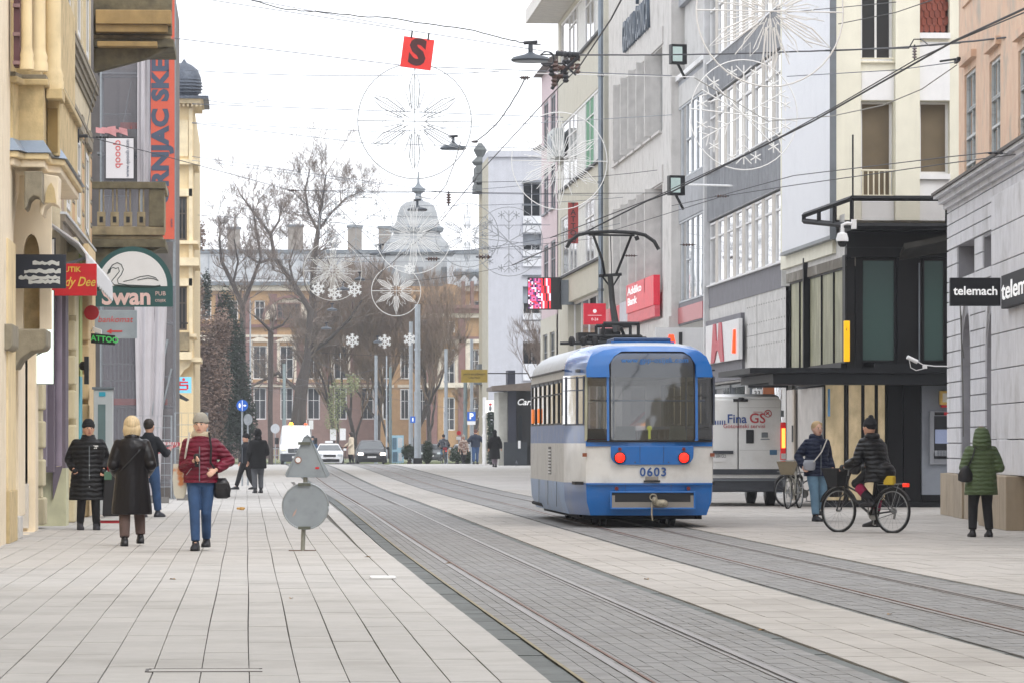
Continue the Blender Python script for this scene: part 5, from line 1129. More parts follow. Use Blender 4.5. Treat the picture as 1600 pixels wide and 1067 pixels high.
# savings bank sign and awning at its foot
s = 46; P = P3(287, 601, s); t, M = signbox('savings_bank_sign', 'light blue square sign with a red S symbol on the yellow house', P, (1, 0, 0), 24 / s, 25 / s, .12, mat('sky_blue_sign', '#79c3e0', .5, emit=.15))
rs = mat('savings_red', '#d11f2e', .5, emit=.1); mb = MB(M)
for x0, x1, y0_, y1_ in ((-.12, .15, .07, .12), (-.16, -.1, -.01, .12), (-.16, .14, -.03, .02), (.1, .16, -.14, .02), (-.15, .12, -.17, -.12)): mb.box(x0, x1, y0_, y1_, .062, .07)
mb.ball((0, .19, .065), (.05, .05, .01), 10, 6); mb.build('symbol', rs, t)
mb = MB(); a = P3(273, 610, 45); b = P3(296, 624, 45); mb.quad(a, b, b + Vector((-.05, 1.5, -.02)), a + Vector((0, 1.5, 0))); mb.quad(a + Vector((0, 0, -.2)), b + Vector((-.1, 0, -.06)), b, a)
tag(mb.build('small_awning', [mat('black_white_awning', '#2b2c2e', .7)]), 'small black awning with white edge below the blue bank sign', 'awning')
# ================= the palace across the square =================
YP = 388; pp_ = Pl((0, YP), (1, 0), (0, -1)); fbd = thing('palace', 'large orange and burgundy palace with grey metal roofs and a domed tower behind the trees', 'building', (8, YP, 0))
qx = lambda px: XY(px, YP); qz = lambda py: ZP(py, 6, YP)
orw = mat('orange_plaster', '#b08f69', .85, var=.08, streak=.12); bur = mat('burgundy_brick', '#80605c', .85, var=.1, streak=.1, bump=.2); crw = mat('cream_trim', '#d3cabb', .85)
zn = mat('zinc_roof', '#96999b', .5, .2, var=.1, scale=1, streak=.25); zn2 = mat('zinc_roof_dark', '#757c82', .5, .2, var=.1, streak=.2); pkb = mat('pinkish_brick', '#8b726a', .85, var=.1)
x0, x1, x2, x3 = qx(180), qx(600), qx(700), qx(900)
bays = []
for px in range(196, 880, 42): bays.append(qx(px))
hol = []
for c in bays:
    hol.append((c - .55, c + .55, qz(655), qz(605))); hol.append((c - .6, c + .6, qz(592), qz(540))); hol.append((c - .45, c + .45, qz(500), qz(470)))
mb = pp_.mb(); mb.wall(x0, x3, qz(605) + .3, qz(447), [h for h in hol if h[2] > qz(600)], .3); mb.box(x0, x3, -20, -.4, -1, qz(447)); mb.build('wall', orw, fbd)
mb = pp_.mb(); mb.wall(x0, x3, -1, qz(605) + .3, [(h[0], h[1], h[2], qz(605) + .3) for h in hol if h[2] < qz(600)], .3, n=.15); mb.build('ground_floor', pkb, fbd)
for i, c in enumerate(bays):
    for k, h in enumerate(hol[3 * i:3 * i + 3]):
        win(pp_, fbd, h[0], h[1], h[2], h[3], -.2, 2, (.6,), WHITE, GL, .1)
        if k == 1:
            bx(pp_, fbd, 'window_surround', crw, h[0] - .5, h[0] - .02, .0, .12, h[2] - .3, h[3] + .3); bx(pp_, fbd, 'window_surround', crw, h[1] + .02, h[1] + .5, .0, .12, h[2] - .3, h[3] + .3)
            mb = pp_.mb(); mb.ext([(h[0] - .6, .0, h[3] + .32), (h[1] + .6, .0, h[3] + .32), ((h[0] + h[1]) / 2, .0, h[3] + .8)], (0, .2, 0)); mb.build('pediment', crw, fbd)
    m_ = (c + (bays[i + 1] if i + 1 < len(bays) else c + 2.3)) / 2
    bx(pp_, fbd, 'brick_pier', bur, m_ - .32, m_ + .32, .0, .14, qz(603), qz(460))
for y, h, p, m in ((604, .35, .35, crw), (600, .15, .45, bur), (527, .2, .2, crw), (512, .25, .3, bur), (455, .5, .4, crw), (447, .35, .8, zn2)): bx(pp_, fbd, 'string_course', m, x0, x3, .02, p, qz(y), qz(y) + h)
mb = pp_.mb(); R = [(x0, .6, qz(440)), (x3, .6, qz(440)), (x3, -3.5, qz(392)), (x0, -3.5, qz(392))]; mb.quad(*R); mb.quad((x0, -3.5, qz(392)), (x3, -3.5, qz(392)), (x3, -9, qz(386)), (x0, -9, qz(386))); mb.build('roof', zn, fbd)
bx(pp_, fbd, 'roof_break', zn2, x0, x3, -3.7, -3.2, qz(394), qz(388))
u = x0
while u < x3: mb = pp_.mb(); mb.ext([(u, .62, qz(440)), (u + .06, .62, qz(440)), (u + .06, -3.45, qz(391.5)), (u, -3.45, qz(391.5))], (0, 0, .06)); mb.build('roof_seam', zn2, fbd); u += 1.6
chm = mat('chimney_brick', '#8f8880', .9, var=.15, streak=.2)
for px, w, t in ((365, 20, 354), (463, 24, 350), (557, 22, 351), (605, 20, 352), (240, 20, 354)): bx(pp_, fbd, 'chimney', chm, qx(px - w / 2), qx(px + w / 2), -7, -5.5, qz(395), qz(t)); bx(pp_, fbd, 'chimney_cap', zn2, qx(px - w / 2) - .1, qx(px + w / 2) + .1, -7.1, -5.4, qz(t) + .01, qz(t) + .2)
# curved gable
mb = pp_.mb(); mb.ext([(qx(413), .3, qz(500)), (qx(498), .3, qz(500))] + [(qx(455.5 + 42.5 * math.cos(a)), .3, qz(500 - 34 * math.sin(a))) for a in [PI * i / 14 for i in range(15)]][0:], (0, .3, 0)); mb.build('gable', crw, fbd)
for i in range(12):
    a, b = PI * i / 12, PI * (i + 1) / 12; mb = pp_.mb(); P = lambda t, r: (qx(455.5 + (42.5 + r) * math.cos(t)), .6, qz(500 - (34 + r) * math.sin(t))); mb.ext([P(a, 0), P(b, 0), P(b, 4), P(a, 4)], (0, .3, 0)); mb.build('gable_coping', bur, fbd)
win(pp_, fbd, qx(432), qx(470), qz(500), qz(474), .62, 4, (.5,), bur, GL, .1)
# central tower with bulging zinc roof
YT2 = YP - 6; pt2 = Pl((0, YT2), (1, 0), (0, -1)); tx = pt2.U; tz = lambda py: ZP(py, 14, YT2)
def tier(nm, m, pa, pb, y0_, y1_, d): return bx(pt2, fbd, nm, m, tx(pa), tx(pb), -d, d * 0 + .5, tz(y0_), tz(y1_))
tier('tower_base', orw, 588, 716, 700, 448, 6)
for px in (604, 632, 660, 688):
    for a, b in ((655, 607), (592, 542), (520, 500)): win(Pl((0, YT2 - .52), (1, 0), (0, -1)), fbd, tx(px - 7), tx(px + 7), tz(a), tz(b), .0, 2, (.6,), WHITE, GL, .1); bx(pt2, fbd, 'window_hood', crw, tx(px - 11), tx(px + 11), .52, .7, tz(b) + .1, tz(b) + .35)
tier('tower_cornice', zn2, 584, 720, 448, 443, 6.5)
def dome(nm, m, prof):
    mb = pt2.mb(); R = []
    for (a, b, y) in prof:
        xa, xb = tx(a), tx(b); hw = (xb - xa) / 2; cx_ = (xa + xb) / 2; c_ = hw * .25
        R.append([(cx_ + sx * (hw - c_ * ox), -3.2 + sy * (hw - c_ * oy), tz(y)) for sx, sy, ox, oy in ((-1, 1, 0, 1), (-1, 1, 1, 0), (1, 1, 1, 0), (1, 1, 0, 1), (1, -1, 0, 1), (1, -1, 1, 0), (-1, -1, 1, 0), (-1, -1, 0, 1))])
    mb.rings(R); return mb.build(nm, m, fbd)
dome('tower_roof', zn, [(590, 714, 443), (592, 712, 425), (598, 706, 398)]); dome('tower_roof_cornice', zn2, [(594, 710, 398), (592, 712, 394), (597, 707, 390)])
dome('tower_roof', zn, [(600, 704, 390), (604, 700, 378), (614, 691, 368), (618, 688, 360)]); dome('tower_roof_cornice', zn2, [(612, 694, 360), (611, 695, 355), (616, 690, 352)])
dome('tower_roof', zn, [(617, 689, 352), (622, 686, 342), (624, 684, 330), (628, 680, 320), (636, 672, 314), (644, 666, 312)])
mb = pt2.mb(); mb.lathe([(.55, 0), (.3, .3), (.25, .7), (.55, .9), (.6, 1.15), (.3, 1.35), (.12, 1.6), (.05, 2.6)], (tx(656), -3.2, tz(313)), 12); mb.build('finial', zn2, fbd, smooth=True)
for px in (612, 655, 695): bx(pt2, fbd, 'tower_dormer', zn2, tx(px - 6), tx(px + 6), .2, .7, tz(440), tz(418))
# right pavilion nearer than the rest
YR = YP - 14; p6 = Pl((0, YR), (1, 0), (0, -1)); rx = p6.U; rz_ = lambda py: ZP(py, 18, YR)
hw_ = [(rx(693), rx(711), rz_(600), rz_(545)), (rx(735), rx(749), rz_(600), rz_(545)), (rx(693), rx(711), rz_(520), rz_(502)), (rx(693), rx(711), rz_(672), rz_(620)), (rx(735), rx(749), rz_(672), rz_(620)), (rx(730), rx(737), rz_(540), rz_(505)), (rx(742), rx(749), rz_(540), rz_(505))]
mb = p6.mb(); mb.wall(rx(684), rx(800), -1, rz_(480), hw_[:2] + hw_[2:5], .3); mb.box(rx(684), rx(800), -10, -.4, -1, rz_(480)); mb.build('pavilion_wall', orw, fbd)
for h in hw_[:5]: win(p6, fbd, *h, -.2, 2, (.33, .66), WHITE, GL, .1)
for h in hw_[:2]:
    bx(p6, fbd, 'window_surround', crw, h[0] - .5, h[0] - .02, .0, .15, h[2] - .4, h[3] + .5); bx(p6, fbd, 'window_surround', crw, h[1] + .02, h[1] + .5, .0, .15, h[2] - .4, h[3] + .5)
    bx(p6, fbd, 'window_hood', crw, h[0] - .6, h[1] + .6, .0, .3, h[3] + .52, h[3] + .8)
for a, b in ((666, 683), (716, 727), (751, 756)): bx(p6, fbd, 'brick_pilaster', bur, rx(a), rx(b), .0, .3, -1, rz_(498))
for y, h, p, m in ((605, .4, .4, crw), (497, .35, .5, crw), (490, .4, .8, bur), (483, .3, 1.1, bur), (530, .2, .3, bur)): bx(p6, fbd, 'pavilion_cornice', m, rx(664), rx(800), .01, p, rz_(y), rz_(y) + h)
mb = p6.mb(); mb.ext([(rx(685), -.4, rz_(482)), (rx(685), -.4, rz_(452))] + [(rx(703 - 15 * math.cos(a)), -.4, rz_(452 - 8 * math.sin(a))) for a in [PI * i / 8 for i in range(9)]] + [(rx(721), -.4, rz_(452)), (rx(721), -.4, rz_(482))], (0, -1, 0)); mb.build('curved_parapet', orw, fbd)
for px in (724, 738, 751): bx(p6, fbd, 'parapet_pier', bur, rx(px - 2.5), rx(px + 2.5), -1, .0, rz_(482), rz_(440)); 
for px in (717, 735, 749):
    mb = p6.mb(); mb.lathe([(.2, 0), (.1, .2), (.45, .55), (.5, .8), (.3, 1.0), (.1, 1.1)], (rx(px), -.5, rz_(440)), 10); mb.build('roof_urn', zn2, fbd)
mb = p6.mb(); mb.quad((rx(700), -1.2, rz_(452)), (rx(765), -1.2, rz_(440)), (rx(765), -7, rz_(405)), (rx(704), -7, rz_(396))); mb.build('pavilion_roof', zn, fbd)

# ================= trees =================
barkm = mat('dark_bark', '#453e39', .95, var=.25, scale=8, bump=.6); barkl = mat('brown_twig', '#6f635a', .95, var=.2)
def tree(name, label, px, s, base_z, segs, height, spread, seed, twigs=2600, trunk=.32, lean=(0, 0), tw=.013, first=.35, crown=None, low=0, thick=1.0, tcol=None, cat='tree', droop=0):
    rr = random.Random(seed); x, y = AT(px, s); root = thing(name, label, cat, (x, y, base_z)); tm_ = MB(); cr_ = MB(); n_tw = [0]
    def grow(p, d, L, r, lv):
        pts = [p]; n = 4 if lv < 2 else 3; dd = d.copy()
        for i in range(n):
            dd = (dd + Vector((rr.gauss(0, .13), rr.gauss(0, .13), .07 if lv else .1))).normalized(); pts.append(pts[-1] + dd * L / n)
        rs = [max(r, .007) * (1 - .45 * i / n) for i in range(n + 1)]
        (tm_ if lv < 2 else cr_).tube(pts, rs, 6 if lv < 2 else 4 if lv < 3 else 3, cap=False)
        if lv >= segs: return
        k = rr.choice((3, 3, 3, 4) if lv < 3 else (2, 3, 3)) if lv < segs - 1 else 6
        for j in range(k):
            t = rr.uniform(.45, 1) if lv else rr.uniform(first, 1)
            i = min(n - 1, int(t * n)); q = pts[i].lerp(pts[i + 1], t * n - i)
            a = rr.uniform(0, 2 * PI); sp = spread * rr.uniform(.6, 1.3); e = dd.orthogonal().normalized(); e.rotate(Matrix.Rotation(a, 3, dd)) if 0 else None
            side = (Matrix.Rotation(a, 3, dd) @ dd.orthogonal().normalized())
            nd = (dd * math.cos(sp) + side * math.sin(sp) + Vector((0, 0, .12 - droop))).normalized()
            grow(q, nd, L * rr.uniform(.55, .8), r * .55, lv + 1)
        grow(pts[-1], dd, L * .7, r * .55, lv + 1)
    d0 = Vector((lean[0], lean[1], 1)).normalized()
    grow(Vector((x, y, base_z)), d0, height * .42, trunk, 0)
    tm_.build('trunk', barkm, root); return root, cr_, rr
def finish(root, cr_, m=None): stuff(cr_.build('branches', m or barkl, root))
T = []
def bare(label, px, s, h, sp, seed, segs=6, trunk=.32, lean=(0, 0), first=.4, m=None):
    r, c, _ = tree('bare_tree', label, px, s, gz(FPX / s) - .05, segs, h, sp, seed, trunk=trunk, lean=lean, first=first); finish(r, c, m)
def limbed(label, px, s, limbs, seed, dens=6, L0=1.8, segs=3, k=1.0):
    """a bare tree whose main limbs follow given courses, with fine branching grown from them"""
    rr = random.Random(seed); x, y = AT(px, s); bz = gz(y) - .06; root = thing('bare_tree', label, 'tree', (x, y, bz)); tw_ = MB()
    def grow(p, d, L, r, lv):
        pts = [p]; dd = d.copy()
        for i in range(3): dd = (dd + Vector((rr.gauss(0, .2), rr.gauss(0, .2), .08))).normalized(); pts.append(pts[-1] + dd * L / 3)
        tw_.tube(pts, [max(r * (1 - .25 * i), .008) for i in range(4)], 4 if lv < 2 else 3, cap=False)
        if lv >= segs: return
        for j in range(rr.choice((3, 4)) if lv < segs - 1 else 7):
            t = rr.uniform(.3, 1) * 3; i = min(2, int(t)); q = pts[i].lerp(pts[i + 1], t - i); side = Matrix.Rotation(rr.uniform(0, 2 * PI), 3, dd) @ dd.orthogonal().normalized(); sp = rr.uniform(.4, .95)
            grow(q, (dd * math.cos(sp) + side * math.sin(sp) + Vector((0, 0, .15))).normalized(), L * rr.uniform(.5, .75), r * .5, lv + 1)
    for li, P in enumerate(limbs):
        rr2 = random.Random(seed + li); yo = [0] if li == 0 else [0]; Q = []; dy = 0; sd_ = rr2.choice((-1, 1)) * rr2.uniform(.3, .9)
        for n, (a, b, w) in enumerate(P):
            p = P3(a, b, s); p.z = max(p.z, bz) if b < 715 else bz; p.y += (sd_ * n if li else 0); Q.append(p)
        m = MB(); m.tube(Q, [w / s * k for a, b, w in P], 8, cap=False); m.build('trunk' if li == 0 else 'limb', barkm, root, smooth='all')
        for n in range(len(Q) - 1):
            if P[n][1] > 620: continue
            for c in range(dens):
                t = rr.random(); q = Q[n].lerp(Q[n + 1], t); d = (Q[n + 1] - Q[n]).normalized(); side = Matrix.Rotation(rr.uniform(0, 2 * PI), 3, d) @ d.orthogonal().normalized(); grow(q, (d * .5 + side * .8 + Vector((0, 0, .3))).normalized(), L0 * rr.uniform(.7, 1.3), P[n][2] / s * .32, 0)
        grow(Q[-1], (Q[-1] - Q[-2]).normalized(), L0 * 1.3, P[-1][2] / s * .8, 0)
    stuff(tw_.build('twigs', barkl, root))
limbed('tallest bare tree with an open round crown left of the palace dome', 462, 21.0, [[(463, 722, 8), (462, 658, 7.5), (469, 598, 7), (485, 551, 6.5), (491, 515, 5.5), (488, 468, 5), (490, 415, 4.5), (497, 361, 3.6)], [(497, 361, 2.6), (482, 332, 2.2), (477, 296, 1.6), (485, 262, .9)], [(497, 361, 2.4), (503, 320, 1.8), (509, 275, 1)], [(497, 361, 2.4), (518, 332, 1.9), (542, 308, 1.4), (566, 297, .8)], [(485, 551, 4), (518, 527, 3), (545, 500, 2.2), (565, 470, 1.4)], [(466, 610, 3.5), (435, 582, 3), (402, 598, 2.2)]], 4)
limbed('gnarled bare tree with crooked dark limbs in front of the curved gable', 376, 22.5, [[(378, 722, 6), (379, 640, 5.5), (379, 551, 5), (379, 480, 4.5), (364, 444, 3.6), (346, 409, 2.6), (343, 373, 1.6)], [(379, 480, 3.4), (397, 432, 2.8), (408, 403, 2.4), (400, 355, 1.6), (395, 320, .9)], [(364, 444, 2), (372, 410, 1.6), (366, 375, 1)]], 12, 4, 1.5)
limbed('leaning bare tree whose long limb arches left above the white van', 470, 21.6, [[(474, 722, 6.5), (472, 640, 6), (480, 560, 5.5), (485, 486, 4.8), (459, 444, 4), (429, 403, 3.3), (423, 367, 2.6), (400, 337, 2), (376, 305, 1)], [(429, 403, 2.6), (405, 412, 2), (385, 400, 1.2)], [(423, 367, 2), (436, 345, 1.6), (440, 318, .9)], [(459, 444, 2.2), (452, 410, 1.6), (462, 380, 1)]], 21, 4, 1.5)
limbed('small pollarded bare tree with a knobbly head before the palace', 423, 23, [[(423, 722, 4), (422, 640, 4), (423, 551, 4), (423, 515, 4.4)], [(423, 518, 2.4), (410, 505, 2), (397, 495, 1.2)], [(423, 515, 2.2), (441, 509, 1.6), (450, 498, 1)], [(423, 515, 2), (432, 490, 1.4), (430, 478, .9)]], 31, 3, .7, 2)
twm = mat('fawn_twig', '#7a6858', .95, var=.2)
bare('fine twigged tree directly left of the twin lamp masts', 615, 20.5, 12.5, .38, 33, 7, .2, (0, 0), .15, twm)
bare('fine twigged tree behind the small glowing stars', 560, 20.3, 11.8, .4, 35, 7, .2, (0, 0), .15, twm)
bare('bare tree in front of the palace pavilion windows', 672, 20.6, 11.5, .42, 38, 6, .2, (.05, 0), .2, twm)
bare('hazy twiggy tree just right of the twin lamp masts', 648, 20.8, 12.5, .45, 71, 6, .2, (.02, 0), .12, twm)
bare('broad twiggy tree between the glowing stars and the masts', 590, 20.2, 12.2, .5, 77, 6, .22, (-.02, 0), .12, twm)
bare('slim bare tree between the thick fork and the woman in cream', 522, 20.4, 11, .4, 41, 6, .2, (-.03, 0), .2, twm)
bare('small bare tree showing above the pub roof slab', 835, 30.5, 8.5, .6, 52, 5, .12, (-.05, 0), .5)
bare('low bare tree behind the parking sign', 728, 20.6, 8.5, .4, 57, 6, .15, (0, 0), .2, twm)
def leafy(name, label, px, s, blobs, m, n, size, seed, cat='tree', trunkh=3, flat=.35):
    rr = random.Random(seed); x, y = AT(px, s); bz = gz(FPX / s) - .05; root = thing(name, label, cat, (x, y, bz)); mb = MB()
    tot = sum(b[3] * b[4] for b in blobs)
    for bxp, by, dy, rx_, rz2 in blobs:
        c = P3(bxp, by, s); k = int(n * rx_ * rz2 / tot)
        for _ in range(k):
            a = rr.random() * 2 * PI; u = rr.uniform(-1, 1); q = math.sqrt(1 - u * u); R_ = rr.random() ** .35 * rr.uniform(.8, 1.12)
            p = c + Vector((rx_ / s * q * math.cos(a) * R_, dy + rx_ / s * q * math.sin(a) * R_, rz2 / s * u * R_))
            if p.z < bz: continue
            d = Vector((rr.gauss(0, 1), rr.gauss(0, 1), rr.gauss(0, flat))).normalized() * size * rr.uniform(.6, 1.4); e = d.cross(Vector((rr.gauss(0, 1), rr.gauss(0, 1), rr.gauss(0, 1)))).normalized() * size * .45
            mb.quad(p - d, p + e, p + d, p - e)
    stuff(mb.build('crown', m, root)); t = MB(); t.tube([(x, y, bz), (x + .05, y, bz + trunkh)], [.14, .07], 6); t.build('trunk', barkm, root)
brl = mat('dry_beech_leaf', '#75645a', .9, var=.35, scale=1.2, rnd=.25); evg = mat('dark_conifer', '#3a463b', .9, var=.35, scale=1.0, rnd=.25)
leafy('beech_tree', 'rust brown leaved tree right beside the yellow domed house', 318, 30, [(315, 560, 0, 26, 80), (325, 640, 0, 30, 80), (305, 470, 0, 14, 60), (345, 520, .5, 20, 40), (314, 370, 0, 7, 26), (330, 600, 0, 34, 70)], brl, 15000, .085, 3)
leafy('evergreen_tree', 'dark evergreen tree behind the blue round cycle sign', 358, 27.5, [(355, 660, 0, 34, 65), (345, 570, 0, 26, 70), (352, 500, 0, 18, 50), (322, 460, 0, 9, 40), (372, 620, 0, 24, 75), (368, 540, 0, 16, 50), (385, 660, 0, 18, 50), (332, 640, .5, 26, 70)], evg, 26000, .09, 5)
leafy('willow_shrub', 'pale green twiggy shrub in front of the palace windows', 527, 23, [(528, 620, 0, 18, 30), (520, 655, 0, 14, 25), (550, 600, 0, 14, 20)], mat('pale_green_leaf', '#8a9168', .9, rnd=.2), 1500, .08, 8, 'shrub', 2)
hedge = mat('box_leaf', '#37462f', .9, var=.3, rnd=.25)
for i, (px, py, r_, lab) in enumerate(((653 - 14, 706, 13, 'round dark green bush left of the thick twin mast'), (668, 712, 8, 'small clipped bush right of the twin mast'), (668, 700, 8, 'rear dark bush half hidden by the twin mast'), (714, 710, 12, 'round green bush beside the woman in the checked coat'), (730, 714, 9, 'low green bush left of the man in blue'))):
    leafy('round_bush', lab, px, 27.5, [(px, py, 0, r_, 13)], hedge, 1100, .06, 60 + i, 'bush', .3)
# grass by the crossing
rr = random.Random(8); mb = MB()
for i in range(5000):
    px = rr.uniform(600, 690) if i % 3 else rr.uniform(300, 620); s_ = rr.uniform(24.2, 27.3) if px > 600 else rr.uniform(20, 22.5)
    x, y = AT(px, s_); z = gz(y) - .06; a = rr.random() * PI; h = rr.uniform(.08, .2); mb.add([(x, y, z), (x + .05 * math.cos(a), y, z), (x + .03, y + .02, z + h)], [(0, 1, 2)])
stuff(tag(mb.build('grass', mat('winter_grass', '#77805a', .95, rnd=.2)), 'tufts of winter grass beside the crossing and masts', 'grass'))
mb = MB(); mb.box(-60, 60, 318, 372, -.1, .02); struct(mb.build('park_lawn', mat('lawn', '#7a8062', .95, var=.2, scale=.3)))
# park fence in the distance
pfn = thing('park_fence', 'long low dark iron park fence in front of the palace', 'fence', (0, 345, 0)); Yq = 345
for z in (.25, 1.0): mb = MB(); mb.tube([(-12, Yq, z), (34, Yq, z)], .03, 4); mb.build('rail', BLACK, pfn)
x = -12
while x < 34: mb = MB(); mb.tube([(x, Yq, 0), (x, Yq, 1.2)], .02, 4); mb.build('bar', BLACK, pfn); x += .4
# ================= masts and far street furniture =================
mg = mat('mast_grey', '#a3aab0', .5, .2, streak=.1); mgd = mat('mast_green_grey', '#7d8a8a', .6, streak=.1)
def mast(label, px, s, ytop, w, m=mg, base=None, arm=None):
    x, y = AT(px, s); z0 = gz(y) - .05; t = thing('street_mast', label, 'mast', (x, y, z0)); zt = ZP(ytop, x, y); r = w / s / 2
    mb = MB(); mb.tube([(x, y, z0), (x, y, z0 + (zt - z0) * .45)], r, 12); mb.build('lower_tube', m, t, smooth=True)
    mb = MB(); mb.tube([(x, y, z0 + (zt - z0) * .45), (x, y, zt)], r * .82, 12); mb.build('upper_tube', m, t, smooth=True)
    for k in (.45, .72): mb = MB(); mb.tube([(x, y, z0 + (zt - z0) * k - .05), (x, y, z0 + (zt - z0) * k + .05)], r * 1.12, 12); mb.build('collar', m, t)
    if base: mb = MB(); mb.box(x - r * 1.3, x + r * 1.3, y - r * 1.3, y + r * 1.3, z0, z0 + base); mb.build('base_box', BLACK, t)
    return t
mast('tallest light grey mast with a dark base box, right one of the pair', 652.5, 28, 476, 10.5, base=.35); mast('slightly shorter grey mast, left one of the close pair', 642, 26.5, 503, 7)
mast('slim light grey mast above the dark car', 587.5, 25.5, 555, 5.5); mast('short grey mast beside the poster pillar', 610, 26, 573, 5, mgd); mast('thin grey mast right behind the white car', 604, 22, 556, 2.5)
mast('tapered pale mast left of the parking sign', 697, 27, 545, 6.5); mast('grey mast rising above the white van', 444, 23, 568, 6, mgd); mast('pale mast behind the yellow street sign', 737, 26, 530, 6); mast('dark grey trolley mast at the parking sign', 727, 27, 590, 7, mgd)
mast('thin grey mast at the left in front of the palace', 391, 22.5, 470, 3)
mast('white painted mast beside the pub wall', 757, 31, 620, 7, WHITE)
def plate(name, label, px, py, s, w, h, m, rnd=False, cat='sign', pole=True, ang=0, d=.04):
    P = P3(px, py, s); t = thing(name, label, cat, tuple(P)); M = TM(P, (math.cos(ang), math.sin(ang), 0)); mb = MB(M); a, b = w / s / 2, h / s / 2
    if rnd: mb.ext([(a * math.cos(q), b * math.sin(q), -d / 2) for q in [2 * PI * i / 28 for i in range(28)]], (0, 0, d))
    else: mb.box(-a, a, -b, b, -d / 2, d / 2)
    mb.build('plate', m, t)
    if pole: q = MB(); q.tube([(P.x, P.y + .05, gz(P.y) - .02), (P.x, P.y + .05, P.z + b * .9)], .03, 8); q.build('pole', GALV, t)
    return t, M, a, b
t, M, a, b = plate('street_name_sign', 'gold rectangular hanging street sign with dark lettering', 741, 587, 33, 41, 20, mat('gold_plate', '#a58d3c', .6), pole=False); text('JAHTA BULJEŽNOSTI', .11, BLACK, t, M @ Matrix.Translation((0, .08, .025))); text('Lidija Pavić', .12, BLACK, t, M @ Matrix.Translation((0, -.08, .025)))
mb = MB(); P = P3(762, 583, 33); mb.tube([P, P + Vector((1.9, .1, 0))], .03, 5); mb.build('arm', BLACK, t)
blue = mat('sign_blue', '#1f5bb5', .5, emit=.1)
t, M, a, b = plate('parking_sign', 'blue parking sign with a white P and a small white plate below', 736.5, 650, 29, 13, 14, blue); text('P', .42, TW, t, M @ Matrix.Translation((0, 0, .025)), bold=.02); mb = MB(M); mb.box(-.22, .22, -.45, -.26, -.02, .02); mb.build('lower_plate', WHITE, t)
t, M, a, b = plate('route_sign', 'small blue square sign at the left mast of the pair', 645, 655, 28.5, 8, 10, blue, pole=False); mb = MB(M); mb.box(-.03, .03, -.1, .1, .021, .03); mb.build('white_bar', TW, t)
t, M, a, b = plate('cycle_path_sign', 'round blue shared cycle and foot path sign with a white divider', 378.5, 633, 50, 18, 18, blue, True); mb = MB(M); mb.box(-.008, .008, -.16, .16, .021, .028); mb.ball((-.08, .0, .024), (.035, .08, .008), 8, 5); mb.ball((.08, .0, .024), (.05, .03, .008), 8, 5); mb.build('white_marks', TW, t)
plate('sign_back', 'grey octagonal back of a sign just below the blue cycle sign', 387.5, 655, 49.5, 14, 18, GALV, True)
plate('sign_back', 'round pale back of a traffic sign left of the white van', 430, 669, 24, 14, 15, mat('pale_back', '#b5b9bd', .5), True)
plate('sign_back', 'square white sign pair back above the van roof, left plate', 476, 662, 21.5, 7, 13, WHITE); plate('sign_back', 'square white sign above the van roof, right plate beside its twin', 486, 663, 21.5, 7, 14, WHITE)
plate('stop_sign', 'small red ringed round sign left of the parking sign', 717, 676, 26, 7, 7, REDS, True); plate('info_plate', 'small white plate under the red ringed sign', 716.5, 684, 26, 7, 5, WHITE, pole=False)
x, y = AT(621, 26); z0 = gz(y) - .05; t = thing('poster_pillar', 'light blue poster board with figures beside the grey mast', 'poster', (x, y, z0)); mb = MB(); mb.box(x - .38, x + .38, y, y + .2, z0 + .1, z0 + 1.85); mb.build('board', mat('poster_blue', '#a9cfe0', .5), t)
for i, (a, b, c, d) in enumerate(((-.3, -.05, 1.0, 1.7), (.02, .3, 1.1, 1.7), (-.28, .0, .25, .85), (.06, .28, .3, .8))):
    mb = MB(); mb.box(x + a, x + b, y - .02, y, z0 + c, z0 + d); mb.build('poster', mat('poster_ink%d' % (i % 2), ['#5f7f93', '#d9dde0'][i % 2], .6), t)
# bench style news box and green bins far left
x, y = AT(424, 23); t = thing('bike_rack', 'pale metal railing with parked things left of the white van', 'railing', (x, y, 0))
for z in (.5, .95): mb = MB(); mb.tube([(x - 1.3, y, z), (x + .6, y, z)], .04, 5); mb.build('rail', GALV, t)
for k in range(7): mb = MB(); mb.tube([(x - 1.3 + k * .3, y, 0), (x - 1.3 + k * .3, y, .95)], .025, 4); mb.build('post', mat('yellow_post', '#b5ab83', .7), t)
mb = MB(); P = P3(528, 648, 23); mb.tube([(P.x, P.y, 0), (P.x, P.y, P.z + 1.3)], .05, 6); lt = thing('park_lamp', 'black park lamp post with two white boards in front of the palace', 'lamp post', (P.x, P.y, 0)); mb.build('post', BLACK, lt); mb = MB(); mb.ball((P.x, P.y, P.z + 1.4), (.18, .18, .22), 8, 6); mb.build('lantern', BLACK, lt)
for k in (-1, 1): mb = MB(); mb.box(P.x + k * .33 - .2, P.x + k * .33 + .2, P.y - .06, P.y, P.z - 1.7, P.z - .9); mb.build('board', WHITE, lt)
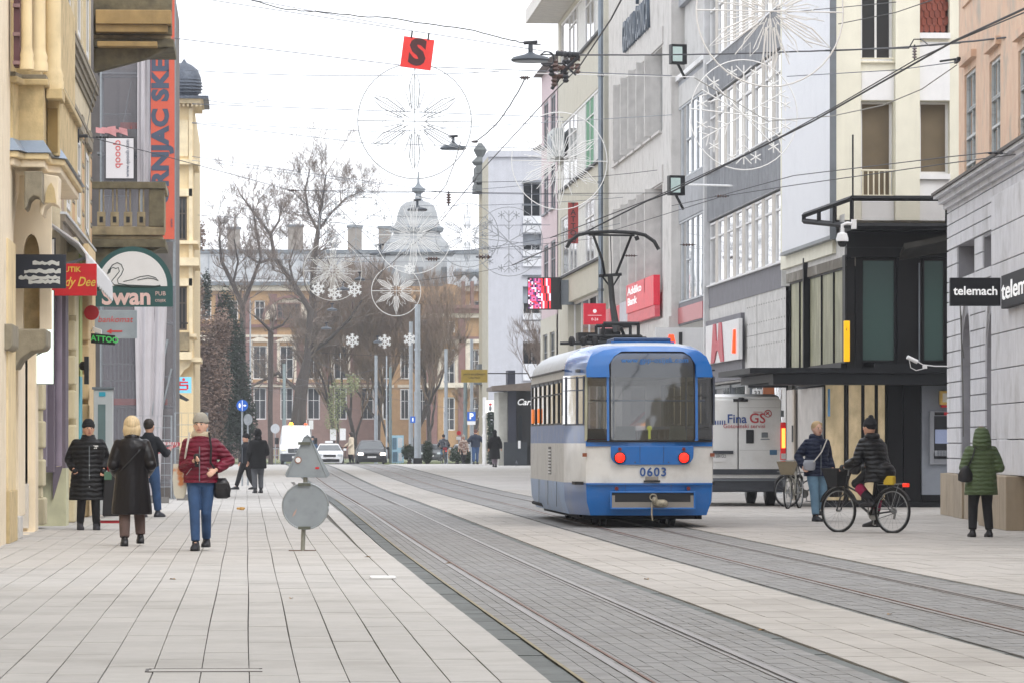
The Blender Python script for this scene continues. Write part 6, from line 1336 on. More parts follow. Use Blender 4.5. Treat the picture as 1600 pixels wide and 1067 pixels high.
# ================= wires, lamps and winter decorations =================
wk = mat('black_wire', '#24262b', .6); wg = mat('grey_wire', '#5f646d', .6); wl_ = mat('pale_wire', '#8f939b', .6)
def wire(label, pts, r=.008, m=None, sag=.0, n=10, wob=0, cat='wire', seed=0):
    P = [P3(*p) for p in pts]; out = []; rr = random.Random(seed)
    for a, b in zip(P, P[1:]):
        for i in range(n): t = i / n; q = a.lerp(b, t); q.z -= sag * 4 * t * (1 - t) + (rr.uniform(-wob, wob) if i else 0); out.append(q)
    out.append(P[-1]); mb = MB(); mb.tube(out, max(r, .0095), 5); o = mb.build('wire', m or wg); return tag(o, label, cat)
wire('thick black twisted cable across the top left sky', [(368, -8, 78), (440, 14, 78), (500, 19, 79), (620, 30, 80), (740, 48, 81), (800, 64, 82), (845, 70, 82)], .012, wk, .01, 8, .012, 'cable', 1)
wire('pale span wire carrying the red S sign', [(300, -4, 80), (860, 82, 80)], .007, wl_, .0); wire('pale span wire at the top, leaving the twisted cable to the right', [(370, -4, 78), (620, 42, 78)], .006, wl_)
wire('span wire just above the big snowflake ring', [(270, 60, 74), (640, 104, 74), (1050, 119, 74)], .006, wg)
wire('faint wire crossing the upper part of the big snowflake', [(290, 110, 66), (780, 112, 66)], .006, wg, .12)
wire('faint wire through the middle of the big snowflake', [(300, 163, 64), (600, 174, 64), (880, 184, 64)], .006, wg)
wire('thin wire passing below the middle of the big snowflake', [(300, 192, 60), (600, 207, 60), (1050, 180, 60)], .005, wl_); wire('thin wire sloping under the big snowflake to the right', [(300, 193, 58), (570, 224, 58), (850, 233, 58)], .005, wg)
wire('grey wire from the yellow house sloping over the bare trees', [(300, 245, 50), (560, 282, 50), (700, 302, 50), (940, 306, 50)], .008, wg)
wire('second grey wire just under it over the bare trees', [(300, 251, 50), (600, 290, 50)], .006, wl_)
wire('black wire from the left facade to the dark clamp over the left tree', [(132, 213, 84), (240, 240, 70), (455, 298, 56)], .009, wk); wire('dark span wire from the clamp to the right facade', [(455, 298, 56), (860, 303, 54), (1058, 302, 52)], .009, wk)
wire('dark diagonal wire from the clamp down to the contact junction', [(455, 298, 56), (595, 426, 42)], .011, wk)
wire('dark contact wire rising from the junction to the cable cluster', [(595, 426, 42), (690, 345, 50), (757, 262, 58), (860, 150, 74), (905, 105, 80)], .012, wk)
wire('contact wire from the cluster up beyond the frame top', [(905, 105, 80), (955, 30, 95), (975, -8, 105)], .014, wk)
wire('black bundled cable hanging from the disc lamp to the lower insulator', [(822, 120, 78), (800, 160, 74), (775, 195, 70), (742, 222, 66)], .014, wk, .02, 8, .01, 'cable', 3)
wire('black bundled cable dropping below the second disc lamp', [(720, 222, 60), (712, 250, 58), (697, 290, 55), (678, 312, 52), (655, 308, 50)], .012, wk, .0, 8, .01, 'cable', 4)
wire('black bundled cable end swinging left of the stars junction', [(603, 395, 44), (597, 425, 42), (584, 445, 41)], .012, wk, 0, 6, .01, 'cable', 5)
wire('heavy dark cable across the right facades at floodlight height', [(845, 86, 76), (1060, 86, 66), (1250, 81, 72), (1420, 74, 80), (1600, 56, 92)], .018, wk, .01, 10, .004, 'cable', 6)
wire('white cable below the heavy dark one ending at the snowflake tip', [(740, 113, 74), (950, 118, 74), (1085, 121, 74)], .010, WHITE)
wire('long black contact wire sweeping from upper right to the pantograph', [(1605, 12, 150), (1490, 65, 128), (1270, 190, 104), (1050, 300, 92), (1010, 315, 91), (905, 368, 88), (800, 415, 60)], .014, wk)
wire('second long black wire beside the contact wire', [(1610, 16, 130), (1500, 62, 118), (1430, 94, 108), (1300, 170, 98), (1200, 225, 92), (1020, 310, 84), (860, 372, 80)], .008, wk)
wire('grey wire from the peach wall sinking left across the billboard', [(1602, 233, 98), (1480, 246, 90), (1240, 275, 74), (1130, 305, 66), (1050, 322, 60)], .007, wk)
wire('lower grey wire from the peach wall to the cornice of the fins', [(1602, 240, 98), (1480, 256, 90), (1240, 290, 74), (1130, 307, 68), (960, 360, 55)], .007, wk)
wire('pale looping cable from the wall bracket to the branch snowflake', [(1495, 102, 86), (1440, 140, 84), (1380, 165, 82), (1300, 182, 78), (1200, 190, 75), (1150, 160, 74), (1085, 122, 74)], .011, mat('rope_grey', '#8e8c86', .8), .0, 8, 0, 'cable')
wire('dark jumper bridging the insulator in front of the cream house', [(1290, 79, 76), (1420, 76, 81), (1428, 62, 81), (1440, 62, 81), (1452, 72, 82), (1500, 68, 86)], .012, wk, 0, 5)
wire('thin wire over the cream house windows', [(1230, 20, 70), (1400, 4, 80)], .006, wk); wire('thin knotted wire crossing the cream house window', [(1230, 120, 74), (1400, 110, 80), (1490, 98, 86)], .006, wg)
wire('thin wire over the balcony windows, lower one', [(1310, 38, 76), (1400, 20, 80), (1470, -4, 86)], .009, wk)
for i, (a, b, c, d, s) in enumerate(((300, 320, 760, 340, 36), (300, 336, 860, 352, 38), (330, 400, 750, 408, 34), (480, 405, 1000, 365, 40), (640, 322, 1060, 300, 44), (600, 380, 960, 388, 36), (310, 430, 600, 436, 30), (480, 560, 640, 612, 24), (420, 610, 650, 560, 24), (380, 540, 640, 556, 24), (700, 395, 1050, 330, 44), (440, 585, 720, 640, 24), (690, 285, 1060, 262, 48), (500, 300, 860, 286, 46), (350, 590, 560, 640, 23), (640, 440, 860, 400, 34), (300, 150, 420, 156, 60))):
    wire('thin span wire, ' + ['over the palace roof, top', 'over the palace roof, second', 'across the palace eaves', 'rising past the palace dome to the fins', 'from the dome finial to the fin building', 'across the tower cornice', 'low left above the brown tree', 'falling past the slim masts', 'rising above the white van', 'level behind the glowing stars', 'from the pale tower to the drainpipe', 'falling toward the parking sign', 'above the pale tower roof', 'level over the tall bare tree', 'low through the thick forked tree', 'rising to the led screen', 'short one beside the onion dome'][i], [(a, b, s), (c, d, s)], .007, wk if i % 3 == 0 else wg, .15)
# dark insulators and clamps on the wires
ins = mat('brown_insulator', '#54403a', .4, var=.2)
def insul(label, px, py, s, w, h, horiz=False, m=None):
    P = P3(px, py, s); t = thing('insulator', label, 'insulator', tuple(P), group='insulators on the overhead wires'); mb = MB(); w, h = w / s, h / s
    n = 4
    for i in range(n):
        z = -h / 2 + h * (i + .5) / n
        q = MB(); pr_ = [(w * .25, z - h / n * .4), (w * .5, z - h / n * .1), (w * .5, z + h / n * .1), (w * .25, z + h / n * .4)]
        q.lathe(pr_, P, 10, axis='x' if horiz else 'z'); q.build('shed', m or ins, t)
    mb.tube([P + (Vector((-h * .7, 0, 0)) if horiz else Vector((0, 0, -h * .7))), P + (Vector((h * .7, 0, 0)) if horiz else Vector((0, 0, h * .7)))], w * .15, 6); mb.build('pin', wk, t)
insul('white ribbed insulator hanging by the cream house windows', 1429, 83, 81, 8, 18, m=mat('porcelain', '#8f888c', .3)); insul('dark insulator standing on the wire right of the dome finial', 701, 311, 50, 8, 16)
insul('dark insulator clamp on the wire over the left bare tree', 457, 298, 56, 5, 12, True); insul('dark insulator lying along the wire at the drainpipe', 985, 400, 62, 4, 16, True); insul('dark insulator above the domed tower right shoulder', 676, 405, 40, 7, 16, True)
insul('dark bulky insulator left of the pale tower edge', 756, 402, 42, 8, 18, True); insul('insulator on the wire under the lower floodlight', 1128, 307, 66, 5, 16, True); insul('insulator low on the wire by the fin building', 1075, 383, 60, 4, 18, True)
insul('knobbly connector under the big disc lamp', 820, 122, 77, 8, 12, True); insul('insulator on the wire against the peach facade', 1560, 240, 96, 4, 34, True, wk); insul('insulator beside the rust red pub letters', 742, 222, 66, 6, 8, True)
insul('insulator near the left wall bracket over the scaffold', 160, 215, 80, 4, 22, True, wk); insul('tiny insulator on the wire above the small stars', 551, 478, 33, 4, 8)
# cluster where the cables meet beside the drainpipe
cl = thing('cable_cluster', 'cluster of brown insulators and a coiled cable where the span wires meet', 'insulators', tuple(P3(880, 105, 78)))
rr = random.Random(6)
for i, (px, py, a) in enumerate(((862, 112, 0), (868, 104, 0), (878, 107, 1), (886, 98, 1), (893, 103, 0), (872, 120, 1), (880, 114, 0), (866, 128, 0), (898, 92, 1), (888, 86, 1), (876, 84, 1), (902, 108, 0), (884, 122, 0))):
    P = P3(px, py, 78 + rr.uniform(-.5, .5)); q = MB(); q.lathe([(.03, -.1), (.07, -.06), (.04, -.02), (.07, .02), (.04, .06), (.06, .1)], P, 9, axis='x' if a else 'z'); q.build('insulator', ins if i % 3 else wk, cl)
mb = MB(); c = P3(855, 92, 79); mb.tube([c + Vector((.14 * math.cos(t), .01 * t, .14 * math.sin(t))) for t in [PI * i / 8 for i in range(36)]], .014, 5); mb.build('cable_coil', wk, cl)
mb = MB(); mb.tube([P3(862, 140, 78), P3(880, 112, 78), P3(905, 88, 78)], .035, 6); mb.tube([P3(845, 100, 78), P3(880, 100, 78), P3(900, 118, 78)], .02, 6); mb.tube([P3(868, 84, 78), P3(905, 86, 78)], .05, 6); mb.build('clamp_bars', wk, cl)
# disc lamps
def disc(label, px, py, s, w, top=True):
    P = P3(px, py, s); t = thing('street_lamp', label, 'street lamp', tuple(P), group='disc lamps hung over the street'); r = w / s / 2; q = MB(); q.lathe([(r * .95, -.015), (r, .01), (r * .9, .06), (r * .3, .12), (r * .12, .16), (r * .12, .3)], P, 20); q.build('shade', mat('lamp_dark', '#3f464e', .5), t, smooth=True)
    q = MB(); q.lathe([(r * .88, -.03), (r * .9, -.016)], P, 20); q.build('diffuser', mat('lamp_diffuser', '#8c949c', .4), t)
    q = MB(); q.tube([P + Vector((-r * .35, 0, .34)), P + Vector((r * .35, 0, .36))], .035, 6); q.tube([P + Vector((0, 0, .28)), P + Vector((0, 0, .36))], .04, 6); q.build('hanger', wk, t)
for a in (('large grey disc lamp hanging beside the cable cluster', 829, 95, 80, 62), ('dark disc lamp over the lower right rim of the big snowflake', 708, 233, 56, 42), ('disc lamp hanging over the palace dome', 652, 329, 46, 32), ('disc lamp in front of the palace roof left of the dome', 594, 398, 43, 34), ('disc lamp over the hanging ice shapes', 562, 438, 37, 18), ('small disc lamp right of the ice shapes', 536, 453, 33, 20), ('small lit looking disc lamp before the bare trunk, upper', 519, 485, 29, 17), ('small disc lamp before the bare trunk, lower', 510, 514, 27, 17), ('thin disc lamp level with the small stars', 590, 535, 27, 14)): disc(*a)
# floodlights on the right facades
for lab, px, py in (('square floodlight on the facade at the upper dark cable', 1061, 85), ('square floodlight on the facade at the lower wire', 1058, 290)):
    P = P3(px, py, 52); t = thing('floodlight', lab, 'floodlight', tuple(P), group='square floodlights on the right facades'); M = TM(P, (1, .25, 0)); mb = MB(M); mb.box(-.24, .26, -.3, .3, -.25, .0); mb.build('housing', BLACK, t, bevel=.02); mb = MB(M); mb.box(-.2, .1, -.22, .22, .001, .015); mb.build('lens', mat('flood_lens', '#b7c9c4', .2, emit=.15), t)
    mb = MB(M); mb.tube([(0, -.3, -.1), (.3, -.7, -.3)], .04, 6); mb.build('bracket', BLACK, t)
# white fascia arm
mb = MB(); mb.tube([P3(1076, 289, 53), P3(1220, 293, 61)], .03, 5); tag(mb.build('steel_arm', WHITE), 'white horizontal steel arm fixed beside the lower floodlight', 'arm')
# red S sign
P = P3(652, 84, 82); t = thing('hanging_letter_sign', 'red square sign with a dark S hanging tilted from the span wire', 'sign', tuple(P)); M = TM(P, (1, 0, -.13), (.13, 0, 1)); h = 24 / 82
mb = MB(M); mb.box(-h, h, -h, h, -.02, .02); mb.build('panel', mat('letter_red', '#d6332e', .5, emit=.12), t); text('S', .66, mat('letter_dark', '#4a2326', .6), t, M @ Matrix.Translation((0, .0, .022)), bold=.035)
for k in (-.15, .17): mb = MB(M); mb.box(k - .015, k + .015, h - .02, h + .12, -.025, .03); mb.build('hook', wk, t)
# snowflakes
fl = mat('frosted_tube', '#969a9d', .6, var=.05); flw = mat('white_frosted_tube', '#dcdcda', .6, var=.04)
def flake(label, kind, px, py, rp, s, m=None, rot=0, k_=1.0):
    P = P3(px, py, s); R = rp / s; t = thing('snowflake_decoration', label, 'decoration', tuple(P), group='snowflake decorations over the street'); M = TM(P, (1, .12, 0)); m = m or fl; rt = .013 * k_
    def ln(pts, r=rt, nm='petal', close=False):
        q = [(x * R, y * R, 0) for x, y in pts]
        if close: q.append(q[0])
        mb = MB(M); mb.tube(q, r, 5); return mb.build(nm, m, t)
    pol = lambda r, a: (r * math.cos(a), r * math.sin(a))
    if kind != 'S': ln([pol(1, 2 * PI * i / 40) for i in range(41)], rt * .9, 'ring')
    if kind in 'AC':
        n = 6; 
        for i in range(n):
            a = PI / 2 + 2 * PI * i / n + rot
            ln([pol(.22, a - .25), pol(.62, a - .15), pol(.95, a), pol(.62, a + .15), pol(.22, a + .25)]); ln([pol(.12, a), pol(.82, a)], rt * .8, 'spine'); ln([pol(.26, a - .12), pol(.6, a - .07), pol(.84, a), pol(.6, a + .07), pol(.26, a + .12)], rt * .7)
            b = a + PI / n; ln([pol(.25, b - .2), pol(.5, b - .22), pol(.66, b - .12), pol(.5, b - .04), pol(.66, b + .1), pol(.52, b + .2), pol(.25, b + .2)], rt * .7, 'short_petal')
        ln([pol(.33 if i % 2 else .18, 2 * PI * i / 24) for i in range(25)], rt, 'inner_star'); ln([(-1, 0), (1, 0)], rt * .8, 'brace'); ln([(0, -.3), (0, 1)], rt * .6, 'brace')
        if kind == 'C':
            for i in range(24): a = 2 * PI * i / 24 + .1; ln([pol(.1, a), pol(.75 if i % 2 else .55, a)], rt * .6, 'ray')
    if kind == 'B':
        ln([(-1, .1), (1, -.1)], rt, 'brace'); ln([(-.7, .7), (.7, -.7)], rt, 'brace')
        for i in range(6):
            a = PI / 2 + PI / 3 * i; ln([pol(.05, a), pol(.9, a)], rt, 'arm')
            for k in (.35, .55, .75): 
                for sg in (-1, 1): x, y = pol(k, a); ln([(x, y), (x + .2 * math.cos(a + sg * .8), y + .2 * math.sin(a + sg * .8))], rt * .9, 'branch')
            for sg in (-.28, .28):
                cx, cy = pol(.8, a + sg)
                for q in range(3): b = PI * q / 3 + a; ln([(cx - .11 * math.cos(b), cy - .11 * math.sin(b)), (cx + .11 * math.cos(b), cy + .11 * math.sin(b))], rt, 'crystal')
    if kind == 'S':
        for i in range(6):
            a = PI / 2 + PI / 3 * i; ln([pol(0, a), pol(1, a)], rt * 2.4, 'arm')
            for k in (.4, .7):
                for sg in (-1, 1): x, y = pol(k, a); ln([(x, y), (x + .32 * math.cos(a + sg * .9), y + .32 * math.sin(a + sg * .9))], rt * 2, 'branch')
        ln([pol(.75 if i % 2 else .5, 2 * PI * i / 12) for i in range(13)], rt * 2, 'star')
    return t
flake('big pointed snowflake in a ring right under the red S sign', 'A', 648, 190, 90, 75)
flake('largest snowflake, cut by the top of the frame above the billboard', 'C', 1203, 18, 118, 98, flw, k_=1.15); flake('branching snowflake in a ring over the office building windows', 'B', 1162, 180, 86, 73, flw, k_=1.1)
flake('burst snowflake in front of the green curtain facade', 'C', 874, 252, 76, 66, flw); flake('pointed snowflake over the roof right of the palace dome', 'A', 730, 368, 50, 42, k_=1.2); flake('burst snowflake right in front of the palace dome', 'C', 646, 368, 60, 50, flw)
flake('medium ringed snowflake at the top of the twin masts', 'A', 619, 455, 39, 33, flw, k_=1.4); flake('branching snowflake over the tall tree crown right side', 'B', 556, 352, 58, 48); flake('burst snowflake above the hanging ice shapes', 'C', 520, 424, 46, 39, flw); flake('branching snowflake in front of the pale tower', 'B', 795, 378, 54, 45)
for lab, px, py, rp in (('small solid star snowflake, left of the pair before the palace', 550.5, 532, 11), ('small solid star snowflake, right of the pair before the palace', 601, 533.5, 11), ('small solid star snowflake half behind the twin masts', 640, 530, 10), ('ice shaped ornament at the left under the burst snowflake', 497, 452, 11), ('ice shaped ornament in the middle under the burst snowflake', 523, 458, 12), ('ice shaped ornament at the right under the burst snowflake', 554, 453, 12), ('small star ornament under the palace dome snowflake', 640, 420, 9)):
    flake(lab, 'S', px, py, rp, 27, flw)
# wall bracket far left
mb = MB(); P = P3(124, 213, 88); mb.box(P.x - .05, P.x, P.y - .03, P.y + .03, P.z - .12, P.z + .12); mb.tube([P, P + Vector((.15, 0, 0))], .03, 6); tag(mb.build('wall_bracket', wk), 'small dark bracket on the left facade holding the span wire', 'bracket')
# ================= the tram =================
TX, TY = 6.53, 73.0
tram = thing('tram', 'blue and white tram seen from behind with number 0603 and lit tail lights', 'tram', (TX, TY, 0))
TMx = Matrix.Translation((TX, TY, 0))
tblue = mat('tram_blue', '#0a66b4', .22, var=.04, coat=.5, dirt='#2f5f99', dirts=2, dirta=.3); tblue2 = mat('tram_side_blue', '#33609f', .3, var=.08, coat=.3, streak=.15, dirt='#6d7688', dirts=2, dirta=.5)
twhite = mat('tram_white', '#e2e1dd', .35, var=.04, coat=.3, streak=.08, dirt='#9f9a90', dirts=2, dirta=.35); tgrey = mat('tram_dirty_grey', '#c3c1bc', .45, var=.06, streak=.28, dirt='#77706a', dirts=3, dirta=.5)
tskirt = mat('tram_pale_skirt', '#7f9cc4', .4, var=.06, streak=.15, dirt='#77777a', dirta=.4); troof = mat('tram_roof_white', '#b9bec4', .4, var=.06, streak=.1, dirt='#8d8d8d', dirts=4, dirta=.4)
tdark = mat('tram_window_rubber', '#1a1c20', .5); tgl = glassmat('tram_glass', (.025, .03, .032), transp=.52, boost=.05, rough=.02)
plan_ = [(-1.25, 1.5), (-1.25, 1.95), (-1.25, 10.2), (-1.02, 11.6), (-.6, 11.95), (.6, 11.95), (1.02, 11.6), (1.25, 10.2), (1.25, 1.95), (1.25, 1.5), (1.1, .18), (.74, .06), (.42, .01), (0, 0), (-.3, .012), (-.62, .05), (-.98, .16)]
# segment i runs from plan_[i] to plan_[i+1]; 9 right corner panel, 10..15 rear face, 16 left corner panel
def lvl(z, ins, tilt=0):
    out = []
    for x, y in plan_:
        sx_ = (1.25 - ins) / 1.25; cy = 6; yy = cy + (y - cy) * (5.97 - ins * .75) / 5.97; out.append((x * sx_, yy + (tilt if y < 1.6 else 0), z))
    return out
levels = [(.2, .1, 0), (.42, .02, 0), (.73, 0, 0), (1.38, 0, 0), (1.44, 0, 0), (1.69, 0, .01), (2.46, .01, .05), (2.6, .02, .07), (2.7, .045, .09), (2.8, .1, .12), (2.9, .2, .16), (2.98, .36, .22), (3.03, .6, .3), (3.05, .95, .4)]
LV = [lvl(*l) for l in levels]; n_ = len(plan_)
mb = MB(TMx); vs = [p for l in LV for p in l]; fs = []; ms = []
def seg_of(i): return 'side' if i in (0, 1, 2, 3, 6, 7, 8) else 'front' if i in (4, 5) else 'cl' if i == 16 else 'cr' if i == 9 else 'rear'
for k in range(len(LV) - 1):
    for i in range(n_):
        sg = seg_of(i); z0 = levels[k][0]
        if sg == 'side' and 1.69 <= z0 < 2.4 and i in (1, 2, 7, 8): 
            if i in (2, 7) or 1: continue
        if sg == 'rear' and 1.44 <= z0 < 2.4: continue
        if sg == 'front' and 1.44 <= z0 < 2.4: continue
        if sg in ('cl', 'cr') and 1.69 <= z0 < 2.4: continue
        if z0 < .73: m = 0 if sg == 'rear' else 1 if sg in ('cl', 'cr') else 4
        elif z0 < 1.38: m = 2 if sg in ('rear', 'cl', 'cr') else 3
        elif z0 < 1.69: m = 0 if sg == 'rear' else 1 if sg in ('cl', 'cr') else 6
        elif z0 < 2.6: m = 0 if sg == 'rear' else 1 if sg in ('cl', 'cr') else 3
        elif z0 < 2.98: m = 0 if sg in ('rear',) else 1 if sg in ('cl', 'cr') and z0 < 2.7 else 0 if sg in ('cl', 'cr') or i in (0, 8) else 5
        else: m = 5
        fs.append((k * n_ + i, k * n_ + (i + 1) % n_, (k + 1) * n_ + (i + 1) % n_, (k + 1) * n_ + i)); ms.append(m)
fs.append(tuple((len(LV) - 1) * n_ + i for i in range(n_))); ms.append(5)
fs.append(tuple(range(n_))); ms.append(6)
mb.add(vs, fs); mb.mi = ms
body = mb.build('body', [tblue, tblue2, twhite, tgrey, tskirt, troof, mat('tram_side_band', '#486ca6', .4, streak=.3, dirt='#8b8780', dirts=3, dirta=.6)], tram, smooth=True)
def tb(nm, m, x0, x1, y0, y1, z0, z1, bevel=0, parent=None): q = MB(TMx); q.box(x0, x1, y0, y1, z0, z1); return q.build(nm, m, parent or tram, bevel=bevel)
def tq(nm, m, pts, d=(0, -.01, 0), parent=None, bevel=0): q = MB(TMx); q.ext(pts, d); return q.build(nm, m, parent or tram, bevel=bevel)
C0 = .09
# rear glazing: big middle pane with rounded top, two corner panes
def rr_pts(x0, x1, z0, z1, rt, rb, y, dy):
    P = []
    for (cx, cz, a0, r) in ((x1 - rb, z0 + rb, -PI / 2, rb), (x1 - rt, z1 - rt, 0, rt), (x0 + rt, z1 - rt, PI / 2, rt), (x0 + rb, z0 + rb, PI, rb)):
        for i in range(7): a = a0 + PI / 2 * i / 6; P.append((cx + r * math.cos(a), y + dy * ((cz + r * math.sin(a)) - z0), cz + r * math.sin(a)))
    return P
WP = rr_pts(C0 - .67, C0 + .68, 1.43, 2.85, .2, .04, -.035, .068)
tgs = glassmat('tram_side_glass', (.03, .03, .03), transp=.3, ior=1.12, rough=.05)
w = tq('rear_window', tgl, WP, (0, -.012, 0))
# frame band around the glass
q = MB(TMx); I_ = rr_pts(C0 - .67, C0 + .68, 1.43, 2.85, .2, .04, -.05, .068); O_ = rr_pts(C0 - .7, C0 + .71, 1.40, 2.88, .23, .07, -.045, .068); n = len(I_)
q.rings([O_, I_], cap=False); q.build('rubber_seal', tdark, w)
# blue posts and hood around it
hood = []
q = MB(TMx); outer = [(-.98, .1, 2.46), (-.98, .16, 2.62), (-.9, .19, 2.8), (-.7, .19, 2.9), (-.3, .2, 2.96), (C0, .2, 2.97), (.5, .2, 2.96), (.85, .19, 2.9), (1.0, .19, 2.8), (1.08, .16, 2.62), (1.1, .12, 2.46)]
inner = [(C0 - .7, .0, 2.46), (C0 - .71, .03, 2.66), (C0 - .62, .05, 2.8), (C0 - .5, .05, 2.88), (C0 - .25, .05, 2.885), (C0, .05, 2.885), (C0 + .25, .05, 2.885), (C0 + .51, .05, 2.88), (C0 + .63, .05, 2.8), (C0 + .72, .03, 2.66), (C0 + .72, .0, 2.46)]
q.rings([[(x, y - .05, z) for x, y, z in outer], [(x, y - .06, z) for x, y, z in inner]], cap=False, closed=False); q.build('blue_hood', tblue, tram, smooth='all')
for a, b in ((C0 - .74, C0 - .69), (C0 + .7, C0 + .755)): tq('blue_post', tblue, [(a, -.03, 1.42), (b, -.03, 1.42), (b, .04, 2.5), (a, .04, 2.5)], (0, .05, 0))
tq('corner_window', tgl, [(-.97, .15, 1.45), (C0 - .745, .02, 1.45), (C0 - .745, .08, 2.48), (-.96, .2, 2.48)], (0, .01, 0)); tq('corner_window', tgl, [(C0 + .76, .03, 1.45), (1.09, .16, 1.45), (1.08, .21, 2.48), (C0 + .76, .08, 2.48)], (0, .01, 0))
q = MB(TMx); q.tube([(-.98, .15, 1.42), (-.97, .2, 2.5)], .025, 6); q.build('corner_post', mat('cream_post', '#a9a78f', .5), tram)
tq('window_sill', tdark, [(-.97, .12, 1.40), (C0 - .7, -.03, 1.40), (C0 + .7, -.03, 1.40), (1.09, .13, 1.40), (1.09, .2, 1.40), (-.97, .2, 1.40)], (0, 0, .04))
tq('window_lintel', tdark, [(-.97, .19, 2.47), (C0 - .7, .06, 2.47), (C0 - .7, .1, 2.47), (-.97, .22, 2.47)], (0, 0, .03)); 
# belt, recessed lamp panel, bumper
tq('belt', tblue, [(-.985, .13, 1.33), (-.6, .02, 1.33), (-.3, -.015, 1.33), (C0, -.025, 1.33), (.45, -.015, 1.33), (.75, .03, 1.33), (1.1, .15, 1.33), (1.1, .2, 1.33), (-.985, .2, 1.33)], (0, 0, .075))
lp = rr_pts(C0 - .68, C0 + .68, 1.03, 1.335, .02, .16, -.03, 0); tq('lamp_panel', tblue, lp, (0, -.012, 0), bevel=.004)
for x in (C0 - .2, C0 + .19): tb('panel_seam', tdark, x - .003, x + .003, -.046, -.042, 1.06, 1.33)
rl_ = mat('tail_lamp_red', '#ff2a1a', .3, emit=2.6, ecol='#ff1408'); rd_ = mat('dark_red_lens', '#6b1518', .3)
for x, lb_ in ((C0 - .53, 0), (C0 + .52, 1)):
    q = MB(TMx); q.lathe([(.1, -.005), (.1, -.03), (.085, -.035)], (x, -.04, 1.145), 20, axis='y'); hs_ = q.build('tail_light', tdark, tram, smooth=True)
    q = MB(TMx); q.lathe([(.08, -.032), (.065, -.05), (.02, -.056)], (x, -.04, 1.145), 18, axis='y'); q.build('red_lens', rl_, hs_, smooth=True)
    q = MB(TMx); q.lathe([(.03, -.004), (.028, -.02)], (x + .0, -.04, 1.285), 12, axis='y'); q.build('small_lens', rd_, tram)
for x in (C0 - .58, C0 + .6): q = MB(TMx); q.lathe([(.032, .0), (.03, -.03)], (x, .0, .64), 12, axis='y'); q.build('reflector', rd_, tram)
for x in (C0 - .28, C0 + .27): tb('rivet', tdark, x - .01, x + .01, -.05, -.044, 1.06, 1.08)
M = TM((TX + C0 + .02, TY - .02, .905), (1, 0, 0)); text('0603', .2, mat('number_blue', '#23508f', .5), tram, M, name='fleet_number', bold=.004, sp=1.15)
Mw = TM((TX + C0 + .05, TY - .06 + .06 * 1.2, 2.735), (1, 0, 0)); text('www.gpp-osijek.com', .125, mat('sign_text_blue', '#2f7fd0', .5), tram, Mw, name='web_lettering', sp=1.05, xs=1.0)
# bumper with opening and coupler
bmp = rr_pts(-.97 + .0, 1.1, .2, .72, .03, .1, -.03, 0)
tq('bumper_edge', tblue, [(-.98, .13, .70), (-.6, .0, .70), (C0, -.035, .70), (.75, .0, .70), (1.1, .15, .70), (1.1, .2, .70), (-.98, .2, .70)], (0, 0, .03))
q = MB(TMx); x0, x1, z0, z1 = C0 - .66, C0 + .68, .33, .57
q.box(x0, x1, -.06, .0, z1, z1 + .03); q.box(x0 - .03, x0, -.06, .0, z0, z1 + .03); q.box(x1, x1 + .03, -.06, .0, z0, z1 + .03); q.box(x0 - .03, x1 + .03, -.07, .0, z0 - .03, z0); q.build('coupler_opening', tblue, tram, bevel=.006)
tb('opening_back', tdark, x0, x1, -.032, -.028, z0, z1); tb('opening_shelf', mat('dusty_grey', '#8c8780', .8), x0, x1, -.055, -.033, z0, z0 + .09)
for x in (x0, x1 - .05): tb('opening_cheek', MATS['dusty_grey'], x, x + .05, -.05, -.033, z0 + .09, z1 - .04)
cm = mat('coupler_metal', '#a39c8a', .6, .4, var=.25, scale=20); q = MB(TMx); cx = C0 + .06
q.tube([(cx, 0, .42), (cx, -.22, .42)], .055, 8); q.ball((cx + .08, -.2, .4), (.11, .09, .07), 10, 7); q.ball((cx - .03, -.2, .45), (.05, .06, .07), 8, 6); q.build('coupler_head', cm, tram)
q = MB(TMx); q.tube([(cx - .06 + .055 * math.cos(t), -.24, .5 + .05 * math.sin(t)) for t in [PI * i / 5 for i in range(11)]], .012, 5); q.tube([(cx - .08, -.22, .4), (cx - .085, -.23, .22), (cx - .07, -.23, .12)], .014, 5); q.build('coupler_ring', cm, tram)
tb('step_handle', tdark, C0 - .14, C0 + .13, -.07, -.02, .745, .775); tb('step_plate', MATS['dusty_grey'], C0 - .11, C0 + .1, -.05, -.02, .775, .84, bevel=.006)
for x, y in ((-.99, .12), (1.11, .13)): tb('side_reflector', mat('rust_reflector', '#8a4a2a', .5), x - .05, x + .02, y - .04, y + .02, 1.16, 1.22)
for x in (-.35, .4): tb('bumper_seam', tdark, x, x + .004, -.034, -.03, .6, .72)
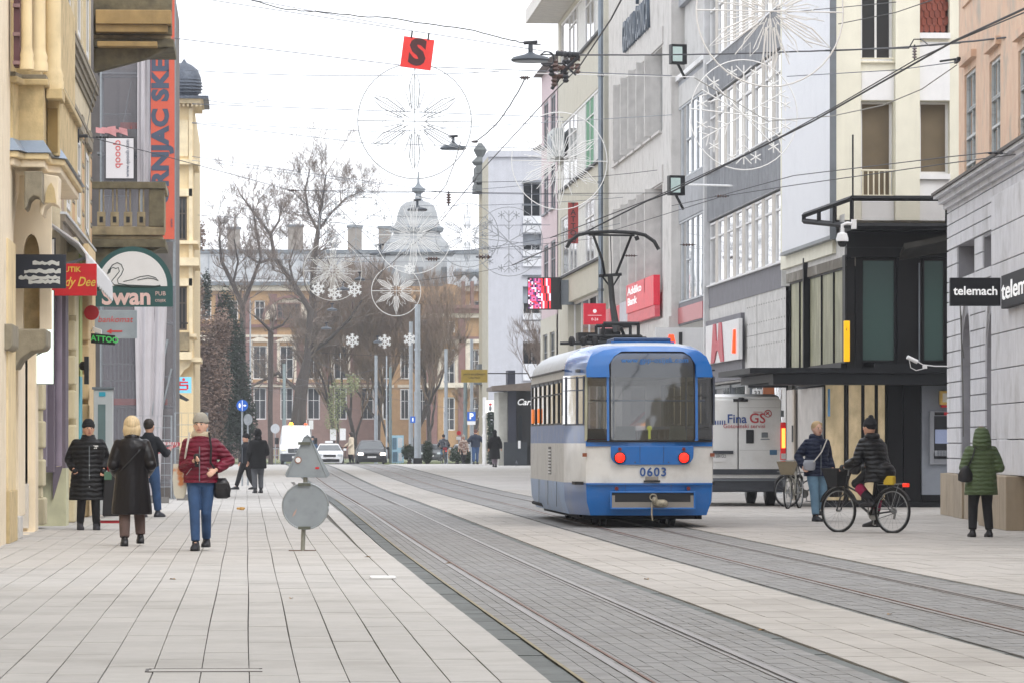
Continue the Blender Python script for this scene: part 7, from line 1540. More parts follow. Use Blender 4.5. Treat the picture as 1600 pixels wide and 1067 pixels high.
# sides: windows with frames, rubber, corner window
for side in (-1, 1):
    xx = 1.25 * side; o = -side * .0
    ps_ = [(1.97, 2.75), (2.85, 3.95), (4.05, 5.15), (5.25, 6.35), (6.45, 7.55), (7.65, 8.75), (8.85, 9.75)]
    q = MB(TMx); q.box(min(xx - side * .05, xx), max(xx - side * .05, xx), 1.5, 10.2, 2.4, 2.46); 
    for a, b in zip([1.5] + [p[1] for p in ps_], [p[0] for p in ps_] + [10.2]): q.box(min(xx - side * .06, xx - side * .002), max(xx - side * .06, xx - side * .002), a, b, 1.69, 2.46)
    q.build('window_pillars', mat('tram_pillar', '#4f5563', .5), tram)
    for a, b in ps_:
        q = MB(TMx); X0, X1 = sorted((xx - side * .02, xx + side * .006)); q.box(X0, X1, a, b, 1.69, 1.72); q.box(X0, X1, a, b, 2.2, 2.225); q.box(X0, X1, a, b, 2.43, 2.46); q.box(X0, X1, a, a + .03, 1.72, 2.43); q.box(X0, X1, b - .03, b, 1.72, 2.43)
        f = q.build('side_window', tdark, tram); q = MB(TMx); X2_ = xx - side * .012; q.quad((X2_, a + .02, 1.71), (X2_, b - .02, 1.71), (X2_, b - .02, 2.44), (X2_, a + .02, 2.44)); q.build('pane', tgs, f)
    tb('rain_gutter', tdark, *sorted((xx - side * .01, xx + side * .03)), 1.5, 10.2, 2.585, 2.61)
    q = MB(TMx); A = (-.985, .17) if side < 0 else (1.1, .19)
    q.ext([(A[0] * 1.012, A[1] + .02, 1.7), (A[0], A[1] + .02, 1.7), (A[0], A[1] + .02, 2.5), (A[0] * 1.012, A[1] + .02, 2.5)], (side * .265 if side < 0 else .14, 1.3, 0)); 
    cw = q.build('corner_side_window', tgs, tram)
    for z in (1.69, 2.25, 2.46): q = MB(TMx); q.tube([(A[0] + side * .012, A[1] + .02, z), (xx + side * .004, 1.5, z)], .014, 4); q.build('frame_bar', MATS['tram_pillar'], cw)
    for t_ in (.04, .35, .85): q = MB(TMx); x_, y_ = A[0] + (xx - A[0]) * t_ + side * .012, A[1] + (1.5 - A[1]) * t_; q.tube([(x_, y_, 1.69), (x_, y_, 2.48)], .022, 4); q.build('frame_bar', MATS['tram_pillar'], cw)
    for y in (3.2, 5.4, 7.8): tb('skirt_seam', tdark, *sorted((xx - side * .002, xx + side * .004)), y, y + .02, .3, .73)
for i in range(8): tb('vent_slat', WHITE, -1.262, -1.251, 4.6, 5.2, .86 + i * .055, .89 + i * .055)
tb('vent_plate', mat('vent_dark', '#5c5a58', .7), -1.254, -1.25, 4.55, 5.25, .84, 1.32)
org = mat('orange_lamp', '#f07a12', .35, emit=.35)
for y in (9.3, 7.6): tb('orange_side_lamp', org, -1.275, -1.25, y, y + .3, 1.74, 2.0, bevel=.005)
# interior: floor, ceiling, seats, rails, boards behind the glass
tb('floor', mat('tram_floor', '#2d2b2b', .8), -1.15, 1.15, .3, 11.5, .7, .75); tb('ceiling', mat('tram_ceiling', '#55585a', .7), -1.1, 1.1, .6, 11.4, 2.55, 2.6)
seat = mat('red_seat', '#7b2e2c', .7); 
for r in range(7):
    for x in (-.95, .55):
        y = 1.4 + r * 1.3; s_ = tb('seat', seat, x, x + .42, y, y + .4, 1.1, 1.16, .02); tb('backrest', seat, x, x + .42, y, y + .06, 1.16, 1.62, .02, parent=s_)
for x in (-.5, .7): q = MB(TMx); q.tube([(x, .5, 1.4), (x, .5, 2.55)], .018, 6); q.build('grab_pole', tblue, tram)
q = MB(TMx); q.tube([(-.9, .42, 2.08), (1.0, .42, 2.08)], .016, 6); q.build('cross_rail', tblue, tram)
pb_ = mat('pale_board', '#a9c4bb', .6); tq('paper_board', pb_, [(C0 - .62, .08, 1.44), (C0 - .26, .08, 1.44), (C0 - .26, .1, 1.66), (C0 - .58, .1, 1.66)], (0, -.01, 0)); tq('paper_board', pb_, [(C0 + .28, .08, 1.44), (C0 + .58, .08, 1.44), (C0 + .55, .1, 1.66), (C0 + .3, .1, 1.66)], (0, -.01, 0))
q = MB(TMx); q.ball((C0 - .03, .12, 1.63), (.045, .04, .04), 10, 7); q.tube([(C0 - .03, .12, 1.45), (C0 - .03, .12, 1.6)], .02, 6); q.build('yellow_green_object', mat('yellow_green', '#d8e04a', .4, emit=.8), tram)  # yellow-green ball on a stem, with a glow of its own
q = MB(TMx); q.ext([(C0 - .34, .3, 1.66), (C0 - .16, .3, 1.86), (C0 - .08, .3, 1.9), (C0 - .1, .3, 1.84), (C0 - .2, .3, 1.74)], (0, .1, 0)); q.build('red_garment', REDS, tram)
tb('front_bulkhead', tdark, -1.0, 1.0, 10.6, 10.65, .75, 1.5); tb('driver_wall', tdark, -1.1, -.5, 10.3, 10.36, .75, 2.5)
# underframe, wheels, scraper
tb('underframe', mat('under_black', '#101010', .9), -.95, .95, 1.2, 11, .12, .5)
for y in (1.9, 3.6, 8.2, 9.9):
    for x in (-.62, .54): q = MB(TMx); q.lathe([(.33, 0), (.33, .1)], (x, y, .33), 20, axis='x'); q.build('wheel', MATS['under_black'], tram)
q = MB(TMx); q.tube([(-1.3, 8.7, .3), (-1.05, 7.6, .22)], .03, 5); q.box(-1.0, -.95, 1.4, 1.6, .15, .3); q.box(.9, .96, .5, .8, .13, .28); q.build('track_scraper', MATS['under_black'], tram)
# roof kit: hatch, pantograph base and pantograph
tb('roof_hatch', mat('hatch_blue', '#23446f', .4), C0 - .55, C0 + .4, .9, 2.4, 3.05, 3.12, .02); tb('hatch_lip', tblue, C0 - .6, C0 + .45, .85, 2.45, 3.03, 3.055)
pm = mat('pantograph_black', '#1e2023', .6); PX, PY = -.22, 4.3
q = MB(TMx)
for x in (PX - .45, PX + .45): q.tube([(x, PY - .7, 3.2), (x, PY + .9, 3.2)], .03, 5)
for y in (PY - .7, PY + .9): q.tube([(PX - .45, y, 3.2), (PX + .45, y, 3.2)], .035, 5); q.tube([(PX - .2, y, 3.42), (PX + .42, y, 3.42)], .035, 5); q.tube([(PX - .2, y, 3.2), (PX - .2, y, 3.42)], .03, 5); q.tube([(PX + .4, y, 3.2), (PX + .4, y, 3.42)], .03, 5)
q.box(PX - .6, PX - .3, PY - .3, PY + .3, 3.08, 3.28); q.box(PX - .2, PX + .1, PY - .2, PY + .2, 3.1, 3.35); q.tube([(PX + .1, PY - .7, 3.36), (PX + .2, PY - .6, 3.14)], .03, 5)
for x in (PX - .75, PX - .55, PX - .35, PX + .5): q.ball((x, PY - .8, 3.12), (.06, .06, .09), 8, 6)
q.tube([(PX - .95, PY - .8, 3.08), (PX + .6, PY - .8, 3.1)], .03, 5)
q.build('pantograph_base', pm, tram)
q = MB(TMx); K = (PX + .0, PY + .3, 4.28); q.tube([(PX + .06, PY - .4, 3.25), (PX + .02, PY + .1, 3.8), K], [.07, .055, .05], 6); q.build('lower_arm', pm, tram)
q = MB(TMx); T0, T1 = (PX - .33, PY, 5.0), (PX + .35, PY, 4.98)
q.tube([(K[0] - .1, K[1], K[2] + .02), (PX - .16, PY, 4.52), T0], .024, 5); q.tube([(K[0] + .1, K[1], K[2] + .02), T1], .024, 5); q.tube([(K[0] - .2, K[1], 4.27), (K[0] + .2, K[1], 4.3)], .03, 5); q.tube([(K[0] - .17, K[1], 4.3), (K[0] + .02, K[1] - .03, 4.05), (K[0] + .17, K[1], 4.3)], .02, 5); q.tube([(PX + .0, PY, 4.3), (PX - .02, PY, 4.98)], .008, 4); q.build('upper_arm', pm, tram)
q = MB(TMx); q.tube([(PX - .78, PY, 4.75), (PX - .72, PY, 4.86), (PX - .58, PY, 4.97), (PX - .4, PY, 5.01), (PX, PY, 5.03), (PX + .4, PY, 5.01), (PX + .58, PY, 4.97), (PX + .74, PY, 4.86), (PX + .82, PY, 4.72)], .032, 6); q.tube([(PX - .4, PY, 4.97), (PX + .4, PY, 4.96)], .018, 5); q.tube([(PX + .42, PY, 4.95), (PX + .45, PY, 4.88)], .04, 5); q.build('collector_bow', pm, tram)
# the street goes on behind the camera: plain unseen house rows added for the panes to mirror
for lab, x0, x1, y1 in (('unseen pale house row added behind the viewer on the left side of the street', -14, -3.6, 44), ('unseen pale house row added behind the viewer on the right side of the street', 14.5, 26, 48)):
    t = thing('unseen_house_row', lab, 'building', (x0, -20, 0)); q = MB(); q.box(x0, x1, -90, y1, 0, 14); q.build('wall', opl, t); xf = x1 if x0 < 0 else x0
    q = MB(); y = -86
    while y < y1 - 3:
        for z in (.3, 4.5, 8.6): q.box(xf - .02, xf + .02, y, y + 1.5, z, z + 2.3)
        y += 3
    stuff(q.build('window_row', GL, t))

# ================= vehicles =================
def loft_car(name, label, cat, X, Y, st, paint, z0=.28, glass_from=None, flip=False):
    """stations (y, waist height, top height, half width low, half width top), front or rear at y=0 facing the camera"""
    gzv = gz(Y) - .05; root = thing(name, label, cat, (X, Y, gzv)); Mx = Matrix.Translation((X, Y, gzv)); R = []
    for y, zb, zt, wb, wt in st:
        R.append([(-wb * .93, y, z0), (-wb, y, z0 + .18), (-wb, y, zb), (-wt, y, zt - .03), (-wt + .08, y, zt), (wt - .08, y, zt), (wt, y, zt - .03), (wb, y, zb), (wb, y, z0 + .18), (wb * .93, y, z0)])
    q = MB(Mx); q.rings(R); q.build('body', paint, root, smooth=True); return root, Mx, R
cg = glassmat('car_glass', (.03, .04, .045), boost=.1)
def cb(nm, root, Mx, m, x0, x1, y0, y1, z0, z1, bevel=0): q = MB(Mx); q.box(x0, x1, y0, y1, z0, z1); return q.build(nm, m, root, bevel=bevel)
def cq(nm, root, Mx, m, pts): q = MB(Mx); q.add(pts, [tuple(range(len(pts)))]); return q.build(nm, m, root)
def wheel(root, Mx, x, y, r, w=.2):
    q = MB(Mx); q.lathe([(r * .7, 0), (r, .03), (r, w - .03), (r * .7, w)], (x - w / 2, y, r + .02), 20, axis='x'); t = q.build('wheel', RUBB, root, smooth=True)
    q = MB(Mx); q.lathe([(r * .66, -.01), (r * .66, w + .01)], (x - w / 2, y, r + .02), 14, axis='x'); q.build('rim', GREYM, t)
silverw = mat('white_van_paint', '#e0e1e0', .35, var=.03, coat=.4, dirt='#a8a39a', dirts=1.5, dirta=.4)
# delivery van seen from behind
X, Y = AT(1154, 71.5)
st = [(0, 1.1, 2.44, .99, .9), (.25, 1.1, 2.5, 1.02, .88), (3.9, 1.1, 2.5, 1.02, .86), (4.4, 1.1, 2.35, 1.02, .84), (5.0, 1.1, 1.5, .98, .8), (5.7, .95, 1.05, .9, .78)]
vr, VM, _ = loft_car('delivery_van', 'dirty white delivery van seen from behind, half hidden by the tram, right tail light on', 'van', X, Y, st, silverw, .4)
gr2 = mat('dark_plastic', '#3c4047', .6)
cb('rear_door', vr, VM, silverw, -.93, -.02, -.03, .0, .74, 2.38, .015); cb('rear_door', vr, VM, silverw, .0, .93, -.03, .0, .74, 2.38, .015)
cb('bumper', vr, VM, gr2, -1.0, 1.0, -.09, .1, .36, .66, .03); cb('bumper_lip', vr, VM, GREYM, -.98, .98, -.12, -.08, .6, .64); cb('lower_trim', vr, VM, gr2, -.93, .93, -.036, -.031, .74, .86)
for k in (-.005, ): cb('door_gap', vr, VM, tdark, -.02, .0, -.02, .0, .74, 2.38)
cb('door_crease', vr, VM, mat('crease_grey', '#9b9c9a', .5), .02, .93, -.034, -.03, 1.27, 1.275); cb('door_crease', vr, VM, MATS['crease_grey'], .02, .93, -.034, -.03, 2.2, 2.205)
cb('door_handle', vr, VM, BLACK, .16, .33, -.055, -.03, 1.42, 1.72, .02); q = MB(VM); q.box(-.12, .2, -.06, .0, 2.33, 2.39); q.ball((.05, -.06, 2.38), (.08, .03, .05), 8, 6); q.build('brake_light_pod', BLACK, vr)
for sx_ in (-1, 1):
    cb('tail_lamp', vr, VM, mat('lamp_red_glass', '#c01818', .2, emit=.25), sx_ * .985 - .07, sx_ * .985 + .05, -.05, .12, 1.0, 1.88, .02)
    if sx_ > 0: cb('lit_lamp', vr, VM, mat('lamp_glow', '#ff6a2a', .3, emit=3.5), .94, 1.02, -.062, -.05, 1.32, 1.75, .01); cb('clear_lens', vr, VM, WHITE, .93, 1.03, -.06, -.05, 1.08, 1.2)
    cb('hinge', vr, VM, GREYM, sx_ * .96 - .03, sx_ * .96 + .03, -.05, .0, 2.0, 2.14); cb('hinge', vr, VM, GREYM, sx_ * .96 - .03, sx_ * .96 + .03, -.05, .0, .86, .96)
cb('number_plate', vr, VM, WHITE, -.62, -.28, -.05, -.03, 1.02, 1.16); cb('plate_lamp_bar', vr, VM, gr2, -.6, -.12, -.06, -.03, 1.19, 1.26)
text('OS·584·GU', .1, BLACK, vr, TM((X - .45, Y - .052, 1.09), (1, 0, 0)), name='plate_text', xs=.7)
for x in (-.8, .8): wheel(vr, VM, x, .95, .36, .22); wheel(vr, VM, x, 4.7, .36, .22)
nb_ = mat('van_blue_letters', '#2f4f8f', .5); nr_ = mat('van_red_letters', '#b5343c', .5)
text('Fina', .27, nb_, vr, TM((X - .26, Y - .04, 2.03 - .13), (1, 0, 0)), align='LEFT', bold=.004); text('GS', .3, nr_, vr, TM((X + .23, Y - .04, 1.91), (1, 0, 0)), align='LEFT', bold=.004); text('Gotovinski servisi', .125, nr_, vr, TM((X + .12, Y - .04, 1.745), (1, 0, 0)), sp=1.02)
for i in range(7): cb('bar_mark', vr, VM, nb_, -.62 + i * .05, -.595 + i * .05, -.04, -.036, 1.83, 1.92)
q = MB(VM); q.tube([(.64 + .075 * math.cos(t), -.04, 2.07 + .075 * math.sin(t)) for t in [PI * i / 8 for i in range(17)]], .009, 4); q.tube([(.59, -.04, 2.12), (.69, -.04, 2.02)], .008, 4); q.tube([(.6, -.04, 2.05), (.66, -.04, 2.1)], .014, 4); q.build('no_entry_mark', nr_, vr)
for z in (2.1, 2.04): cb('small_print', vr, VM, nr_, .32, .52, -.04, -.036, z, z + .012)
cb('maker_badge', vr, VM, GREYM, .5, .64, -.045, -.03, 1.55, 1.66, .02); cb('badge_line', vr, VM, GREYM, .48, .68, -.04, -.03, 1.5, 1.52); cb('rear_sticker', vr, VM, mat('sticker_blue', '#3f6c8f', .5), .68, .84, -.04, -.036, 1.17, 1.28)
# white van with amber beacons
X, Y = AT(463, 25.6); st = [(0, .8, .85, .86, .75), (.12, 1.05, 1.12, .96, .85), (.9, 1.3, 1.4, 1.0, .9), (1.75, 1.35, 2.42, 1.0, .82), (2.1, 1.35, 2.5, 1.0, .82), (6.2, 1.35, 2.5, 1.0, .82)]
v2, VM, _ = loft_car('white_van', 'white van facing us with glowing amber beacon, behind the triangular sign', 'van', X, Y, st, mat('bright_white_paint', '#dcdedf', .3, coat=.5), .3)
cq('windscreen', v2, VM, cg, [(-.86, .98, 1.44), (.86, .98, 1.44), (.76, 1.68, 2.33), (-.76, 1.68, 2.33)]); cb('bumper', v2, VM, gr2, -.98, .98, -.08, .2, .28, .78, .05); cb('grille', v2, VM, BLACK, -.5, .5, -.04, .1, .84, 1.08, .02)
for z in (.9, .97, 1.03): cb('grille_bar', v2, VM, GALV, -.47, .47, -.055, -.04, z, z + .02)
q = MB(VM); q.tube([(.13 * math.cos(t), -.06, .97 + .13 * math.sin(t)) for t in [PI * i / 8 for i in range(17)]], .015, 5)
for a in (90, 210, 330): q.tube([(0, -.06, .97), (.13 * math.cos(math.radians(a)), -.06, .97 + .13 * math.sin(math.radians(a)))], .012, 4)
q.build('round_emblem', GALV, v2)
for x in (-.78, .78): cb('headlight', v2, VM, mat('lamp_clear', '#d8d3bd', .2, emit=.5 if x < 0 else .3), x - .15, x + .15, -.02, .2, .95, 1.2, .04); wheel(v2, VM, x * 1.08, .9, .36); cb('mirror', v2, VM, BLACK, (1.06 if x > 0 else -1.3), (1.3 if x > 0 else -1.06), 1.1, 1.25, 1.35, 1.75, .03)
cb('number_plate', v2, VM, WHITE, -.26, .26, -.1, -.08, .5, .62)
q = MB(VM); q.lathe([(.12, 2.5), (.12, 2.62), (.06, 2.68)], (-.3, 1.9, 0), 12); q.build('beacon', mat('amber_lit', '#ff9a1a', .3, emit=7), v2, smooth=True); q = MB(VM); q.lathe([(.1, 2.5), (.1, 2.6), (.05, 2.65)], (.6, 1.9, 0), 12); q.build('beacon', mat('amber_dim', '#e0562a', .3, emit=.8), v2, smooth=True)
# taxi and dark car
def car(name, label, px, s, paint, taxi=False, h=1.0, lampm=None, cat='car', yaw=0):
    X, Y = AT(px, s); st = [(0, .55, .62, .72, .62), (.12, .72, .8, .84, .74), (.9, .88, .96, .88, .78), (1.75, .95, 1.38 * h, .89, .62), (2.2, .95, 1.46 * h, .89, .6), (3.3, .95, 1.44 * h, .89, .6), (4.0, .95, 1.05, .87, .7), (4.2, .85, .9, .82, .72)]
    r, Mx, _ = loft_car(name, label, cat, X, Y, st, paint, .22)
    cq('windscreen', r, Mx, cg, [(-.76, .95, .99), (.76, .95, .99), (.58, 1.72, 1.37 * h), (-.58, 1.72, 1.37 * h)])
    for sx_ in (-1, 1):
        cq('side_window', r, Mx, cg, [(sx_ * .885, 1.4, .98), (sx_ * .885, 3.6, .98), (sx_ * .63, 3.2, 1.38 * h), (sx_ * .65, 1.9, 1.36 * h)])
        cb('headlight', r, Mx, lampm, sx_ * .66 - .16, sx_ * .66 + .16, -.01, .12, .64, .78, .03); wheel(r, Mx, sx_ * .82, .8, .32); wheel(r, Mx, sx_ * .82, 3.3, .32); cb('mirror', r, Mx, paint, min(sx_ * .9, sx_ * 1.08), max(sx_ * .9, sx_ * 1.08), 1.35, 1.5, .98, 1.12, .02)
    cb('grille', r, Mx, BLACK, -.4, .4, -.04, .05, .6, .74, .02); cb('air_intake', r, Mx, BLACK, -.62, .62, -.05, .1, .28, .46, .03); cb('number_plate', r, Mx, WHITE, -.26, .26, -.07, -.05, .48, .58)
    if taxi: cb('roof_sign', r, Mx, WHITE, -.25, .25, 2.2, 2.4, 1.46, 1.6, .03)
    return r
hl_ = mat('headlamp_warm', '#ffe9d8', .2, emit=4); hl2 = mat('headlamp_off', '#b9c0c4', .2)
car('taxi', 'white taxi with a roof sign standing behind the triangular sign', 515, 24.8, mat('taxi_white', '#d6d8da', .3, coat=.5), True, .98, hl2)
car('parked_car', 'dark grey small suv with bright headlights below the slim mast', 581, 26.2, mat('dark_car_paint', '#1c1f24', .5, coat=.2), False, 1.05, hl_)
car('parked_car', 'pale silver car hidden behind the bushes near the checked coat', 726, 21.5, mat('silver_paint', '#9aa3a8', .3, .4, coat=.5), False, .95, hl2)
car('parked_car', 'dark blue green car behind the cyclist under the pale mast', 672, 21.5, mat('dull_dark_paint', '#33393b', .5, coat=.2), False, .95, hl2)
# ================= people =================
skin = mat('skin', '#c99a82', .6, var=.05); skin2 = mat('skin_pale', '#d0a690', .6, var=.05); eyew = mat('eye_white', '#c9c4bd', .4); eyed = mat('eye_dark', '#241a16', .3); lipm = mat('lips', '#9a5550', .6); 
def puff(name, col, wave=.9, wscale=5.5, rough=.5, **k): return mat(name, col, rough, var=.1, wave=wave, wscale=wscale, scale=6, spec=.3, **k)
shoe_b = mat('black_shoe', '#15151a', .45); jeans = mat('blue_jeans', '#2e4a70', .85, var=.22, scale=7, bump=.2); jeansl = mat('light_jeans', '#66859a', .85, var=.2, scale=7, bump=.2)
V = Vector
def ik(a, b, l1, l2, hint):
    a, b = V(a), V(b); d = b - a; L = min(d.length, (l1 + l2) * .999); dn = d.normalized(); b = a + dn * L
    x = (l1 * l1 - l2 * l2 + L * L) / (2 * L); h = math.sqrt(max(0, l1 * l1 - x * x)); hn = V(hint) - dn * V(hint).dot(dn); hn.normalize(); return a + dn * x + hn * h, b
def ell(c, rx, ry, n=20, ux=V((1, 0, 0)), uy=V((0, 1, 0))): return [V(c) + ux * rx * math.cos(t) + uy * ry * math.sin(t) * (1 if True else 1) for t in [2 * PI * i / n for i in range(n)]]
def person(label, px, s, H, rz, feet=((.1, 0, 0), (-.1, 0, 0)), hands=((.3, .03, .82), (-.3, .03, .82)), pel=(0, 0, .93), neck=(0, 0, 1.44), look=0, coat=None, hem=.8, flare=0, trouser=None, shoes=None,
           hair=None, hairstyle='short', hat=None, hood=None, sk=None, puffy=.02, vox=.009, boots=0, glove=None, Y=None, X=None, thing_=None, width=1.0, knee=(0, 1, 0), elbow=((.4, -1, -.2), (-.4, -1, -.2)), cvox=None, quilt=0, tight=1.0):
    """feet/hands: right (+x) then left (-x); +y is where the person faces, all in a 1.72 m frame"""
    if X is None: X, Y = AT(px, s)
    k = H / 1.72; root = thing_ or thing('person', label, 'person', (X, Y, gz(Y)), local=True, rz=rz); sk = sk or skin
    Mk = Matrix.Scale(k, 4); pel, neck = V(pel), V(neck); cv = cvox or vox * 1.25
    sp = lambda t: pel.lerp(neck, t)          # spine
    b = MB(Mk)
    R = [ell(sp(t) + V((0, dy, 0)), rx * width, ry) for t, rx, ry, dy in ((-.12, .12, .08, 0), (0, .165, .11, 0), (.2, .15, .1, 0), (.45, .14, .095, 0), (.7, .165, .11, .01), (.88, .17, .095, 0), (.97, .1, .06, 0), (1.03, .055, .055, 0))]
    b.rings(R); hc = neck + V((0, .03, .148)); lk = Matrix.Rotation(look, 3, 'Z')
    b.tube([neck + V((0, 0, -.06)), neck + V((0, .01, .08))], .055, 12); b.ball(hc, (.084, .1, .125), 16, 12); b.ball(hc + lk @ V((0, .03, -.06)), (.056, .066, .06), 12, 8)
    b.ball(hc + lk @ V((0, .108, -.01)), (.015, .022, .03), 8, 6)
    for sx_ in (1, -1): b.ball(hc + lk @ V((sx_ * .085, 0, -.005)), (.014, .022, .032), 8, 6)
    SH = []; 
    for i, sx_ in enumerate((1, -1)):
        sh_ = neck + V((sx_ * .158 * width, 0, -.09)); el, hd = ik(sh_, hands[i], .29, .27, elbow[i]); SH.append((sh_, el, hd))
        b.tube([sh_, el, hd], [.05, .04, .027], 10); b.ball(sh_, .055, 10, 7); b.ball(el, .038, 8, 6)
        f = (hd - el).normalized(); sd = f.cross(V((0, 1, 0))); sd = sd.normalized() if sd.length > .1 else V((1, 0, 0)); pn = sd.cross(f) * sx_
        pc = hd + f * .045; b.rings([[hd + sd * a * .024 + pn * c * .015 for a, c in ((1, 0), (.5, 1), (-.5, 1), (-1, 0), (-.5, -1), (.5, -1))], [pc + sd * a * .04 + pn * c * .015 for a, c in ((1, 0), (.5, 1), (-.5, 1), (-1, 0), (-.5, -1), (.5, -1))], [pc + f * .045 + sd * a * .036 + pn * c * .012 for a, c in ((1, 0), (.5, 1), (-.5, 1), (-1, 0), (-.5, -1), (.5, -1))]])
        for q, (o, L) in enumerate(((.03, .062), (.01, .072), (-.011, .067), (-.031, .052))):
            p0 = pc + f * .03 + sd * o; b.tube([p0, p0 + f * L * .55 + pn * .008, p0 + f * L * .85 + pn * .035], [.0095, .009, .0075], 6)
        t0 = hd + f * .02 + sd * .03; b.tube([t0, t0 + f * .035 + sd * .022 + pn * .01, t0 + f * .06 + sd * .018 + pn * .03], [.012, .01, .008], 6)
    LG = []
    for i, sx_ in enumerate((1, -1)):
        hp = pel + V((sx_ * .09, 0, -.03)); an = V(feet[i]) + V((0, 0, .09)); kn, an = ik(hp, an, .418, .405, knee); LG.append((hp, kn, an))
        b.tube([hp, kn, an], [.08, .052, .036], 10); b.ball(kn, .05, 8, 6); b.tube([an, an + V((0, .06, -.055)), an + V((0, .15, -.07))], [.036, .033, .024], 8)
    b.build('body', sk, root, remesh=vox * k)
    face = MB(Mk)
    for sx_ in (1, -1): face.ball(hc + lk @ V((sx_ * .032, .091, .012)), (.014, .01, .008), 8, 6)
    face.build('eyes', eyew, root); face = MB(Mk)
    for sx_ in (1, -1): face.ball(hc + lk @ V((sx_ * .032, .099, .012)), (.0075, .005, .0075), 8, 6)
    face.build('irises', eyed, root)
    m_ = MB(Mk); m_.ball(hc + lk @ V((0, .098, -.06)), (.026, .008, .008), 8, 6); m_.build('mouth', lipm, root); m_ = MB(Mk)
    for sx_ in (1, -1): m_.tube([hc + lk @ V((sx_ * .014, .101, .034)), hc + lk @ V((sx_ * .048, .09, .036))], .005, 4)
    m_.build('eyebrows', hair or eyed, root)
    # trousers
    if trouser:
        t = MB(Mk); t.rings([ell(pel + V((0, 0, z)), rx * width, ry) for z, rx, ry in ((-.12, .1, .09), (-.05, .165, .12), (.1, .165, .115))])
        for hp, kn, an in LG: t.tube([hp, hp.lerp(kn, .5), kn, kn.lerp(an, .5), an + V((0, 0, .03))], [.112 * tight, .1 * tight, .08 * tight, .074 * tight, .066 * tight], 12); t.ball(kn, .078 * tight, 10, 8)
        t.build('trousers', trouser, root, remesh=cv * k)
    for (hp, kn, an) in LG:
        q = MB(Mk); g = an + V((0, 0, -.09)); up = .05 + boots
        q.rings([[g + V((a * w, y, z)) for a, z in ((-1, .0), (1, .0), (1, h * .6), (.55, h), (-.55, h), (-1, h * .6))] for y, w, h in ((-.085, .035, .06), (-.055, .048, .09), (0, .05, .11), (.07, .053, .085), (.15, .052, .062), (.21, .034, .045))])
        q.tube([an + V((0, -.01, -.03)), an.lerp(kn, up * 2)], [.05, .053 if boots else .04], 12); q.build('boot' if boots else 'shoe', shoes or shoe_b, root, smooth='all')
    # coat
    if coat:
        c = MB(Mk); p = puffy; hz_ = hem
        def cr(z, rx, ry, x0=0, y0=0): return ell((x0, y0, z), (rx + p) * width, ry + p, 22)
        zt = neck.z; zb = pel.z; L = []
        def at(z):
            t = (z - zb) / (zt - zb) if z > zb else 0; q = pel.lerp(neck, t); return q.x, q.y
        zs = []
        z = hz_
        while z < zt - .03: zs.append(z); z += .035
        for z in zs:
            t = (z - zb) / (zt - zb)
            if t < 0: rx, ry = .175 + flare * min(1, -t * 1.2), .13 + flare * .7 * min(1, -t * 1.2)
            elif t < .35: rx, ry = .178 - .02 * t / .35, .128 - .01 * t / .35
            elif t < .75: rx, ry = .158 + .03 * (t - .35) / .4, .118 + .01 * (t - .35) / .4
            else: u = (t - .75) / .25; rx, ry = .188 - .1 * u ** 1.4, .128 - .04 * u
            w_ = 1 + quilt * (.5 - .5 * math.cos(2 * PI * z / .075)); x0, y0 = at(z); L.append(ell((x0, y0, z), (rx * w_ + p) * width, ry * w_ + p, 22))
        L.append(ell(neck + V((0, 0, .0)), .085 + p * .5, .085 + p * .5, 22)); L.append(ell(neck + V((0, .01, .045)), .07 + p * .3, .075 + p * .3, 22)); c.rings(L)
        for sh_, el, hd in SH:
            pts = [sh_ + V((0, 0, 0)), sh_.lerp(el, .35), sh_.lerp(el, .7), el, el.lerp(hd, .4), el.lerp(hd, .8), el.lerp(hd, .93)]
            c.tube(pts, [.055 + p * .7, .06 + p * .8, .058 + p * .8, .054 + p * .8, .05 + p * .7, .045 + p * .6, .041 + p * .4], 14); c.ball(el, .054 + p * .8, 10, 8); c.ball(sh_, .062 + p * .6, 12, 8)
        c.build('coat', coat, root, remesh=cv * k)
        z_ = MB(Mk); x0, y0 = at(1.1); z_.box(-.006, .006, y0 + .128 + p, y0 + .14 + p, hz_ + .02, neck.z - .12); z_.build('zip', GREYM, root)
    if glove:
        for sh_, el, hd in SH: g = MB(Mk); f = (hd - el).normalized(); g.ball(hd + f * .06, (.05, .05, .055), 10, 8); g.build('glove', glove, root, smooth='all')
    if hair:
        h = MB(Mk)
        if hairstyle == 'bob':
            h.ball(hc + V((0, -.025, .03)), (.11, .118, .122), 18, 12); 
            h.rings([ell(hc + V((0, -.035, z)), rx, ry, 18) for z, rx, ry in ((.02, .11, .1), (-.05, .122, .1), (-.11, .112, .085), (-.15, .085, .06))])
        elif hairstyle == 'short':
            h.ball(hc + V((0, -.022, .034)), (.093, .106, .11), 16, 10)
        elif hairstyle == 'curly':
            h.ball(hc + V((0, -.028, .04)), (.1, .108, .11), 16, 10)
            rr = random.Random(3)
            for i in range(26): a = rr.uniform(0, 2 * PI); h.ball(hc + V((.08 * math.cos(a), -.02 + .08 * math.sin(a) * (.6 if math.sin(a) > 0 else 1), rr.uniform(.02, .1))), .026, 6, 5)
        h.build('hair', hair, root, smooth='all')
    if hat:
        h = MB(Mk); h.ball(hc + V((0, -.016, .055)), (.1, .112, .115), 18, 12); h.rings([ell(hc + V((0, -.018, z)), .103, .114, 20) for z in (.03, .05, .075)]); h.build('hat', hat, root, smooth='all')
    if hood == 'up':
        h = MB(Mk); h.ball(hc + V((0, -.03, .015)), (.105, .105, .135), 18, 12); h.rings([ell(neck + V((0, -.02, z)), r, r * .95, 18) for z, r in ((-.04, .11), (.02, .1), (.08, .1))]); h.build('hood', coat, root, smooth='all')
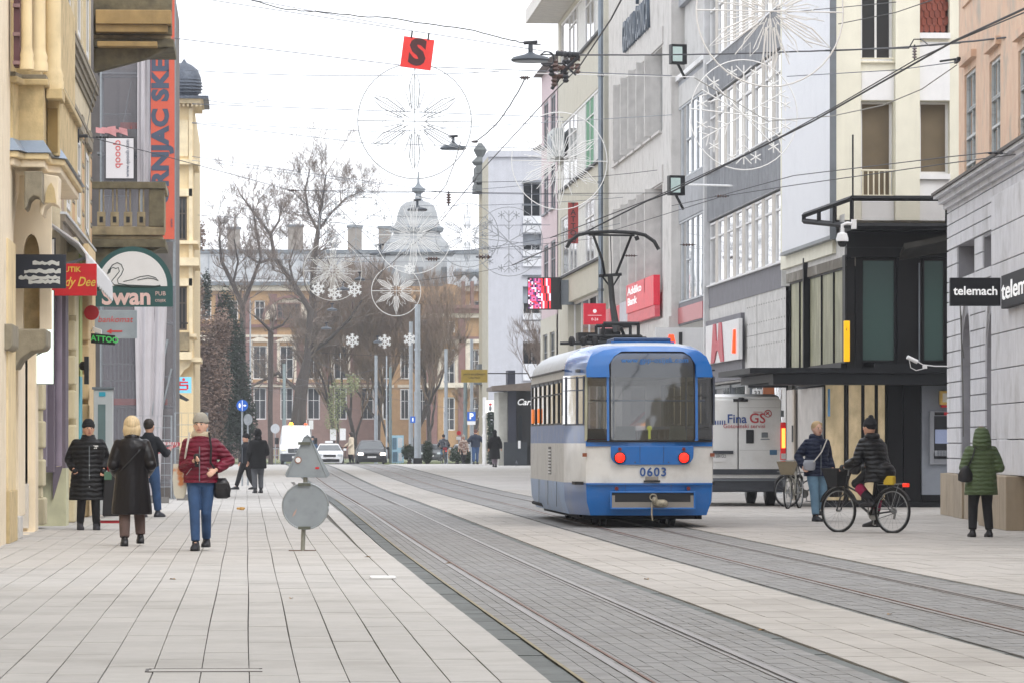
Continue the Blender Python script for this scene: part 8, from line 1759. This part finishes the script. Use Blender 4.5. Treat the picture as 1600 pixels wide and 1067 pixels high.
    if hood == 'down':
        h = MB(Mk); h.rings([ell(neck + V((0, dy, z)), r, r * .85, 18) for z, r, dy in ((-.06, .12, -.02), (-.01, .13, -.03), (.04, .12, -.035), (.07, .095, -.03), (.05, .07, -.02))]); h.build('hood', coat, root, smooth='all')
    return root, Mk, SH, LG, hc
def bagobj(name, label, cat, holder_root, pts_fn):
    """a carried bag: a thing of its own placed in the holder's frame"""
    t = thing(name, label, cat, tuple(holder_root.location), local=True, rz=holder_root.rotation_euler[2]); pts_fn(t); return t
# 1 old woman in black with shopping trolley
blk_c = puff('black_puffer', '#08090c', .45, 4.2, .55); blk_s = puff('black_shiny_coat', '#0e0a0d', .0, 9, .33, bump=1.0, bscale=9)
blackt = mat('black_trousers', '#101014', .85, var=.2)
r, Mk, SH, LG, hc = person('stout old woman in a long black puffer coat and dark cap', 138, 98, 1.74, PI + .12, feet=((.13, .02, 0), (-.12, .04, 0)), hands=((.23, .08, .95), (-.23, .08, .95)), coat=blk_c, hem=.47, flare=.035, trouser=blackt, shoes=mat('grey_shoe', '#34343a', .8), hat=mat('black_knit', '#141418', .9, bump=.5), glove=blk_c, puffy=.045, width=1.18, look=.1, boots=.04, tight=.92, quilt=.05, hood=None)
q = MB(Mk); q.rings([ell((0, .0, z), rr_, rr_ * .9, 20) for z, rr_ in ((1.38, .14), (1.44, .12), (1.5, .1))]); q.build('collar', blk_c, r, smooth='all')
q = MB(Mk); q.box(-.14, -.06, .155, .165, 1.31, 1.33); q.box(-.12, -.1, .155, .166, 1.28, 1.3); q.box(-.09, -.07, .155, .166, 1.28, 1.3); q.build('coat_embroidery', WHITE, r)
for z in (1.02, .86, .68): q = MB(Mk); q.ball((0, .2, z), (.012, .008, .012), 8, 5); q.build('button', GALV, r)
X, Y = AT(173, 98); t = thing('shopping_trolley', 'black two wheeled shopping trolley with red frame beside the old woman', 'trolley', (X, Y, 0))
q = MB(); q.ext([(X - .13, Y - .12, .22), (X + .14, Y - .12, .22), (X + .12, Y - .12, .92), (X - .1, Y - .12, .92)], (0, .24, 0)); q.build('bag', mat('trolley_cloth', '#17171b', .7), t, bevel=.02)
q = MB(); q.tube([(X - .17, Y, .14), (X + .17, Y, .14), (X + .15, Y - .13, .12), (X - .15, Y - .13, .12), (X - .17, Y, .14)], .012, 6); q.build('frame', mat('trolley_red', '#9a1f2a', .5), t)
q = MB(); q.tube([(X - .1, Y + .1, .2), (X - .02, Y + .12, 1.08), (X - .1, Y + .12, 1.1)], .011, 6); q.build('handle', GALV, t)
for x in (-.19, .17): q = MB(); q.lathe([(.085, 0), (.085, .025)], (X + x, Y, .085), 18, axis='x'); q.build('wheel', RUBB, t)
q = MB(); q.ball((X - .0, Y - .08, .98), (.06, .06, .08), 10, 7); q.build('red_mitten', mat('mitten_red', '#8f1f2c', .8), t)
q = MB(); q.box(X - .1, X + .02, Y - .13, Y - .1, .8, .93); q.build('green_parcel', mat('parcel_green', '#476a55', .6), t)
# 2 blonde woman in long shiny coat, back
r, Mk, SH, LG, hc = person('blonde bobbed woman from behind in a long shiny black coat and brown trousers', 206, 116, 1.74, .06, feet=((.12, .14, .03), (-.1, -.12, 0)), hands=((.2, .16, .95), (-.2, .16, .95)), coat=blk_s, hem=.42, flare=.045, trouser=mat('brown_trousers', '#5b4944', .85, var=.15), shoes=shoe_b, hair=mat('blonde_hair', '#c7b18b', .6, var=.25, scale=4, stretch=(14, 14, 1)), hairstyle='bob', puffy=.03, width=1.08, quilt=.0)
q = MB(Mk); q.tube([(.2, -.02, 1.4), (.08, -.16, 1.25), (-.08, -.17, 1.08), (-.2, -.05, .95)], .012, 6); q.build('bag_strap', shoe_b, r)
q = MB(Mk); q.rings([ell((0, -.005, z), rr_, rr_ * .9, 20) for z, rr_ in ((1.38, .12), (1.45, .105), (1.52, .09))]); q.build('collar', blk_s, r, smooth='all')
# 3 man half hidden behind her
navyj = mat('navy_jacket', '#0e121b', .85, var=.15); person('dark haired man in a black jacket and jeans half hidden behind the blonde woman', 232, 84, 1.83, -.5, feet=((.1, .16, .0), (-.1, -.12, 0)), hands=((.2, .35, 1.15), (-.25, .1, .95)), coat=navyj, hem=.86, trouser=jeans, shoes=mat('dark_trainer', '#2c2f38', .5), hair=mat('dark_hair', '#2a211c', .7), puffy=.02, vox=.012)
# 4 woman in red
redc = puff('wine_puffer', '#6a132b', .6, 5.2, .45); 
r, Mk, SH, LG, hc = person('woman in a wine red quilted jacket, white knit hat and jeans, looking at us', 314, 121, 1.75, PI - .1, feet=((.05, .16, 0), (-.05, -.18, .04)), hands=((.06, .2, 1.14), (-.2, .13, 1.02)), coat=redc, hem=.86, trouser=jeans, shoes=mat('dark_boot', '#17181f', .6), hat=mat('white_knit', '#cfc8ba', .9, wave=.8, wscale=30, wdir='Z'), puffy=.032, look=-.12, quilt=.05, sk=skin2, flare=.01, vox=.0085, width=1.05, elbow=((.6, -.8, -.3), (-.8, -.6, -.2)), tight=.86)
q = MB(Mk); q.rings([ell((0, .015, z), rr_, rr_ * .9, 20) for z, rr_ in ((1.36, .14), (1.42, .12), (1.47, .1))]); q.build('collar', redc, r, smooth='all'); q = MB(Mk); q.rings([ell((0, .0, z), rr_, rr_ * .9, 20) for z, rr_ in ((1.42, .12), (1.47, .125), (1.51, .11), (1.49, .08))]); q.build('fleece_lining', mat('fleece', '#b9ab93', .95, bump=.8, bscale=60), r, smooth='all')
q = MB(Mk); q.tube([(-.12, .16, 1.5), (-.15, .18, 1.3), (-.14, .17, 1.12), (-.22, .1, .98)], .014, 6); q.build('dark_strap', shoe_b, r); q = MB(Mk); q.tube([(.13, .12, 1.5), (.165, .15, 1.3), (.2, .06, 1.15)], .013, 6); q.build('white_strap', mat('strap_white', '#c9c4bb', .8), r)
for sx_ in (1, -1): q = MB(Mk); q.tube([(sx_ * .1, .165, 1.05), (sx_ * .17, .15, .96)], .004, 4); q.build('pocket_zip', GALV, r)
def f(t):
    q = MB(Mk); q.ball((.03, .235, 1.19), (.04, .03, .045), 10, 8); q.ext([(0, .23, 1.06), (.05, .23, 1.06), (.06, .23, 1.2), (.0, .23, 1.2)], (0, .015, 0)); q.build('body', BLACK, t)
bagobj('phone', 'black phone or compact camera in the hand of the woman in red', 'phone', r, f)
def f(t):
    q = MB(Mk); q.rings([ell((-.27, .02, z), a, b, 16) for z, a, b in ((.66, .06, .04), (.68, .1, .07), (.78, .115, .075), (.86, .09, .06), (.92, .05, .03))]); q.build('pouch', mat('black_leather', '#17161a', .4), t, smooth='all'); q = MB(Mk); q.box(-.35, -.2, .08, .1, .78, .86); q.build('flap', MATS['black_leather'], t, bevel=.01); q = MB(Mk); q.tube([(-.36, .05, .8), (-.37, .05, .68)], .012, 5); q.build('tassel', MATS['black_leather'], t)
bagobj('handbag', 'black leather handbag with tassel at the hip of the woman in red', 'bag', r, f)
def f(t):
    q = MB(Mk); q.rings([[V((.27 + a * w, b * .035 - .02, z)) for a, b in ((-1, -1), (1, -1), (1, 1), (-1, 1))] for z, w in ((.66, .045), (.72, .075), (.9, .09), (1.1, .08))]); q.build('pouch', mat('tote_cloth', '#c3beb0', .85, col2='#b9764a', scale=2.5, thr=(.58, .62)), t)
bagobj('tote_bag', 'white and orange cloth tote on the right side of the woman in red', 'bag', r, f)
# 5 pair further on
gt = mat('grey_trousers', '#54565b', .85, var=.15)
r, Mk, *_ = person('man in dark jacket and beanie striding left beside the hooded figure', 385, 55, 1.62, PI - .9, feet=((.08, .34, .0), (-.07, -.25, .05)), hands=((.24, .05, .85), (-.24, .12, .85)), coat=navyj, hem=.84, trouser=blackt, hat=MATS['black_knit'], puffy=.025, vox=.015)
q = MB(Mk); q.rings([ell((0, -.2, z), a, b, 14) for z, a, b in ((.95, .1, .05), (1.0, .14, .08), (1.3, .14, .08), (1.38, .09, .05))]); bp = thing('backpack', 'grey backpack on the back of the man striding left', 'bag', tuple(r.location), local=True, rz=r.rotation_euler[2]); q.build('pouch', mat('grey_pack', '#5a5e63', .8), bp, smooth='all')
person('figure in a black hooded coat and grey trousers seen from behind on the left pavement', 403, 57, 1.76, .15, feet=((.09, .06, 0), (-.09, -.08, 0)), hands=((.14, .2, 1.2), (-.25, .08, .85)), coat=mat('black_wool', '#101114', .9), hem=.66, flare=.02, trouser=gt, hood='up', puffy=.03, width=1.1, vox=.015)
# far people
person('man in a blue jacket and cap standing right of the white van', 489, 24.3, 1.85, PI - .4, coat=mat('denim_blue', '#35506e', .8), hem=.8, trouser=blackt, hat=navyj, vox=.02)
crc = mat('cream_coat', '#c9bba6', .85); person('woman with dark hair in a long cream coat between the cars', 549, 29.8, 1.66, PI / 2 + .1, feet=((.08, .05, 0), (-.08, -.1, 0)), hands=((.2, .35, .95), (-.2, .2, .9)), coat=crc, hem=.5, flare=.03, trouser=blackt, hair=MATS['dark_hair'], hairstyle='bob', puffy=.025, vox=.02)
chk = mat('checked_coat', '#8a6a5c', .9, col2='#b9a698', scale=9, thr=(.48, .52)); person('woman in a checked brown coat and white cap between the bushes', 724, 27.6, 1.62, PI + .2, feet=((.07, .12, 0), (-.07, -.12, 0)), coat=chk, hem=.55, flare=.03, trouser=blackt, hat=MATS['white_knit'], puffy=.02, vox=.02)
person('man in a dark blue puffer and jeans walking away under the parking sign', 743, 30.3, 1.8, .05, feet=((.1, .12, 0), (-.1, -.1, 0)), hands=((.33, .15, 1.1), (-.33, .12, 1.1)), coat=puff('navy_puffer', '#222d40', .9, 5), hem=.84, trouser=jeansl if 0 else jeans, hair=mat('red_brown_hair', '#5a3228', .7), puffy=.045, width=1.12, vox=.02)
person('woman in a long black hooded coat walking away near the pub pavilion', 773, 34, 1.72, .0, feet=((.06, .1, 0), (-.06, -.12, .02)), hands=((.3, .02, .85), (-.28, .02, .85)), coat=MATS['black_wool'], hem=.38, flare=.04, trouser=mat('mauve_tights', '#7c6f78', .8), hood='up', puffy=.03, width=1.05, vox=.016)
# 12 woman in navy coat by the van
navc = puff('navy_coat', '#121c36', .5, 4.5, .6)
r, Mk, SH, LG, hc = person('blonde woman in a navy coat and pale jeans walking left of the cyclist', 1276, 88.5, 1.76, PI + .35, feet=((.1, .16, 0), (-.13, -.24, .1)), hands=((.28, .06, .93), (-.26, .1, .9)), coat=navc, hem=.78, flare=.02, trouser=jeansl, shoes=shoe_b, boots=.13, hair=mat('straw_hair', '#b79c74', .7, var=.2), hairstyle='curly', puffy=.03, hood='down', look=.0, width=1.1, sk=skin2, quilt=.02)
q = MB(Mk); q.tube([(-.13, .14, 1.42), (0, .19, 1.2), (.15, .17, 1.02)], .011, 6); q.build('bag_strap', MATS['strap_white'], r)
def f(t): q = MB(Mk); q.rings([ell((.2, .12, z), a, .045, 14) for z, a in ((.88, .07), (.9, .115), (1.0, .125), (1.06, .1))]); q.build('pouch', mat('silver_bag', '#9b9ea6', .5), t, smooth='all')
bagobj('crossbody_bag', 'silver grey crossbody bag of the woman in the navy coat', 'bag', r, f)
def f(t): q = MB(Mk); q.rings([[V((-.3 + a * w, .08 + b * .06, z)) for a, b in ((-1, -.6), (0, -1), (1, -.6), (1, .6), (0, 1), (-1, .6))] for z, w in ((.42, .08), (.46, .13), (.62, .15), (.78, .06), (.86, .02))]); q.build('sack', mat('black_plastic_bag', '#131418', .35), t, smooth='all')
bagobj('shopping_bag', 'black shopping bag carried low by the woman in the navy coat', 'bag', r, f)
# 14 woman in green from behind
grc = puff('olive_puffer', '#4b5b3a', .5, 5.0, .55)
r, Mk, SH, LG, hc = person('woman in an olive green quilted coat with hood, seen from behind at the far right', 1533, 106, 1.62, .05, feet=((.13, .0, 0), (-.13, .03, 0)), hands=((.2, .2, 1.05), (-.2, .2, 1.05)), coat=grc, hem=.66, flare=.03, trouser=blackt, shoes=shoe_b, hair=mat('ginger_hair', '#8a5a3a', .7), hairstyle='short', puffy=.035, width=1.16, quilt=.03, elbow=((.5, -1, -.4), (-.5, -1, -.4)))
q = MB(Mk); q.rings([ell((0, dy, z), a, a * .85, 20) for z, a, dy in ((1.36, .12, -.05), (1.4, .15, -.06), (1.5, .15, -.06), (1.6, .13, -.045), (1.68, .105, -.03), (1.72, .05, -.02))]); q.build('hood', grc, r, smooth='all')
q = MB(Mk); q.tube([(-.12, -.13, 1.42), (-.17, -.165, 1.25), (-.24, -.1, 1.08)], .012, 6); q.build('bag_strap', shoe_b, r)
def f(t): q = MB(Mk); q.rings([ell((-.27, -.1, z), a, .055, 14) for z, a in ((.86, .06), (.89, .12), (.98, .12), (1.08, .07), (1.12, .02))]); q.build('pouch', MATS['black_leather'], t, smooth='all')
bagobj('shoulder_bag', 'black shoulder bag hanging at the left of the woman in green', 'bag', r, f)

# ================= bicycles =================
def bicycle(label, X, Y, rz, fm, basket=None, far=False, tail=True):
    t = thing('bicycle', label, 'bicycle', (X, Y, gz(Y)), local=True, rz=rz); r_ = .335; F, B = .55, -.53
    sil = mat('bike_alloy', '#8d8f90', .4, .5)
    for y in (F, B):
        q = MB(); q.tube([(0, y + r_ * math.cos(a), r_ + .005 + r_ * math.sin(a)) for a in [2 * PI * i / 32 for i in range(33)]], .02, 8); w = q.build('wheel', RUBB, t, smooth='all')
        q = MB(); q.tube([(0, y + (r_ - .03) * math.cos(a), r_ + (r_ - .03) * math.sin(a)) for a in [2 * PI * i / 32 for i in range(33)]], .009, 6); q.build('rim', sil, w)
        q = MB(); 
        for i in range(18): a = 2 * PI * i / 18; q.tube([(.02 * (-1) ** i, y, r_), (0, y + (r_ - .03) * math.cos(a + .15), r_ + (r_ - .03) * math.sin(a + .15))], .0016, 3)
        q.tube([(-.04, y, r_), (.04, y, r_)], .02, 8); stuff(q.build('spokes', sil, w))
        q = MB(); R = []
        for a in [math.radians(d) for d in range(20, 175 if y > 0 else 165, 12)]:
            aa = a if y > 0 else a - math.radians(12); R.append([(sx_, y + (r_ + .035) * math.cos(aa) * 1, r_ + (r_ + .035) * math.sin(aa)) for sx_ in (-.03, .03)] + [(sx_, y + (r_ + .045) * math.cos(aa), r_ + (r_ + .045) * math.sin(aa)) for sx_ in (.03, -.03)])
        q.rings(R); q.build('mudguard', mat('guard_black', '#1b1c1f', .35), t)
    bb = (0, -.1, .28); hd, ht = (0, .42, .62), (0, .36, .88); st_ = (0, -.22, .78)
    q = MB(); q.tube([hd, bb], .02, 8); q.tube([bb, st_], .018, 8); q.tube([(0, .39, .72), (0, -.17, .5)], .016, 8); q.tube([hd, ht], .022, 8)
    for sx_ in (-.05, .05): q.tube([bb, (sx_, B, r_)], .01, 6); q.tube([(0, -.2, .7), (sx_, B, r_)], .009, 6)
    q.build('frame', fm, t)
    q = MB(); q.tube([hd, (0, .44, .58)], .02, 6)
    for sx_ in (-.05, .05): q.tube([(0, .42, .6), (sx_, .47, .55), (sx_, F, r_)], .012, 6)
    q.build('fork', fm, t)
    q = MB(); q.tube([ht, (0, .34, 1.0)], .013, 6); q.tube([(-.28, .12, .98), (-.27, .26, 1.0), (-.12, .38, 1.02), (0, .36, 1.0), (.12, .38, 1.02), (.27, .26, 1.0), (.28, .12, .98)], .012, 6); q.build('handlebar', sil, t)
    q = MB(); q.tube([st_, (0, -.25, .9)], .013, 6); q.rings([ell((0, y, .92), w_, .02, 10, V((1, 0, 0)), V((0, 0, 1))) for y, w_ in ((-.37, .04), (-.33, .09), (-.25, .1), (-.15, .04), (-.08, .02))]); q.build('saddle', BLACK, t)
    q = MB(); q.lathe([(.09, 0), (.09, .006)], (.045, bb[1], bb[2]), 16, axis='x'); q.tube([(.07, bb[1], bb[2]), (.08, bb[1] + .02, .12)], .011, 5); q.tube([(-.07, bb[1], bb[2]), (-.08, bb[1] - .02, .44)], .011, 5); q.box(.08, .17, bb[1] - .03, bb[1] + .07, .105, .125); q.box(-.17, -.08, bb[1] - .07, bb[1] + .03, .43, .45); q.build('crankset', sil, t)
    q = MB(); q.tube([(.05, B, r_ - .03), (.05, bb[1], bb[2] - .09)], .006, 4); q.tube([(.05, B, r_ + .03), (.05, bb[1], bb[2] + .09)], .006, 4); q.lathe([(.05, 0), (.05, .02)], (.03, B, r_), 12, axis='x'); q.tube([(.06, B, r_ - .04), (.06, B + .02, r_ - .12)], .02, 5); q.build('chain_and_gears', sil, t)
    q = MB(); 
    for sx_ in (-.06, .06): q.tube([(sx_, -.28, .74), (sx_, -.75, .76)], .008, 5); q.tube([(sx_, -.7, .76), (sx_, B, r_)], .006, 4)
    q.tube([(-.06, -.75, .76), (.06, -.75, .76)], .008, 5); q.build('rack', sil if not far else fm, t)
    if tail: q = MB(); q.box(-.05, .05, -.83, -.76, .71, .77); q.build('tail_light', mat('bike_red_light', '#d8301c', .3, emit=.6), t, bevel=.01)
    if basket:
        b_ = q = MB(); q.rings([[(a * w, .58 + b * d, z) for a, b in ((-1, -1), (1, -1), (1, 1), (-1, 1))] for z, w, d in ((.72, .12, .1), (.98, .19, .16), (.98, .175, .145), (.74, .105, .085))], cap=False); q.rings([[(a * .12, .58 + b * .1, z) for a, b in ((-1, -1), (1, -1), (1, 1), (-1, 1))] for z in (.715, .725)]); q.build('basket', basket, t)
        q = MB(); q.tube([(-.19, .42, .985), (.19, .42, .985), (.19, .74, .985), (-.19, .74, .985), (-.19, .42, .985)], .01, 5); q.build('basket_rim', basket, t)
    return t
X, Y = AT(1353, 101); bz = .74
bicycle('black city bicycle with front basket being ridden away by the woman in the pompom hat', X, Y, bz, mat('bike_black', '#1b1d20', .35), mat('black_basket', '#1e1f22', .8, bump=.6, bscale=60))
rd = puff('rider_puffer', '#08080b', .45, 4.5, .38)
r, Mk, SH, LG, hc = person('woman in a shiny black puffer and pompom hat riding the bicycle', 0, 0, 1.72, bz, X=X, Y=Y, feet=((.13, -.05, .06), (-.13, -.2, .4)), hands=((.26, .2, 1.02), (-.26, .2, 1.02)), pel=(0, -.26, 1.0), neck=(0, -.1, 1.47), coat=rd, hem=.78, flare=.04, trouser=blackt, shoes=shoe_b, boots=.08, hat=MATS['black_knit'], puffy=.045, width=1.12, hood='down', glove=BLACK, quilt=.03, elbow=((.5, -.6, -1), (-.5, -.6, -1)), knee=(0, 1, .3))
q = MB(Mk); q.ball(hc + V((0, -.03, .16)), .045, 10, 8); q.build('pompom', MATS['black_knit'], r, smooth='all')
q = MB(Mk); q.ball((0, -.33, .93), (.22, .2, .17), 16, 10); q.build('coat_skirt', rd, r, smooth='all')
mag = mat('magenta_cloth', '#8a1440', .85, var=.12); q = MB(Mk); kn, an = LG[0][1], LG[0][2]; q.tube([kn.lerp(an, .15), kn.lerp(an, .55)], [.085, .078], 14); q.build('gaiter', mag, r, smooth='all'); kn, an = LG[1][1], LG[1][2]; q = MB(Mk); q.tube([kn.lerp(an, .2), kn.lerp(an, .6)], [.08, .075], 14); q.build('gaiter', mag, r, smooth='all')
t = thing('shoulder_bag', 'dark handbag on the front side of the cyclist above the bicycle frame', 'bag', (X, Y, 0), local=True, rz=bz); q = MB(); q.ball((-.2, .05, 1.0), (.06, .12, .11), 12, 8); q.build('pouch', MATS['black_leather'], t, smooth='all')
t = thing('yellow_bag', 'small yellow bag on the bicycle rack under the rider', 'bag', (X, Y, 0), local=True, rz=bz); q = MB(); q.box(-.1, -.02, -.62, -.42, .74, .88); q.build('pouch', mat('yellow_cloth', '#c9ab2c', .7), t, bevel=.02)
# parked bicycles behind the van
X, Y = AT(1240, 74); bicycle('parked silver bicycle with wicker basket between the van and the woman in navy', X, Y, PI - .35, mat('bike_silver', '#8b8a80', .5, .3), mat('wicker', '#7d725c', .9, bump=.8, bscale=50), tail=False)
X, Y = AT(1262, 72); bicycle('second parked bicycle leaning behind the legs of the woman in navy', X, Y, -1.1, mat('bike_grey', '#77797a', .5, .3), None, tail=False)
# far cyclist
X, Y = AT(693, 27.3); bicycle('small dark bicycle of the rider under the pale mast', X, Y, .15, MATS['bike_black'], None)
r, Mk, SH, LG, hc = person('cyclist in a dark jacket and pale jeans riding away under the pale mast', 0, 0, 1.72, .15, X=X, Y=Y, feet=((.13, -.05, .08), (-.13, -.2, .4)), hands=((.26, .2, 1.0), (-.26, .2, 1.0)), pel=(0, -.28, .98), neck=(0, -.02, 1.42), coat=MATS['dark_room'] if 'dark_room' in MATS else navyj, hem=.85, trouser=jeansl, hair=MATS['dark_hair'], puffy=.04, width=1.15, vox=.02)
q = MB(Mk); q.box(-.12, .12, -.5, -.42, .8, .95); q.build('red_bag', mat('red_pannier', '#8d2a33', .7), r)
# ================= street sign from behind, pigeon =================
X, Y = AT(473, 121.5); sg = thing('traffic_sign', 'back of a triangular sign above a round one on a grey post', 'traffic sign', (X, Y, 0))
sgm = mat('sign_back_grey', '#8f969b', .5, .3, var=.1, dirt='#6e7478', dirts=5, dirta=.4); k = 1 / 121.5; pz = lambda py: ZP(py, X, Y)
q = MB(); q.tube([(X, Y, 0), (X + .055, Y, pz(684))], .028, 12); q.build('post', mat('post_grey', '#8a8a80', .6, .2, var=.2, streak=.2, scale=9), sg, smooth=True)
xc = X + .06; q = MB(); P = [(xc - .29, pz(741)), (xc - .27, pz(744)), (xc + .25, pz(745)), (xc + .29, pz(741)), (xc + .28, pz(738)), (xc + .035, pz(682)), (xc, pz(678)), (xc - .035, pz(682)), (xc - .28, pz(738))]
q.ext([(x, Y - .045, z) for x, z in P], (0, .012, 0)); q.build('triangle_plate', sgm, sg, bevel=.003)
q = MB(); PP = [P[i] for i in (1, 2, 5, 7)]; q.tube([(x, Y - .05, z) for x, z in PP + PP[:1]], .009, 5); q.build('triangle_rim', sgm, sg)
q = MB(); cz = pz(790); cx = X + .035; q.lathe([(.295, 0), (.295, .012)], (cx, Y - .05, cz), 40, axis='y'); q.build('round_plate', sgm, sg); q = MB(); q.tube([(cx + .295 * math.cos(a), Y - .05, cz + .295 * math.sin(a)) for a in [2 * PI * i / 40 for i in range(41)]], .01, 6); q.build('round_rim', GALV, sg, smooth='all')
for z in (pz(692), pz(756), pz(824)): q = MB(); q.box(X - .06, X + .1, Y - .08, Y - .03, z - .018, z + .018); q.build('clamp', mat('clamp_dark', '#5c5f55', .6, .3), sg)
q = MB(); q.lathe([(.045, 0), (.045, .004)], (xc - .12, Y - .052, pz(718)), 16, axis='y'); q.build('ringed_sticker', mat('brown_ring', '#8a5a45', .6), sg); q = MB(); q.lathe([(.033, 0), (.033, .005)], (xc - .12, Y - .054, pz(718)), 16, axis='y'); q.build('sticker_centre', WHITE, sg)
q = MB(); q.box(xc + .1, xc + .15, Y - .049, Y - .046, pz(732), pz(729)); q.build('red_scrawl', REDS, sg); q = MB(); q.ext([(cx - .17, Y - .056, cz - .14), (cx - .13, Y - .056, cz - .1), (cx - .11, Y - .056, cz - .03), (cx - .15, Y - .056, cz - .08)], (0, .003, 0)); q.build('torn_sticker', mat('torn_paper', '#b79a90', .8), sg)
q = MB(); q.box(X - .18, X + .17, Y - .02, Y + .02, .0, .012); q.build('foot_plate', mat('rusty_foot', '#6b5646', .8), sg)
X, Y = AT(807, 33); z0 = gz(Y); pg_ = thing('pigeon', 'dark pigeon standing on the pavement left of the tram', 'bird', (X, Y, z0)); pgm = mat('pigeon_grey', '#3c3f47', .7)
q = MB(); q.rings([ell((X, Y + y, z0 + z), a, b, 12, V((1, 0, 0)), V((0, 0, 1))) for y, z, a, b in ((-.16, .13, .02, .01), (-.08, .14, .045, .035), (.0, .15, .055, .06), (.07, .18, .045, .055), (.1, .23, .025, .03), (.12, .27, .025, .025), (.15, .27, .008, .008))]); q.tube([(X - .02, Y, z0 + .1), (X - .02, Y + .01, z0)], .006, 4); q.tube([(X + .02, Y, z0 + .1), (X + .02, Y + .01, z0)], .006, 4); q.build('body', pgm, pg_, smooth='all')
# ================= faint winter haze =================
hm = bpy.data.materials.new('haze_air'); hm.use_nodes = True; N = hm.node_tree.nodes; N.remove(N['Principled BSDF'])
vp = N.new('ShaderNodeVolumePrincipled'); vp.inputs['Color'].default_value = (.93, .95, 1, 1); vp.inputs['Density'].default_value = .0004; vp.inputs['Anisotropy'].default_value = .2
hm.node_tree.links.new(vp.outputs[0], N['Material Output'].inputs['Volume'])
q = MB(); q.box(-160, 180, -105, 450, -1.3, 26); hz_ = q.build('haze', hm); hz_['kind'] = 'stuff'
clean()
